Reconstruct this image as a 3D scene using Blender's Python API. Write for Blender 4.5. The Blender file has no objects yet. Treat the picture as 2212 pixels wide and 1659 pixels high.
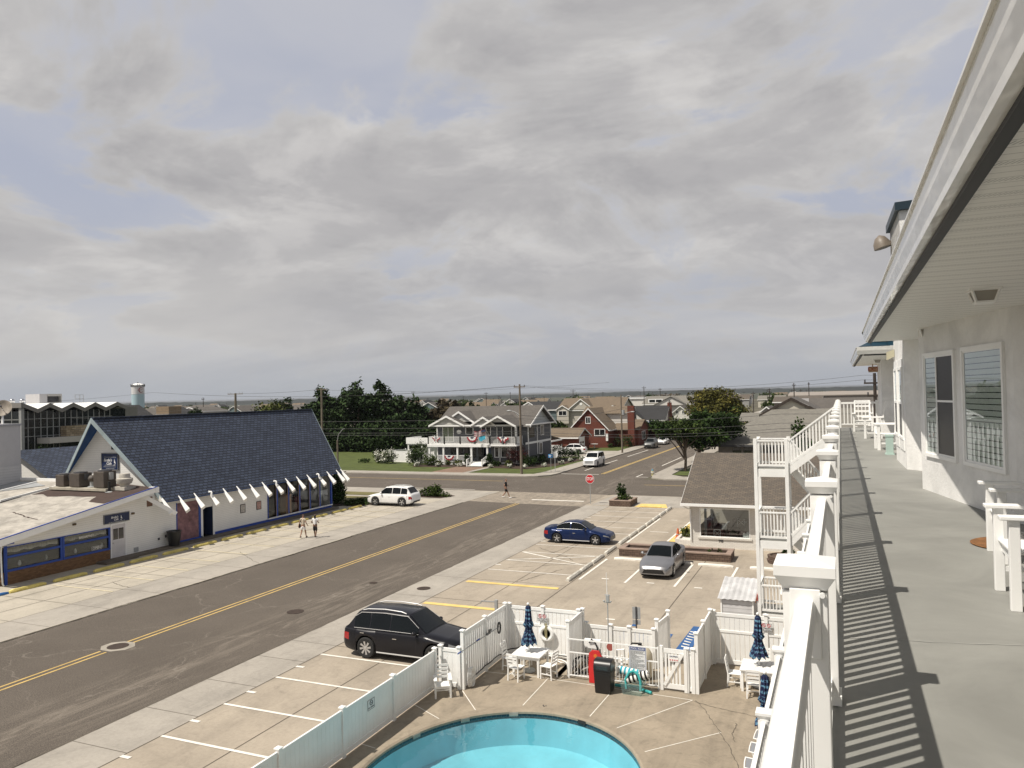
import bpy, math, random
import numpy as np
from mathutils import Vector, Matrix
R = math.radians
random.seed(7)
S = bpy.context.scene
COL = S.collection
# ---------------------------------------------------------------- camera, light
cd = bpy.data.cameras.new("camera"); cam = bpy.data.objects.new("camera", cd); COL.objects.link(cam)
cd.sensor_width = 36; cd.lens = 36 * 1661 / 2212; cd.clip_start = .05; cd.clip_end = 20000
cam.matrix_world = Matrix.Translation((0, 0, 10)) @ Matrix.Rotation(R(23.1), 4, 'Z') @ Matrix.Rotation(R(90.86), 4, 'X') @ Matrix.Rotation(R(-1.32), 4, 'Z')
S.camera = cam
S.view_settings.view_transform = 'Standard'; S.view_settings.look = 'None'
S.view_settings.exposure = .12; S.view_settings.gamma = 1
SUN = Vector((-.42, -.45, 1)).normalized()
EL = math.asin(SUN.z)
sd = bpy.data.lights.new("sun", 'SUN'); sd.energy = 4.9; sd.angle = R(.6); sd.color = (1, .93, .83)
so = bpy.data.objects.new("sun", sd); COL.objects.link(so); so.rotation_euler = SUN.to_track_quat('Z', 'Y').to_euler(); so.location = (-40, -40, 90)
W = bpy.data.worlds.new("World"); S.world = W; W.use_nodes = True
def world():
    nt = W.node_tree; N = nt.nodes; L = nt.links; N.clear()
    def n(t, **k):
        x = N.new(t)
        for a, b in k.items(): setattr(x, a, b)
        return x
    def lk(a, b): L.new(a, b)
    def mth(op, a, b=None, c=False):
        m = n('ShaderNodeMath', operation=op); m.use_clamp = c
        for i, q in enumerate((a, b)):
            if q is None: continue
            if isinstance(q, (int, float)): m.inputs[i].default_value = q
            else: lk(q, m.inputs[i])
        return m.outputs[0]
    out = n('ShaderNodeOutputWorld'); bg = n('ShaderNodeBackground'); bg.inputs[1].default_value = .118
    sky = n('ShaderNodeTexSky', sky_type='NISHITA'); sky.sun_disc = False; sky.sun_elevation = EL
    sky.sun_rotation = math.atan2(SUN.x, SUN.y); sky.air_density = 1; sky.dust_density = 2.5
    tc = n('ShaderNodeTexCoord'); sp = n('ShaderNodeSeparateXYZ'); lk(tc.outputs['Generated'], sp.inputs[0])
    x, y, z = sp.outputs
    zz = mth('ADD', mth('MAXIMUM', z, 0), .24)
    cb = n('ShaderNodeCombineXYZ'); lk(mth('DIVIDE', x, zz), cb.inputs[0]); lk(mth('DIVIDE', y, zz), cb.inputs[1])
    def noise(sc, det, rg, dist, off, vec=None, st=None):
        mp = n('ShaderNodeMapping'); lk(vec or cb.outputs[0], mp.inputs[0]); mp.inputs['Location'].default_value = off
        mp.inputs['Rotation'].default_value = (0, 0, R(23)); mp.inputs['Scale'].default_value = st or (1, 1, 1)
        t = n('ShaderNodeTexNoise'); lk(mp.outputs[0], t.inputs[0]); t.inputs['Scale'].default_value = sc
        t.inputs['Detail'].default_value = det; t.inputs['Roughness'].default_value = rg; t.inputs['Distortion'].default_value = dist
        return t.outputs[0]
    def ramp(f, *st):
        r = n('ShaderNodeValToRGB'); e = r.color_ramp.elements
        while len(e) < len(st): e.new(.5)
        for q, (p, c) in zip(e, st): q.position = p; q.color = (*c, 1) if not isinstance(c, float) else (c, c, c, 1)
        r.color_ramp.interpolation = 'EASE'
        lk(f, r.inputs[0]); return r.outputs[0]
    def mix(f, a, b, bt='MIX'):
        m = n('ShaderNodeMix', data_type='RGBA', blend_type=bt)
        for i, q in ((0, f), (6, a), (7, b)):
            if isinstance(q, (int, float)): m.inputs[i].default_value = q
            elif isinstance(q, tuple): m.inputs[i].default_value = (*q, 1)
            else: lk(q, m.inputs[i])
        return m.outputs[2]
    # high thin veil, lumpy grey deck, dark undersides, streaks low down
    veil = ramp(noise(1.1, 5, .55, .5, (3, 1, 0)), (.35, .0), (.65, 1.))
    base = mix(veil, (3.5, 3.65, 4.3), (4.3, 4.3, 4.6))
    skym = mix(.12, base, sky.outputs[0])
    cn = noise(1.5, 9, .6, .45, (1.7, 5.2, 0))
    # cloud banks: where in the sky the thick cumulus sits
    bank = None
    for d, w in (((-.689, .691, .219), .988), ((-.569, .796, .206), .98), ((-.428, .872, .237), .982), ((-.274, .928, .251), .984), ((-.393, .852, .36), .994), ((-.209, .921, .33), .984), ((-.11, .96, .26), .985), ((-.03, .94, .36), .975), ((.12, .95, .30), .97), ((-.85, .5, .18), .985), ((.5, .8, .3), .9), ((-.9, -.3, .3), .9), ((.3, -.9, .35), .85)):
        dp = n('ShaderNodeVectorMath', operation='DOT_PRODUCT'); lk(tc.outputs['Generated'], dp.inputs[0]); dp.inputs[1].default_value = Vector(d).normalized()
        mr = n('ShaderNodeMapRange', interpolation_type='SMOOTHSTEP'); lk(dp.outputs['Value'], mr.inputs[0]); mr.inputs[1].default_value = 1 - (1 - w) * 1.9; mr.inputs[2].default_value = 1 - (1 - w) * .05
        bank = mr.outputs[0] if bank is None else mth('MAXIMUM', bank, mr.outputs[0])
    cn = mth('ADD', mth('SUBTRACT', cn, .07), mth('MULTIPLY', bank, .16))
    cov = ramp(cn, (.46, .0), (.55, 1.))
    lit = ramp(noise(2.2, 9, .6, .35, (8.2, 2.4, 0)), (.36, (3.1, 3.05, 3.12)), (.5, (3.95, 3.87, 3.87)), (.64, (5.6, 5.45, 5.3)))
    edge = ramp(cn, (.48, (4.9, 4.8, 4.7)), (.64, (3.2, 3.12, 3.2)))
    cl = mix(.5, lit, edge)
    c1 = mix(cov, skym, cl)
    st = ramp(noise(1.0, 7, .55, .2, (0, 2, 0), None, (.35, 1.1, 1)), (.38, (3.6, 3.6, 3.75)), (.62, (4.7, 4.6, 4.5)))
    low = ramp(z, (.02, 1.), (.27, .0))
    c2 = mix(mth('MULTIPLY', low, .75), c1, st)
    hz = ramp(z, (.0, 1.), (.075, .0))
    c3 = mix(mth('MULTIPLY', hz, .8), c2, (3.1, 3.3, 3.65))
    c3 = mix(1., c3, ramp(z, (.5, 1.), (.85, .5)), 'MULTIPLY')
    below = ramp(z, (.0, 1.), (.004, .0))
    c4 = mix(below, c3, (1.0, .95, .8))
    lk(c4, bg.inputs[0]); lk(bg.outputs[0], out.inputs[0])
world()
S.cycles.max_bounces = 6; S.cycles.transparent_max_bounces = 12
# ---------------------------------------------------------------- materials
MT = {}
def mat(name, col, rough=.6, var=.12, scale=2., kind=None, metal=0., bump=0., col2=None, a=.12, b=.3, spec=.5, coat=0., line=.55, dirt=0.):
    if name in MT: return MT[name]
    m = bpy.data.materials.new(name); m.use_nodes = True; MT[name] = m
    nt = m.node_tree; N = nt.nodes; L = nt.links; P = N['Principled BSDF']
    def n(t, **k):
        x = N.new(t)
        for q, v in k.items(): setattr(x, q, v)
        return x
    def mix(f, x, y, bt='MIX'):
        q = n('ShaderNodeMix', data_type='RGBA', blend_type=bt)
        for i, v in ((0, f), (6, x), (7, y)):
            if isinstance(v, (int, float)): q.inputs[i].default_value = v
            elif isinstance(v, (tuple, list)): q.inputs[i].default_value = (*v[:3], 1)
            else: L.new(v, q.inputs[i])
        return q.outputs[2]
    def mth(op, x, y=0.):
        q = n('ShaderNodeMath', operation=op)
        for i, v in enumerate((x, y)):
            if isinstance(v, (int, float)): q.inputs[i].default_value = v
            else: L.new(v, q.inputs[i])
        return q.outputs[0]
    def ramp(f, *st):
        r = n('ShaderNodeValToRGB'); e = r.color_ramp.elements
        while len(e) < len(st): e.new(.5)
        for q, (p, c) in zip(e, st): q.position = p; q.color = (c, c, c, 1) if isinstance(c, float) else (*c, 1)
        L.new(f, r.inputs[0]); return r.outputs[0]
    tc = n('ShaderNodeTexCoord'); uv = tc.outputs['UV']; ob = tc.outputs['Object']
    def noise(sc, det=4, rg=.6, vec=None, dist=0., st=None):
        v = vec or ob
        if st:
            mp = n('ShaderNodeMapping'); L.new(v, mp.inputs[0]); mp.inputs['Scale'].default_value = st; v = mp.outputs[0]
        t = n('ShaderNodeTexNoise'); L.new(v, t.inputs[0]); t.inputs['Scale'].default_value = sc; t.inputs['Detail'].default_value = det
        t.inputs['Roughness'].default_value = rg; t.inputs['Distortion'].default_value = dist; return t.outputs[0]
    dk = tuple(c * (1 - var) for c in col); lt = tuple(min(1, c * (1 + var)) for c in col)
    c = ramp(noise(scale), (.3, dk), (.7, lt)); h = None
    sp = n('ShaderNodeSeparateXYZ'); L.new(uv, sp.inputs[0])
    if kind in ('siding', 'boards'):
        f = mth('FRACT', mth('DIVIDE', sp.outputs[1 if kind == 'siding' else 0], a))
        ln = ramp(f, (.0, line), (.16, 1.), (1., .93))
        c = mix(1., c, ln, 'MULTIPLY'); h = f
    elif kind in ('shingle', 'brick', 'stone'):
        br = n('ShaderNodeTexBrick'); L.new(uv, br.inputs[0]); br.inputs['Scale'].default_value = 1
        br.inputs['Brick Width'].default_value = b; br.inputs['Row Height'].default_value = a
        br.inputs['Mortar Size'].default_value = .1 * a if kind != 'shingle' else .13 * a; br.inputs['Mortar Smooth'].default_value = .2
        br.inputs['Color1'].default_value = (*col, 1); br.inputs['Color2'].default_value = (*(col2 or dk), 1)
        br.inputs['Mortar'].default_value = (*[q * line for q in col], 1) if kind != 'stone' else (*[q * .35 for q in col], 1)
        if kind == 'brick' and line > 1: br.inputs['Mortar'].default_value = (*[min(.8, q * line) for q in col], 1)
        br.offset = .5
        c = mix(1., br.outputs[0], ramp(noise(scale, 6), (.3, 1 - var), (.7, 1 + var * .0 + .0)), 'MULTIPLY')
        h = mth('SUBTRACT', 1, br.outputs['Fac'])
        if kind == 'shingle':
            f = mth('FRACT', mth('DIVIDE', sp.outputs[1], a)); c = mix(1., c, ramp(f, (.0, .4), (.25, 1.), (1., .85)), 'MULTIPLY')
    elif kind == 'wood':
        c = mix(1., c, ramp(noise(3, 6, .7, ob, 1., (1, 1, .1)), (.3, .45), (.6, 1.)), 'MULTIPLY')
    elif kind == 'metalroof':
        f = mth('FRACT', mth('DIVIDE', sp.outputs[0], a)); c = mix(1., c, ramp(f, (.0, .45), (.12, 1.)), 'MULTIPLY'); h = f
    elif kind == 'leaf':
        c = ramp(noise(scale, 3, .7), (.3, dk), (.5, col), (.72, col2 or lt))
    elif kind == 'stripe':
        f = mth('FRACT', mth('DIVIDE', sp.outputs[0 if line > .7 else 1], a)); c = mix(mth('GREATER_THAN', f, .5), col, col2)
    elif kind == 'weave':
        f = mth('FRACT', mth('DIVIDE', sp.outputs[1], a)); g = mth('FRACT', mth('DIVIDE', sp.outputs[0], b))
        nz = ramp(noise(14, 2, .5), (.42, .0), (.52, 1.))
        k = mth('MULTIPLY', mth('MULTIPLY', mth('GREATER_THAN', f, .55), nz), mth('GREATER_THAN', g, .3)); c = mix(k, c, col2)
    if dirt:
        c = mix(1., c, ramp(noise(.9, 7, .65, ob, .6), (.35, 1 - dirt), (.6, 1.)), 'MULTIPLY')
    L.new(c, P.inputs['Base Color'])
    P.inputs['Roughness'].default_value = rough; P.inputs['Metallic'].default_value = metal
    P.inputs['Specular IOR Level'].default_value = spec
    if coat: P.inputs['Coat Weight'].default_value = coat; P.inputs['Coat Roughness'].default_value = .04
    if bump:
        bp = n('ShaderNodeBump'); bp.inputs['Strength'].default_value = bump; bp.inputs['Distance'].default_value = .02
        L.new(h if h is not None else noise(scale * 12 if kind is None else 30, 5, .7), bp.inputs['Height']); L.new(bp.outputs[0], P.inputs['Normal'])
    if kind == 'leaf':
        P.inputs['Specular IOR Level'].default_value = .2
        g = n('ShaderNodeNewGeometry'); c = mix(1., c, ramp(g.outputs['Random Per Island'], (.0, .5), (.55, 1.), (1., 1.7)), 'MULTIPLY'); L.new(c, P.inputs['Base Color'])
    return m
def custom(name, fn):
    m = bpy.data.materials.new(name); m.use_nodes = True; MT[name] = m; fn(m.node_tree, m.node_tree.nodes, m.node_tree.links); return m
# ---------------------------------------------------------------- mesh builder
LOC = {}
class MB:
    def __init__(s): s.v = []; s.f = []
    def add(s, vs, fs, M=None):
        k = len(s.v); s.v += [tuple(M @ Vector(p)) if M else tuple(p) for p in vs]; s.f += [[i + k for i in f] for f in fs]; return s
    def box(s, x0, x1, y0, y1, z0, z1, M=None):
        return s.add([(x0, y0, z0), (x1, y0, z0), (x1, y1, z0), (x0, y1, z0), (x0, y0, z1), (x1, y0, z1), (x1, y1, z1), (x0, y1, z1)],
                     [(0, 3, 2, 1), (4, 5, 6, 7), (0, 1, 5, 4), (1, 2, 6, 5), (2, 3, 7, 6), (3, 0, 4, 7)], M)
    def bar(s, p, q, w, h=None, up=(0, 0, 1)):
        p = Vector(p); q = Vector(q); d = (q - p).normalized(); h = h or w; u = Vector(up)
        if abs(d.dot(u)) > .98: u = Vector((0, 1, 0))
        a = d.cross(u).normalized() * w / 2; b = a.cross(d).normalized() * h / 2
        return s.add([p - a - b, p + a - b, p + a + b, p - a + b, q - a - b, q + a - b, q + a + b, q - a + b],
                     [(0, 3, 2, 1), (4, 5, 6, 7), (0, 1, 5, 4), (1, 2, 6, 5), (2, 3, 7, 6), (3, 0, 4, 7)])
    def tube(s, pts, r, n=8, cap=True):
        pts = [Vector(p) for p in pts]; rs = r if isinstance(r, (list, tuple)) else [r] * len(pts)
        k = len(s.v); u = None
        for i, p in enumerate(pts):
            d = (pts[min(i + 1, len(pts) - 1)] - pts[max(i - 1, 0)]).normalized()
            if u is None: u = d.cross(Vector((0, 0, 1)) if abs(d.z) < .9 else Vector((1, 0, 0))).normalized()
            else: u = (u - d * u.dot(d)).normalized()
            w = d.cross(u)
            for j in range(n):
                t = 2 * math.pi * j / n; s.v.append(tuple(p + (u * math.cos(t) + w * math.sin(t)) * rs[i]))
        for i in range(len(pts) - 1):
            for j in range(n):
                a = k + i * n + j; b = k + i * n + (j + 1) % n; s.f.append([a, b, b + n, a + n])
        if cap: s.f.append([k + j for j in range(n)][::-1]); s.f.append([k + (len(pts) - 1) * n + j for j in range(n)])
        return s
    def cyl(s, c, r, h, n=16, r2=None): return s.tube([c, (c[0], c[1], c[2] + h)], [r, r if r2 is None else r2], n)
    def lathe(s, prof, c=(0, 0, 0), n=20, M=None):
        k = len(s.v)
        for (r, z) in prof:
            for j in range(n):
                t = 2 * math.pi * j / n; p = Vector((c[0] + r * math.cos(t), c[1] + r * math.sin(t), c[2] + z)); s.v.append(tuple(M @ p if M else p))
        for i in range(len(prof) - 1):
            for j in range(n):
                a = k + i * n + j; b = k + i * n + (j + 1) % n; s.f.append([a, b, b + n, a + n])
        if prof[0][0] > 1e-4: s.f.append([k + j for j in range(n)][::-1])
        if prof[-1][0] > 1e-4: s.f.append([k + (len(prof) - 1) * n + j for j in range(n)])
        return s
    def prism(s, poly, vec, M=None):
        n = len(poly); v = Vector(vec)
        vs = [Vector(p) for p in poly] + [Vector(p) + v for p in poly]
        nn = Vector((0, 0, 0))
        for i in range(n): a = vs[i]; b = vs[(i + 1) % n]; nn += a.cross(b)
        fs = [list(range(n)), list(range(n, 2 * n))[::-1]] + [[i + n, (i + 1) % n + n, (i + 1) % n, i] for i in range(n)]
        if nn.dot(v) > 0: fs = [f[::-1] for f in fs]
        return s.add(vs, fs, M)
    def poly(s, pts): return s.add(pts, [list(range(len(pts)))])
    def ball(s, c, r, sx=1, sy=1, sz=1, n=12, m=7):
        prof = [(r * math.sin(math.pi * i / m) + 1e-5 * (i in (0, m)), -r * math.cos(math.pi * i / m)) for i in range(m + 1)]
        return s.lathe(prof, (0, 0, 0), n, Matrix.Translation(c) @ Matrix.Diagonal((sx, sy, sz, 1)))
    def build(s, name, m, parent=None, local=False, smooth=0, loc=None, bevel=0, **props):
        me = bpy.data.meshes.new(name); L = (0, 0, 0)
        if parent is not None:
            L = (0, 0, 0) if local else LOC.get(parent.name, (0, 0, 0))
        elif loc: L = loc
        V = np.array(s.v, dtype=float).reshape(-1, 3)
        me.from_pydata([tuple(p) for p in (V - np.array(L))], [], s.f)
        uvs(me, V)
        o = bpy.data.objects.new(name, me); COL.objects.link(o)
        if isinstance(m, str): m = MT[m]
        me.materials.append(m)
        if parent is not None: o.parent = parent; LOC[o.name] = L
        elif loc: o.location = loc; LOC[o.name] = loc
        if smooth:
            me.polygons.foreach_set('use_smooth', [True] * len(me.polygons)); me.set_sharp_from_angle(angle=R(smooth))
        if bevel:
            b = o.modifiers.new('bevel', 'BEVEL'); b.width = bevel; b.segments = 2; b.limit_method = 'ANGLE'; b.angle_limit = R(40)
        for k, v in props.items(): o[k] = v
        return o
def uvs(me, V):
    uvl = me.uv_layers.new(name='UVMap'); n = len(me.loops); out = np.zeros((n, 2))
    li = np.zeros(n, int); me.loops.foreach_get('vertex_index', li)
    for p in me.polygons:
        nx, ny, nz = p.normal
        h = math.hypot(nx, ny)
        if h < .05: u = (1, 0, 0); v = (0, 1, 0)
        else: u = (-ny / h, nx / h, 0); v = (-nz * u[1] * 1., nz * u[0] * 1., h)
        if h >= .05: v = (ny * 0 - nz * u[1], nz * u[0] - 0, nx * u[1] - ny * u[0])
        idx = li[p.loop_start:p.loop_start + p.loop_total]; P = V[idx]
        out[p.loop_start:p.loop_start + p.loop_total, 0] = P @ np.array(u); out[p.loop_start:p.loop_start + p.loop_total, 1] = P @ np.array(v)
    uvl.data.foreach_set('uv', out.ravel())
def T(name, label, cat, loc=(0, 0, 0), rz=0, group=None):
    o = bpy.data.objects.new(name, None); COL.objects.link(o); o.empty_display_size = .2
    o.location = loc; o.rotation_euler = (0, 0, rz); o['label'] = label; o['category'] = cat
    if group: o['group'] = group
    LOC[o.name] = loc
    return o
def tag(o, label, cat, group=None):
    o['label'] = label; o['category'] = cat
    if group: o['group'] = group
    return o
def ST(mb, name, m, **k): o = mb.build(name, m, **k); o['kind'] = 'structure'; return o
def dup(root, loc, rz, label, group=None, scale=None):
    def cp(o, par):
        c = o.copy(); COL.objects.link(c)
        if par: c.parent = par
        for ch in KIDS(o): cp(ch, c)
        return c
    r = cp(root, None); r.location = loc; r.rotation_euler = (0, 0, rz); r['label'] = label
    if group: r['group'] = group
    if scale: r.scale = scale
    LOC[r.name] = loc
    return r
def KIDS(o): return [q for q in ALLK.get(o.name, [])] if o.name in ALLK else list(o.children)
ALLK = {}
def text(s, size, m, parent, M, name='lettering', local=False, ext=.004, align='CENTER', sp=1.):
    cu = bpy.data.curves.new('t', 'FONT'); cu.body = s; cu.size = size; cu.extrude = ext; cu.offset = size * .02; cu.align_x = align; cu.align_y = 'CENTER'; cu.resolution_u = 3; cu.space_line = .95; cu.space_character = sp
    o = bpy.data.objects.new('t', cu); COL.objects.link(o); dg = bpy.context.evaluated_depsgraph_get()
    me = bpy.data.meshes.new_from_object(o.evaluated_get(dg)); bpy.data.objects.remove(o)
    L = (0, 0, 0) if local else LOC.get(parent.name, (0, 0, 0)); me.transform(Matrix.Translation(-Vector(L)) @ M)
    me.name = name
    q = bpy.data.objects.new(name, me); COL.objects.link(q); me.materials.clear(); me.materials.append(MT[m] if isinstance(m, str) else m); q.parent = parent; LOC[q.name] = L
    return q
def FR(o, u, v):   # frame matrix with origin o, x axis u, y axis v
    u = Vector(u).normalized(); v = Vector(v).normalized(); w = u.cross(v)
    return Matrix(((u.x, v.x, w.x, o[0]), (u.y, v.y, w.y, o[1]), (u.z, v.z, w.z, o[2]), (0, 0, 0, 1)))
FRONT = lambda o: FR(o, (1, 0, 0), (0, 0, 1))      # faces -Y
EAST = lambda o: FR(o, (0, 1, 0), (0, 0, 1))       # faces +X
def facing(N, L, a):
    lw = N.new('ShaderNodeLayerWeight'); lw.inputs[0].default_value = .5; p = N.new('ShaderNodeMath'); p.operation = 'POWER'; p.inputs[1].default_value = 4; L.new(lw.outputs[1], p.inputs[0])
    q = N.new('ShaderNodeMath'); q.operation = 'MULTIPLY_ADD'; q.inputs[1].default_value = 1 - a; q.inputs[2].default_value = a; L.new(p.outputs[0], q.inputs[0]); return q.outputs[0]
# common materials
for a_ in [
    ('white_vinyl', (.84, .84, .82), .45, .04), ('white_paint', (.84, .84, .82), .55, .05), ('white_trim', (.83, .83, .81), .5, .05),
    ('black_plastic', (.012, .012, .013), .35, .2), ('dark_metal', (.05, .05, .055), .5, .2), ('grey_metal', (.35, .36, .36), .4, .15),
    ('navy_paint', (.02, .035, .09), .5, .1), ('blue_paint', (.015, .06, .32), .5, .15), ('yellow_paint', (.62, .47, .10), .7, .2),
    ('fade_yellow', (.68, .5, .17), .8, .15), ('stripe_white', (.74, .71, .64), .8, .12), ('red_paint', (.55, .02, .02), .5, .1), ('ada_blue', (.03, .10, .26), .7, .25),
    ('rubber', (.015, .015, .015), .8, .2), ('chrome', (.7, .7, .7), .15, .05), ('dark_hole', (.012, .012, .012), .8, .2),
    ('mulch', (.05, .03, .02), .95, .4), ('wire', (.03, .03, .03), .6, .1), ('tan_wall', (.27, .24, .21), .8, .1),
    ('skin', (.32, .18, .12), .55, .05), ('dark_skin', (.16, .085, .055), .55, .05), ('hair', (.01, .008, .007), .7, .2), ('black_cloth', (.012, .012, .014), .9, .2), ('white_cloth', (.78, .77, .76), .9, .05), ('beige_cloth', (.52, .44, .34), .9, .15)]:
    mat(*a_)
MT['chrome'].node_tree.nodes['Principled BSDF'].inputs['Metallic'].default_value = 1
def glassy(name, col, rough=.05, spec=.9):
    m = mat(name, col, rough, .15, 1.5); P = m.node_tree.nodes['Principled BSDF']; P.inputs['Specular IOR Level'].default_value = spec; P.inputs['IOR'].default_value = 1.5; return m
glassy('dark_glass', (.012, .014, .016)); glassy('blue_glass', (.01, .014, .03)); glassy('car_glass', (.006, .008, .009), .05, .22)
mat('stucco', (.80, .795, .775), .85, .04, 1.5, bump=.5, dirt=.2)
mat('deck_paint', (.26, .26, .24), .55, .08, .8, dirt=.2, bump=.05)
mat('siding_white', (.84, .83, .79), .6, .04, 1, 'siding', a=.13, line=.62)
mat('blue_shingle', (.066, .088, .14), .8, .2, .35, 'shingle', col2=(.036, .048, .082), a=.25, b=.42, bump=.3, line=.12)
mat('grey_shingle', (.15, .135, .12), .9, .15, .5, 'shingle', col2=(.11, .10, .09), a=.15, b=.3, line=.6)
mat('brown_shingle', (.165, .135, .105), .9, .15, .6, 'shingle', col2=(.11, .095, .08), a=.15, b=.3, line=.5)
mat('tan_shingle', (.21, .16, .11), .9, .12, .5, 'shingle', col2=(.17, .13, .09), a=.18, b=.35, line=.7)
mat('light_shingle', (.25, .235, .20), .9, .15, 1.2, 'shingle', col2=(.19, .18, .16), a=.18, b=.35, line=.75)
mat('dark_shingle', (.04, .04, .042), .9, .15, .5, 'shingle', a=.18, b=.35, line=.7)
mat('brown_brick', (.24, .135, .065), .9, .15, 1, 'brick', col2=(.14, .075, .035), a=.067, b=.2, line=.6)
mat('red_brick', (.17, .048, .03), .9, .2, .6, 'brick', col2=(.12, .035, .022), a=.075, b=.22, line=.9)
mat('white_brick', (.74, .71, .65), .7, .08, 1, 'brick', col2=(.68, .65, .6), a=.08, b=.22, line=.7, bump=.3)
mat('retaining_block', (.17, .115, .085), .95, .3, 2, 'stone', col2=(.12, .08, .06), a=.14, b=.28, bump=.4)
mat('timber_pole', (.20, .165, .125), .9, .2, 2, 'wood')
mat('dark_timber', (.05, .038, .03), .9, .2, 2, 'wood')
mat('bark', (.10, .075, .055), .95, .3, 3)
# ---------------------------------------------------------------- ground materials
def concrete_fn(col, spots=.25, sc=.35, jit=.12):
    def fn(nt, N, L):
        P = N['Principled BSDF']; g = N.new('ShaderNodeTexCoord')
        def noise(s, d, r, st=None, dist=0):
            mp = N.new('ShaderNodeMapping'); L.new(g.outputs['Object'], mp.inputs[0]); mp.inputs['Scale'].default_value = st or (1, 1, 1)
            t = N.new('ShaderNodeTexNoise'); L.new(mp.outputs[0], t.inputs[0]); t.inputs['Scale'].default_value = s; t.inputs['Detail'].default_value = d; t.inputs['Roughness'].default_value = r; t.inputs['Distortion'].default_value = dist; return t.outputs[0]
        def ramp(f, *st):
            r = N.new('ShaderNodeValToRGB'); e = r.color_ramp.elements
            while len(e) < len(st): e.new(.5)
            for q, (p, c) in zip(e, st): q.position = p; q.color = (c, c, c, 1) if isinstance(c, float) else (*c, 1)
            L.new(f, r.inputs[0]); return r.outputs[0]
        def mul(a, b):
            q = N.new('ShaderNodeMix'); q.data_type = 'RGBA'; q.blend_type = 'MULTIPLY'; q.inputs[0].default_value = 1; L.new(a, q.inputs[6]); L.new(b, q.inputs[7]); return q.outputs[2]
        c = ramp(noise(sc, 6, .6, None, .5), (.3, tuple(v * (1 - jit) for v in col)), (.5, col), (.7, tuple(v * (1 + jit) for v in col)))
        c = mul(c, ramp(noise(1.4, 8, .7, None, 1.), (.28, 1 - spots), (.5, 1.)))
        c = mul(c, ramp(noise(9, 4, .7), (.3, .88), (.6, 1.)))
        c = mul(c, ramp(noise(.5, 4, .6, (2.2, .25, 1), .6), (.32, 1 - spots * .7), (.5, 1.)))
        L.new(c, P.inputs['Base Color']); P.inputs['Roughness'].default_value = .85
        b = N.new('ShaderNodeBump'); b.inputs['Strength'].default_value = .25; b.inputs['Distance'].default_value = .01; L.new(noise(40, 4, .7), b.inputs['Height']); L.new(b.outputs[0], P.inputs['Normal'])
    return fn
custom('lot_concrete', concrete_fn((.36, .31, .245), .2))
custom('cafe_concrete', concrete_fn((.43, .39, .32), .18))
custom('walk_concrete', concrete_fn((.36, .33, .285), .18))
custom('pool_concrete', concrete_fn((.31, .26, .195), .3, .5, .15))
custom('apron', concrete_fn((.28, .24, .19), .35, 2.5, .3))
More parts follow.
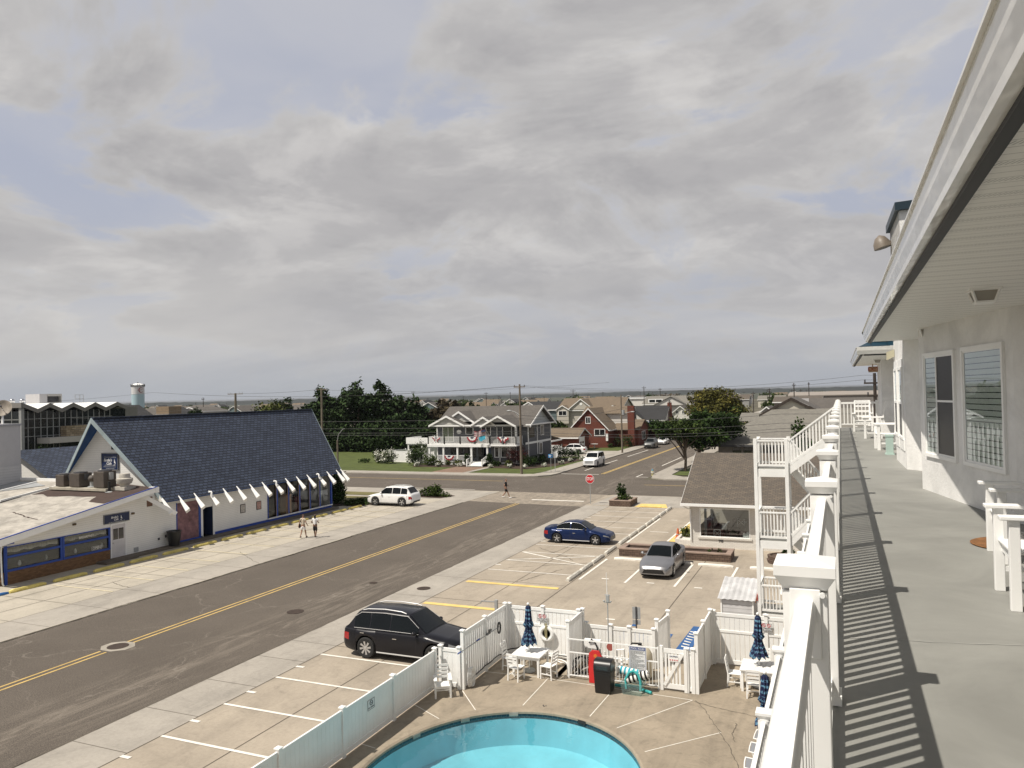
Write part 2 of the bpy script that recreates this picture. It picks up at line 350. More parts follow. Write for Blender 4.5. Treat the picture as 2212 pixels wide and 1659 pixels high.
def asphalt_fn(nt, N, L):
    P = N['Principled BSDF']; g = N.new('ShaderNodeTexCoord')
    def noise(s, d, r, st=None, dist=0, loc=None):
        mp = N.new('ShaderNodeMapping'); L.new(g.outputs['Object'], mp.inputs[0]); mp.inputs['Scale'].default_value = st or (1, 1, 1); mp.inputs['Location'].default_value = loc or (0, 0, 0)
        t = N.new('ShaderNodeTexNoise'); L.new(mp.outputs[0], t.inputs[0]); t.inputs['Scale'].default_value = s; t.inputs['Detail'].default_value = d; t.inputs['Roughness'].default_value = r; t.inputs['Distortion'].default_value = dist; return t.outputs[0]
    def ramp(f, *st):
        r = N.new('ShaderNodeValToRGB'); e = r.color_ramp.elements
        while len(e) < len(st): e.new(.5)
        for q, (p, c) in zip(e, st): q.position = p; q.color = (c, c, c, 1) if isinstance(c, float) else (*c, 1)
        L.new(f, r.inputs[0]); return r.outputs[0]
    def mix(f, a, b, bt='MIX'):
        q = N.new('ShaderNodeMix'); q.data_type = 'RGBA'; q.blend_type = bt
        for i, v in ((0, f), (6, a), (7, b)):
            if isinstance(v, (int, float)): q.inputs[i].default_value = v
            elif isinstance(v, tuple): q.inputs[i].default_value = (*v, 1)
            else: L.new(v, q.inputs[i])
        return q.outputs[2]
    def mth(op, a, b=0.):
        q = N.new('ShaderNodeMath'); q.operation = op
        for i, v in enumerate((a, b)):
            if isinstance(v, (int, float)): q.inputs[i].default_value = v
            else: L.new(v, q.inputs[i])
        return q.outputs[0]
    c = ramp(noise(.25, 5, .6), (.3, (.082, .068, .054)), (.7, (.104, .087, .070)))
    c = mix(1., c, ramp(noise(26, 3, .8), (.3, .4), (.5, 1.), (.68, 1.9)), 'MULTIPLY')
    sp = N.new('ShaderNodeSeparateXYZ'); L.new(g.outputs['Object'], sp.inputs[0]); x = sp.outputs[0]
    dx = mth('ABSOLUTE', mth('ADD', x, 23.2)); band = ramp(dx, (.0, 1.), (.999, .0))   # sandy drift along the gutter
    near = mth('MULTIPLY', ramp(mth('DIVIDE', dx, 2.2), (.2, 1.), (1., .0)), ramp(noise(1.1, 8, .75, (1.6, .22, 1), 1.2), (.48, .0), (.72, .6)))
    c = mix(near, c, (.30, .26, .21))
    vo = N.new('ShaderNodeTexVoronoi'); vo.feature = 'DISTANCE_TO_EDGE'; vo.inputs['Scale'].default_value = .16
    wp = N.new('ShaderNodeMix'); wp.data_type = 'RGBA'; wp.blend_type = 'LINEAR_LIGHT'; wp.inputs[0].default_value = 1.4
    nn = N.new('ShaderNodeTexNoise'); nn.inputs['Scale'].default_value = .8; nn.inputs['Detail'].default_value = 6; L.new(g.outputs['Object'], nn.inputs[0])
    L.new(g.outputs['Object'], wp.inputs[6]); L.new(nn.outputs[1], wp.inputs[7]); L.new(wp.outputs[2], vo.inputs[0])
    cr = mth('MULTIPLY', ramp(vo.outputs[0], (.0, 1.), (.007, .0)), ramp(noise(.35, 3, .6, None, 0, (5, 0, 0)), (.45, .0), (.55, .4)))
    c = mix(cr, c, (.27, .24, .20))
    L.new(c, P.inputs['Base Color']); P.inputs['Roughness'].default_value = .9
    b = N.new('ShaderNodeBump'); b.inputs['Strength'].default_value = .5; b.inputs['Distance'].default_value = .02; L.new(noise(45, 3, .8), b.inputs['Height']); L.new(b.outputs[0], P.inputs['Normal'])
custom('asphalt', asphalt_fn)
mat('asphalt_far', (.088, .08, .072), .9, .12, .15)
mat('grass', (.065, .085, .014), .95, .3, .8, bump=.5); mat('grass_dry', (.13, .115, .04), .95, .3, .5, bump=.4)
mat('town_ground', (.10, .09, .06), .95, .45, .03, dirt=.4)
mat('joint', (.10, .085, .065), .9, .2); mat('kerb', (.34, .31, .26), .85, .15, 2, dirt=.2)
mat('hill_green', (.016, .022, .020), .95, .35, .01); mat('marsh', (.045, .05, .032), .95, .3, .004)
mat('light_stripe', (.62, .55, .38), .8, .12)
def flat(x0, x1, y0, y1, z): return [(x0, y0, z), (x1, y0, z), (x1, y1, z), (x0, y1, z)]
# ---------------------------------------------------------------- ground
m = MB()
m.poly(flat(-4200, -14, -300, 4200, 0)); m.poly(flat(2, 1800, -300, 4200, 0)); m.poly(flat(-14, 2, -300, 6, 0)); m.poly(flat(-14, 2, 24, 4200, 0))
ST(m, 'ground', 'town_ground')
m = MB(); m.poly(flat(-33, -21.3, -60, 73.7, .004)); m.poly(flat(-32.8, -21, 87, 420, .004)); m.poly(flat(-420, 260, 73.7, 87, .004)); ST(m, 'road', 'asphalt')
m = MB(); m.poly([(-34.2, 66.2, .009), (-21.3, 65.2, .009), (-21.3, 73.4, .009), (-35.6, 73.6, .009), (-33, 71.8, .009), (-33, 66.3, .009)]); ST(m, 'crosswalk', 'apron')
m = MB(); m.poly(flat(-43.3, -33, -40, 73.5, .02)); m.box(-33.12, -33, -40, 64, .0, .035); ST(m, 'cafe_parking_lot', 'cafe_concrete')
m = MB(); m.poly(flat(-21.3, -13.02, -40, 25.7, .02)); m.poly([(-21.3, 25.7, .02), (14, 25.7, .02), (14, 73.5, .02), (-20.8, 73.5, .02), (-21.3, 72.8, .02)]); ST(m, 'parking_lot', 'lot_concrete')
m = MB(); m.poly(flat(-21.28, -19.06, -40, 66, .025)); m.poly(flat(-60, -35.9, 66.5, 73.4, .024)); m.poly(flat(-35.9, -33.1, -40, 73, .025)); m.poly([(-20.9, 66.4, .027), (8, 66.4, .027), (8, 73.3, .027), (-20.6, 73.3, .027)])
# far pavements: raised with real kerbs
m.box(-400, -35.6, 87, 89.6, 0, .13); m.prism([(-35.6, 87, 0), (-34.2, 87.6, 0), (-33.1, 88.9, 0), (-32.85, 90.5, 0), (-35.2, 92.5, 0), (-35.6, 89.6, 0)], (0, 0, .13))
m.box(-35.2, -32.85, 90.5, 420, 0, .128); m.prism([(-21, 92, 0), (-20.4, 88.4, 0), (-18.5, 87, 0), (-17, 87, 0), (-17, 89.8, 0), (-18.8, 92, 0)], (0, 0, .13)); m.box(-21, -18.8, 92, 420, 0, .128); m.box(-17, 260, 87, 89.8, 0, .129)
m.box(-49.4, -44.8, 89.6, 97, 0, .11); m.box(-44.5, -35.2, 116.5, 122.5, 0, .10); m.box(-45.5, -35.2, 122.5, 128.5, 0, .09)
ST(m, 'pavement', 'walk_concrete')
m = MB(); m.box(-50.2, -45.6, 89.62, 97.0, .11, .125); mat('paver_brick', (.26, .17, .12), .9, .15, 1, 'brick', a=.1, b=.2, line=.7); ST(m, 'paver_path', 'paver_brick')
# lawns
m = MB()
m.poly([(-95, 89.7, .06), (-50.2, 89.7, .06), (-48, 97, .06), (-56.5, 99.2, .06), (-58, 112, .06), (-64, 128, .06), (-120, 128, .06), (-120, 89.7, .06)])
m.poly([(-45.6, 89.7, .06), (-36, 89.7, .06), (-35.25, 92, .06), (-35.25, 116.4, .06), (-41, 116.4, .06), (-41, 99, .06), (-44.5, 97.4, .06)])
m.poly(flat(-60, -35.3, 128.6, 230, .05)); m.poly(flat(-18.75, -12.5, 92.1, 99.5, .06)); m.poly(flat(-44, -35.3, 128.6, 129, .05))
ST(m, 'lawn', 'grass')
m = MB(); m.poly([(-52, 61.2, .06), (-42.6, 61.2, .06), (-40.2, 64.5, .06), (-40.3, 66.3, .06), (-52, 66.3, .06)]); m.poly(flat(-52, -43.2, 67.4, 69.6, .05)); ST(m, 'verge', 'grass_dry')
# joints in the concrete
m = MB(); z = .0285
for x in (-35.92, -37.9, -39.9): m.poly(flat(x, x + .03, -40, 66, z))
for y in np.arange(-1, 66, 3.1): m.poly(flat(-43.2, -33.1, y, y + .025, z))
for x in (-19.06, -16.3): m.poly(flat(x, x + .03, -40, 66, z))
for y in np.arange(.5, 24, 2.65): m.poly(flat(-21.3, -19.06, y + 2.2, y + 2.225, z))
for y in (9.6, 25.9, 33.8, 37.95, 50.5, 57.6, 64.0): m.poly(flat(-21.3, -13.4, y, y + .025, z))
m.poly(flat(-13.42, -13.38, 25.8, 66, z)); m.poly(flat(-7.55, -7.51, 30, 48.9, z)); m.poly(flat(-10.6, -10.57, 50.6, 66, z)); m.poly(flat(-13.4, 2, 39.0, 39.03, z)) if 0 else None
for x in (-12.2, -6.4, -3): m.poly(flat(x, x + .02, 69, 73, .03))
for x in np.arange(-64, -36, 2.9): m.poly(flat(x, x + .02, 69.8, 73.4, z))
for x in np.arange(-90, -37, 1.6): m.poly(flat(x, x + .02, 87.25, 89.6, .134))
for y in np.arange(92, 200, 1.6): m.poly(flat(-35.2, -33.1, y, y + .02, .132)); m.poly(flat(-20.8, -18.8, y, y + .02, .132))
ST(m, 'pavement_joints', 'joint')
def crack(mb, p, q, n=22, amp=.14, w=.018, z=.03, seed=1):
    rr = random.Random(seed); p = Vector(p); q = Vector(q); d = (q - p); nrm = Vector((-d.y, d.x)).normalized(); o = 0; pts = []
    for i in range(n + 1): o += rr.uniform(-amp, amp) * .5; o *= .9; pts.append(p + d * i / n + nrm * o)
    for a, b in zip(pts, pts[1:]):
        e = (b - a).normalized(); k = Vector((-e.y, e.x)) * w * rr.uniform(.5, 1.2)
        mb.poly([(a.x - k.x, a.y - k.y, z), (b.x - k.x, b.y - k.y, z), (b.x + k.x, b.y + k.y, z), (a.x + k.x, a.y + k.y, z)])
m = MB()
for i, (p, q) in enumerate([((-38, 31), (-35.9, 30.2)), ((-18, 41), (-14, 43.5)), ((-18.5, 47), (-15, 44)), ((-17, 50.6), (-14.5, 54)), ((-18.5, 58), (-14, 61.5)), ((-18, 62), (-16, 66)), ((-17, 45.4), (-16.2, 50)), ((-12, 42), (-8, 44)), ((-16.2, 37.9), (-15, 41.5)), ((-37, 40), (-33.2, 37.5))]): crack(m, p, q, z=.0305, seed=i)
for i, (p, q) in enumerate([((-4.6, 25.2), (-3.5, 23.1)), ((-3.5, 23.1), (-2.4, 20.5)), ((-4.6, 25.1), (-2.3, 24.4)), ((-3.2, 23.9), (-3.0, 22.6)), ((-4, 28), (-2.5, 27.6))]): crack(m, p, q, z=.026, w=.012, amp=.08, seed=20 + i)
for i in range(10): x = -33.1 + random.uniform(-.05, .05); crack(m, (-33.04, 20 + i * 4.5), (-33.04, 24.5 + i * 4.5), 16, .05, .05, .04, 40 + i)
for i in range(12): crack(m, (-21.33, 12 + i * 4.5), (-21.33, 16.5 + i * 4.5), 16, .06, .035, .03, 60 + i)
ST(m, 'pavement_cracks', 'joint')
# painted markings
def mark(rects, name, mt, z): 
    m = MB()
    for r in rects: m.poly(flat(*r, z)) if not isinstance(r[0], tuple) else m.poly([(p[0], p[1], z) for p in r])
    return ST(m, name, mt)
road_y = [(-27.95, -27.85, -60, 22.2), (-27.95, -27.85, 23.5, 66.3), (-27.62, -27.52, -60, 22.2), (-27.62, -27.52, 23.5, 66.3), (-400, -36.7, 82.45, 82.6), (-19.8, 260, 82.1, 82.25), (-27.65, -27.5, 92.2, 400), (-27.35, -27.2, 92.2, 400)]
mark(road_y, 'road_centre_lines', mat('road_yellow', (.60, .42, .14), .8, .15, 3, dirt=.25), .0085)
mark([(-27.4, -22.2, 68.25, 68.62)], 'stop_line', 'stripe_white', .0135)
mark([(-32.6, -27.7, 91.5, 91.75), (-31.0, -30.85, 96, 112), (-31.0, -30.85, 118, 132), (-22.6, -22.45, 104, 118), (-44, -36.3, 74.2, 74.36), (-13, 6, 74.1, 74.25), (-22.6, -21.1, 89.6, 89.75), (-22.6, -22.45, 89.7, 93)], 'road_edge_lines', 'stripe_white', .0085)
ls = [(-19.02, -13.05, y, y + .11) for y in (6.6, 9.2, 11.85, 14.5, 17.1, 19.65, 22.2, 24.8)]
ls += [(-18.95, -13.9, y, y + .1) for y in (40.25, 42.85, 45.4, 47.85, 50.4, 53.1, 55.5, 57.95, 60.5, 63.1, 65.4)]
ls += [(x, x + .13, 39.5, 44.9) for x in (-13.25, -10.75, -8.15, -5.65, -3.0)] + [(-13.4, -13.28, 49.2, 60.5)]
ls += [[(-18.9, 45.3), (-14.1, 42.9), (-14.1, 43.0), (-18.7, 45.4)], [(-18.9, 42.9), (-14.1, 45.25), (-14.1, 45.4), (-18.9, 43.02)], [(-10.95, 51.2), (-10.82, 51.2), (-10.75, 60.5), (-10.88, 60.5)]]
mark(ls, 'parking_stripes', 'stripe_white', .0335)
ms = [(-19.05, -18.7, y, y + .14) for y in (5.2, 7.9, 10.5, 13.1, 15.7, 18.25, 20.75, 23.35, 41.5, 49, 54.3, 56.8, 59.3, 61.8)]
ms += [(-12.1, -11.7, 40.0, 40.15), (-9.6, -9.2, 39.8, 39.95), (-7.1, -6.7, 39.55, 39.7), (-9.8, -9.4, 32.9, 33.05), (-12.35, -11.9, 59.9, 60.0), (-12.8, -11.5, 54.55, 54.68)]
mark(ms, 'stall_number_marks', 'stripe_white', .0335)
mark([(-40.7, -36.0, y, y + .1) for y in (29.4, 32.05, 34.6, 37.1, 39.5, 42.1, 44.9, 47.5, 50.1, 52.7, 55.2, 57.7)] + [(-40.7, -36.5, 64, 64.1)], 'cafe_parking_stripes', 'light_stripe', .0335)
mark([(-18.85, -13.6, 37.15, 37.5), (-18.9, -13.3, 32.6, 32.95), [(-10.8, 51.3), (-10.15, 51.3), (-10.1, 60), (-10.7, 60)], [(-16.8, 66.0), (-13.9, 66.0), (-14.5, 68.2), (-16.7, 68.1)]], 'faded_yellow_markings', 'fade_yellow', .0335)
m = MB(); m.poly([(-8.6, 30.4, .0335), (-6.6, 30.4, .0335), (-6.6, 31.75, .0335), (-8.6, 31.75, .0335)]); m.poly([(-6.15, 29.6, .0335), (-5.55, 29.6, .0335), (-5.6, 33.1, .0335), (-6.0, 33.1, .0335)]); m.poly([(-8.5, 32.3, .0335), (-8.3, 32.3, .0335), (-8.3, 33.2, .0335), (-8.5, 33.2, .0335)])
ab = ST(m, 'accessible_bay_marking', 'ada_blue');
mm = MB()
for k in range(20):
    a0, a1 = [2 * math.pi * (k + q) / 24 - 1 for q in (0, 1)]
    mm.poly([(-7.25 + r * math.cos(t), 31.05 + r * math.sin(t), .0375) for r, t in ((.28, a0), (.4, a0), (.4, a1), (.28, a1))])
mm.box(-7.2, -7.1, 31.0, 31.5, .0335, .0375); mm.box(-7.2, -6.95, 31.2, 31.28, .0335, .0376)
for i in range(7): mm.poly([(-6.0, 30.3 + i * .33, .0375), (-5.72, 30.2 + i * .33, .0375), (-5.72, 30.28 + i * .33, .0375), (-6.0, 30.42 + i * .33, .0375)])
mm.build('wheelchair_symbol', 'stripe_white', ab)
# ---------------------------------------------------------------- pool
PC = (-8.48, 18.35); PA, PB = 3.7, 4.38
def pel(t, da=0, z=0): return (PC[0] + (PA + da) * math.cos(t), PC[1] + (PB + da) * math.sin(t), z)
NP = 72; TT = [2 * math.pi * i / NP for i in range(NP)]
def ring(mb, a0, z0, a1, z1):
    k = len(mb.v); mb.v += [pel(t, a0, z0) for t in TT] + [pel(t, a1, z1) for t in TT]
    mb.f += [[k + i, k + (i + 1) % NP, k + NP + (i + 1) % NP, k + NP + i] for i in range(NP)]
m = MB(); X0, X1, Y0, Y1 = -13.02, 1.2, 4, 25.7; z = .02
k = len(m.v); inner = [pel(t, .3, z) for t in TT]; outer = []
for t in TT:
    c, s_ = math.cos(t), math.sin(t); q = []
    if c > 1e-6: q.append((X1 - PC[0]) / c)
    if c < -1e-6: q.append((X0 - PC[0]) / c)
    if s_ > 1e-6: q.append((Y1 - PC[1]) / s_)
    if s_ < -1e-6: q.append((Y0 - PC[1]) / s_)
    r = min(q); outer.append((PC[0] + r * c, PC[1] + r * s_, z))
m.v += inner + outer; m.f += [[i, NP + i, NP + (i + 1) % NP, (i + 1) % NP] for i in range(NP)]
for cx, cy in ((X0, Y0), (X1, Y0), (X1, Y1), (X0, Y1)):
    i = min(range(NP), key=lambda i: (math.atan2(cy - PC[1], cx - PC[0]) - TT[i]) % (2 * math.pi)); j = (i + 1) % NP
    m.v.append((cx, cy, z)); m.f.append([NP + i, len(m.v) - 1, NP + j])
m.poly(flat(-9.6, 1.2, 25.7, 28.9, .0235)); m.poly(flat(-12.9, -9.4, 25.7, 27.3, .0235))
ST(m, 'pool_deck', 'pool_concrete')
pool = T('swimming_pool', 'oval turquoise swimming pool sunk in the tan concrete deck', 'swimming pool', (PC[0], PC[1], 0))
def tilefn(nt, N, L):
    P = N['Principled BSDF']; tc = N.new('ShaderNodeTexCoord'); sp = N.new('ShaderNodeSeparateXYZ'); L.new(tc.outputs['Object'], sp.inputs[0])
    at = N.new('ShaderNodeMath'); at.operation = 'ARCTAN2'; L.new(sp.outputs[1], at.inputs[0]); L.new(sp.outputs[0], at.inputs[1])
    mu = N.new('ShaderNodeMath'); mu.operation = 'MULTIPLY'; mu.inputs[1].default_value = 4; L.new(at.outputs[0], mu.inputs[0])
    cb = N.new('ShaderNodeCombineXYZ'); L.new(mu.outputs[0], cb.inputs[0]); L.new(sp.outputs[2], cb.inputs[1])
    br = N.new('ShaderNodeTexBrick'); L.new(cb.outputs[0], br.inputs[0]); br.inputs['Scale'].default_value = 1; br.inputs['Brick Width'].default_value = .15; br.inputs['Row Height'].default_value = .075; br.inputs['Mortar Size'].default_value = .006
    br.inputs['Color1'].default_value = (.008, .022, .04, 1); br.inputs['Color2'].default_value = (.014, .04, .06, 1); br.inputs['Mortar'].default_value = (.07, .12, .14, 1)
    L.new(br.outputs[0], P.inputs['Base Color']); P.inputs['Roughness'].default_value = .2
custom('pool_tile', tilefn)
m = MB(); ring(m, 0, -.01, .06, .03); ring(m, .06, .03, .3, .034); ring(m, .3, .034, .31, .0); ring(m, -.0, -.07, 0, -.01); m.build('coping', 'pool_concrete', pool, smooth=40)
m = MB(); ring(m, .02, -.22, .02, -.068); m.build('tile_band', 'pool_tile', pool, smooth=40)
mat('pool_plaster', (.22, .52, .60), .7, .14, .7); mat('pool_step', (.34, .72, .78), .7, .05, .8)  # plaster tone mottled to imitate slight caustic light on the basin floor
m = MB(); ring(m, -.12, -1.0, .02, -.22); ring(m, -.5, -1.12, -.12, -1.0); ring(m, -1.9, -1.7, -.5, -1.12); m.poly([pel(t, -1.9, -1.7) for t in TT]); m.build('basin', 'pool_plaster', pool, smooth=50)
def waterfn(nt, N, L):
    N.remove(N['Principled BSDF']); out = N['Material Output']
    tr = N.new('ShaderNodeBsdfTransparent'); tr.inputs[0].default_value = (.78, .95, .97, 1)
    gl = N.new('ShaderNodeBsdfGlossy'); gl.inputs['Roughness'].default_value = .02
    mx = N.new('ShaderNodeMixShader')
    nz = N.new('ShaderNodeTexNoise'); nz.inputs['Scale'].default_value = 1.6; nz.inputs['Detail'].default_value = 3; tc = N.new('ShaderNodeTexCoord'); L.new(tc.outputs['Object'], nz.inputs[0])
    b = N.new('ShaderNodeBump'); b.inputs['Strength'].default_value = .12; b.inputs['Distance'].default_value = .1; L.new(nz.outputs[0], b.inputs['Height'])
    L.new(b.outputs[0], gl.inputs['Normal']); L.new(facing(N, L, .035), mx.inputs[0]); L.new(tr.outputs[0], mx.inputs[1]); L.new(gl.outputs[0], mx.inputs[2]); L.new(mx.outputs[0], out.inputs[0])
custom('water', waterfn)
m = MB(); m.poly([pel(t, .015, -.11) for t in TT]); m.build('water', 'water', pool)
for t in (2.33, 1.93, 1.32, .42, 2.75):
    p = pel(t, -.0, -.14); m = MB(); a = t
    nrm = Vector((math.cos(t) / PA, math.sin(t) / PB, 0)).normalized(); tg = Vector((-nrm.y, nrm.x, 0)); M = Matrix(((tg.x, nrm.x, 0, p[0]), (tg.y, nrm.y, 0, p[1]), (0, 0, 1, p[2]), (0, 0, 0, 1)))
    m.box(-.14, .14, -.02, .05, 0, .12, M); m.build('skimmer' if t == 1.32 else 'depth_marker_tile', 'dark_hole' if t == 1.32 else 'walk_concrete', pool)
# white expansion joints and drain cover in the deck
jl = [((-12.07, 23.4), (-10.95, 22.1)), ((-9.73, 25.44), (-9.67, 22.95)), ((-13.0, 21.8), (-11.7, 21.1)), ((-13, 18.8), (-12.4, 18.7)), ((-9.7, 25.42), (-4.66, 25.2)), ((-7.31, 24.98), (-7.4, 22.8)), ((-4.66, 25.2), (-6.4, 22.35)), ((-3.47, 23.1), (-5.4, 21.0)), ((-12.05, 25.3), (-9.8, 25.45))]
m = MB()
for (a, b) in jl: a = Vector(a); b = Vector(b); e = (b - a).normalized(); k = Vector((-e.y, e.x)) * .014; m.poly([(a.x - k.x, a.y - k.y, .0245), (b.x - k.x, b.y - k.y, .0245), (b.x + k.x, b.y + k.y, .0245), (a.x + k.x, a.y + k.y, .0245)])
ST(m, 'deck_joint_lines', 'stripe_white')
m = MB(); m.cyl((0, 0, 0), .17, .012, 24); o = m.build('drain_cover', 'white_vinyl', loc=(-9.0, 23.15, .021)); tag(o, 'round white skimmer lid set in the pool deck beyond the water', 'drain cover')
m = MB(); [m.ball((x, y, .012), .025, 1, 1, .3, 8, 4) for x, y in ((.05, .0), (-.05, .02), (0, -.05))]; m.build('bolt', 'dark_metal', o, local=True)
# manholes
def manhole(loc, r, label, collar):
    t = T('manhole_cover', label, 'manhole', loc)
    m = MB()
    if collar: m.prism([(.74 * c, .64 * s_, .003) for c, s_ in [(math.cos(2 * math.pi * i / 8 + .39), math.sin(2 * math.pi * i / 8 + .39)) for i in range(8)]], (0, 0, .006)); m.build('collar', 'kerb', t, local=True); m = MB()
    m.cyl((0, 0, .008), r, .008, 24)
    for i in range(5): m.box(-r * .7, r * .7, -r * .6 + i * r * .3 - .012, -r * .6 + i * r * .3 + .012, .016, .02)
    m.build('lid', mat('rust_iron', (.045, .03, .022), .8, .3, 8), t, local=True)
manhole((-27.75, 22.9, .004), .42, 'rusty manhole cover in a pale concrete collar on the double yellow line', True)
manhole((-24.0, 29.5, .004), .4, 'dark manhole cover in the worn asphalt of the near lane', False)
manhole((-20.3, 35.2, .025), .36, 'small dark manhole cover in the concrete pavement beside the road', False)
manhole((-23.6, 35.5, .004), .22, 'small round valve lid in the pale sandy patch of the road', False)
m = MB(); m.box(-.55, .0, -.5, .5, 0, .015); m.box(-.5, -.05, -.45, .45, .012, .022); o = m.build('storm_drain', 'rust_iron', loc=(-21.35, 66.7, .01)); tag(o, 'dark storm drain at the kerb below the stop sign', 'storm drain')
# ---------------------------------------------------------------- fences round the pool
def post(mb, x, y, h, w=.12, cap=True):
    mb.box(x - w / 2, x + w / 2, y - w / 2, y + w / 2, .02, h)
    if cap:
        c = w / 2 + .025; mb.box(x - c, x + c, y - c, y + c, h, h + .035)
        mb.add([(x - c + .01, y - c + .01, h + .035), (x + c - .01, y - c + .01, h + .035), (x + c - .01, y + c - .01, h + .035), (x - c + .01, y + c - .01, h + .035), (x, y, h + .07)], [(0, 1, 4), (1, 2, 4), (2, 3, 4), (3, 0, 4)])
def fence(name, label, pts, h, solid=True, mid=None, gap=.0, group=None, posth=None, board=.15, bottom=.08):
    t = T(name, label, 'fence', (pts[0][0], pts[0][1], 0), 0, group)
    for p in pts: m = MB(); post(m, p[0], p[1], posth or h + .05); m.build('post', 'white_vinyl', t, bevel=.004)
    for a, b in zip(pts, pts[1:]):
        d = Vector((b[0] - a[0], b[1] - a[1], 0)); L = d.length; d.normalize(); M = Matrix(((d.x, -d.y, 0, a[0]), (d.y, d.x, 0, a[1]), (0, 0, 1, 0), (0, 0, 0, 1)))
        m = MB(); x0, x1 = .06, L - .06
        m.box(x0, x1, -.03, .03, h - .12, h, M); m.box(x0, x1, -.03, .03, bottom, bottom + .14, M)
        if mid: m.box(x0, x1, -.03, .03, mid, mid + .09, M)
        n = max(2, int(round((x1 - x0) / board))); w = (x1 - x0) / n
        for i in range(n):
            g = gap / 2 if not (solid and not gap) else .002
            m.box(x0 + i * w + g, x0 + (i + 1) * w - g, -.011, .011, bottom + .12, h - .1, M)
        m.build('panel', 'white_vinyl', t, bevel=.003)
    return t
fn1 = fence('privacy_fence', 'low solid white vinyl fence between the parking stalls and the pool deck', [(-13, 23.2), (-13, 20.53), (-13, 17.9), (-13, 15.25), (-13, 12.6), (-13, 9.95)], 1.36, board=.18)
fence('privacy_fence', 'short white fence panel joining the low fence to the tall fence', [(-12.93, 23.5), (-12.22, 23.5)], 1.38, board=.17)
fence('privacy_fence', 'tall white slatted fence left of the pool, hung with a rescue pole', [(-12.1, 23.55), (-12.1, 25.35), (-12.1, 27.2)], 1.95, False, None, .03, board=.16)
fence('privacy_fence', 'tall white board fence behind the left pool table, with a life ring', [(-12.02, 27.4), (-10.63, 27.4), (-9.2, 27.4)], 1.9, False, 1.2, .012, board=.17)
fence('privacy_fence', 'tall white slatted fence on the left side of the pump enclosure', [(-9.1, 25.9), (-9.1, 27.55)], 1.9, False, None, .03, board=.15)
fence('privacy_fence', 'waist-high white board fence behind the pool pump enclosure', [(-9.0, 27.65), (-8.05, 27.65), (-7.35, 27.65), (-6.45, 27.65)], 1.38, False, None, .012, board=.15)
fence('privacy_fence', 'short white slatted fence panel standing between the enclosure and the blue stall', [(-6.35, 27.75), (-6.2, 29.0)], 1.62, False, None, .03, board=.15, posth=1.75)
fence('privacy_fence', 'tall solid white fence running back from the picket gate', [(-4.6, 25.8), (-4.6, 27.25), (-4.6, 28.75)], 1.95, board=.17)
fence('privacy_fence', 'tall white board fence behind the right pool table and umbrella', [(-4.5, 28.85), (-2.66, 28.85), (-.6, 28.85)], 1.9, False, 1.2, .014, board=.17)
fence('privacy_fence', 'narrow white fence filler between the picket gate and the tall fence', [(-4.92, 25.78), (-4.72, 25.78)], 1.42, board=.09)
t = T('metal_railing', 'thin white metal rail fence in front of the pool pumps', 'railing', (-9.05, 25.72, 0))
[MB().box(x - .022, x + .022, 25.7, 25.744, .02, 1.44).build('post', 'white_paint', t) for x in (-9.05, -7.42, -5.87)]
m = MB(); [m.box(-9.03, -5.89, 25.705, 25.74, z, z + .035) for z in (1.38, .92, .12)]; m.build('rail', 'white_paint', t)
m = MB(); [m.box(x - .008, x + .008, 25.714, 25.73, .15, .92) for x in np.arange(-8.95, -5.9, .115)]; m.build('pickets', 'white_paint', t)
t = T('picket_gate', 'white picket gate with a diagonal brace and a small notice', 'gate', (-5.75, 25.75, 0))
[MB().box(x - .05, x + .05, 25.7, 25.8, .03, h).build('post', 'white_vinyl', t) for x, h in ((-5.76, 1.5), (-4.96, 1.48))]
m = MB(); m.box(-5.7, -5.02, 25.73, 25.77, 1.28, 1.42); m.box(-5.7, -5.02, 25.73, 25.77, .1, .26); m.bar((-5.68, 25.715, .2), (-5.04, 25.715, 1.3), .03, .1); m.build('frame', 'white_vinyl', t)
m = MB(); [m.box(x - .035, x + .035, 25.74, 25.76, .26, 1.28) for x in np.arange(-5.62, -5.05, .115)]; m.build('pickets', 'white_vinyl', t)
s_ = MB().box(-5.5, -5.18, 25.69, 25.7, 1.02, 1.25).build('notice', 'white_paint', t)
text('CAUTION', .06, 'navy_paint', s_, FRONT((-5.34, 25.688, 1.19))); text('o o o o', .09, 'red_paint', s_, FRONT((-5.34, 25.688, 1.08)))
# signs on the fences
mat('sign_white', (.72, .72, .72), .5, .05); mat('sign_blue', (.02, .05, .20), .5, .05)
def nosign(loc, frame, label, w, h, lines, nrings):
    t = T('notice_sign', label, 'sign', loc); M = frame(loc)
    b = MB(); b.box(-w / 2, w / 2, -h / 2, h / 2, -.006, 0, M); p = b.build('panel', 'sign_white', t)
    bd = MB(); e = .008
    for q in ((-w / 2, w / 2, -h / 2, -h / 2 + e), (-w / 2, w / 2, h / 2 - e, h / 2), (-w / 2, -w / 2 + e, -h / 2, h / 2), (w / 2 - e, w / 2, -h / 2, h / 2)): bd.box(*q, 0, .003, M)
    bd.build('border', 'black_plastic', t)
    r = MB(); k = len(nrings)
    for cx, cy, rad, mt in nrings:
        r = MB(); pts = [M @ Vector((cx + rad * math.cos(a), cy + rad * math.sin(a), .004)) for a in np.linspace(0, 2 * math.pi, 19)]; r.tube(pts, rad * .13, 5, False); r.bar(pts[7], pts[16], rad * .25, .004); r.bar(M @ Vector((cx - rad * .5, cy - rad * .1, .002)), M @ Vector((cx + rad * .5, cy + rad * .1, .002)), rad * .22, .003)
        r.build('prohibition_symbol', mt, t)
    for i, (s, sz, yy) in enumerate(lines): text(s, sz, 'black_plastic', p, M @ Matrix.Translation((0, yy, .002)), ext=.001)
    return t
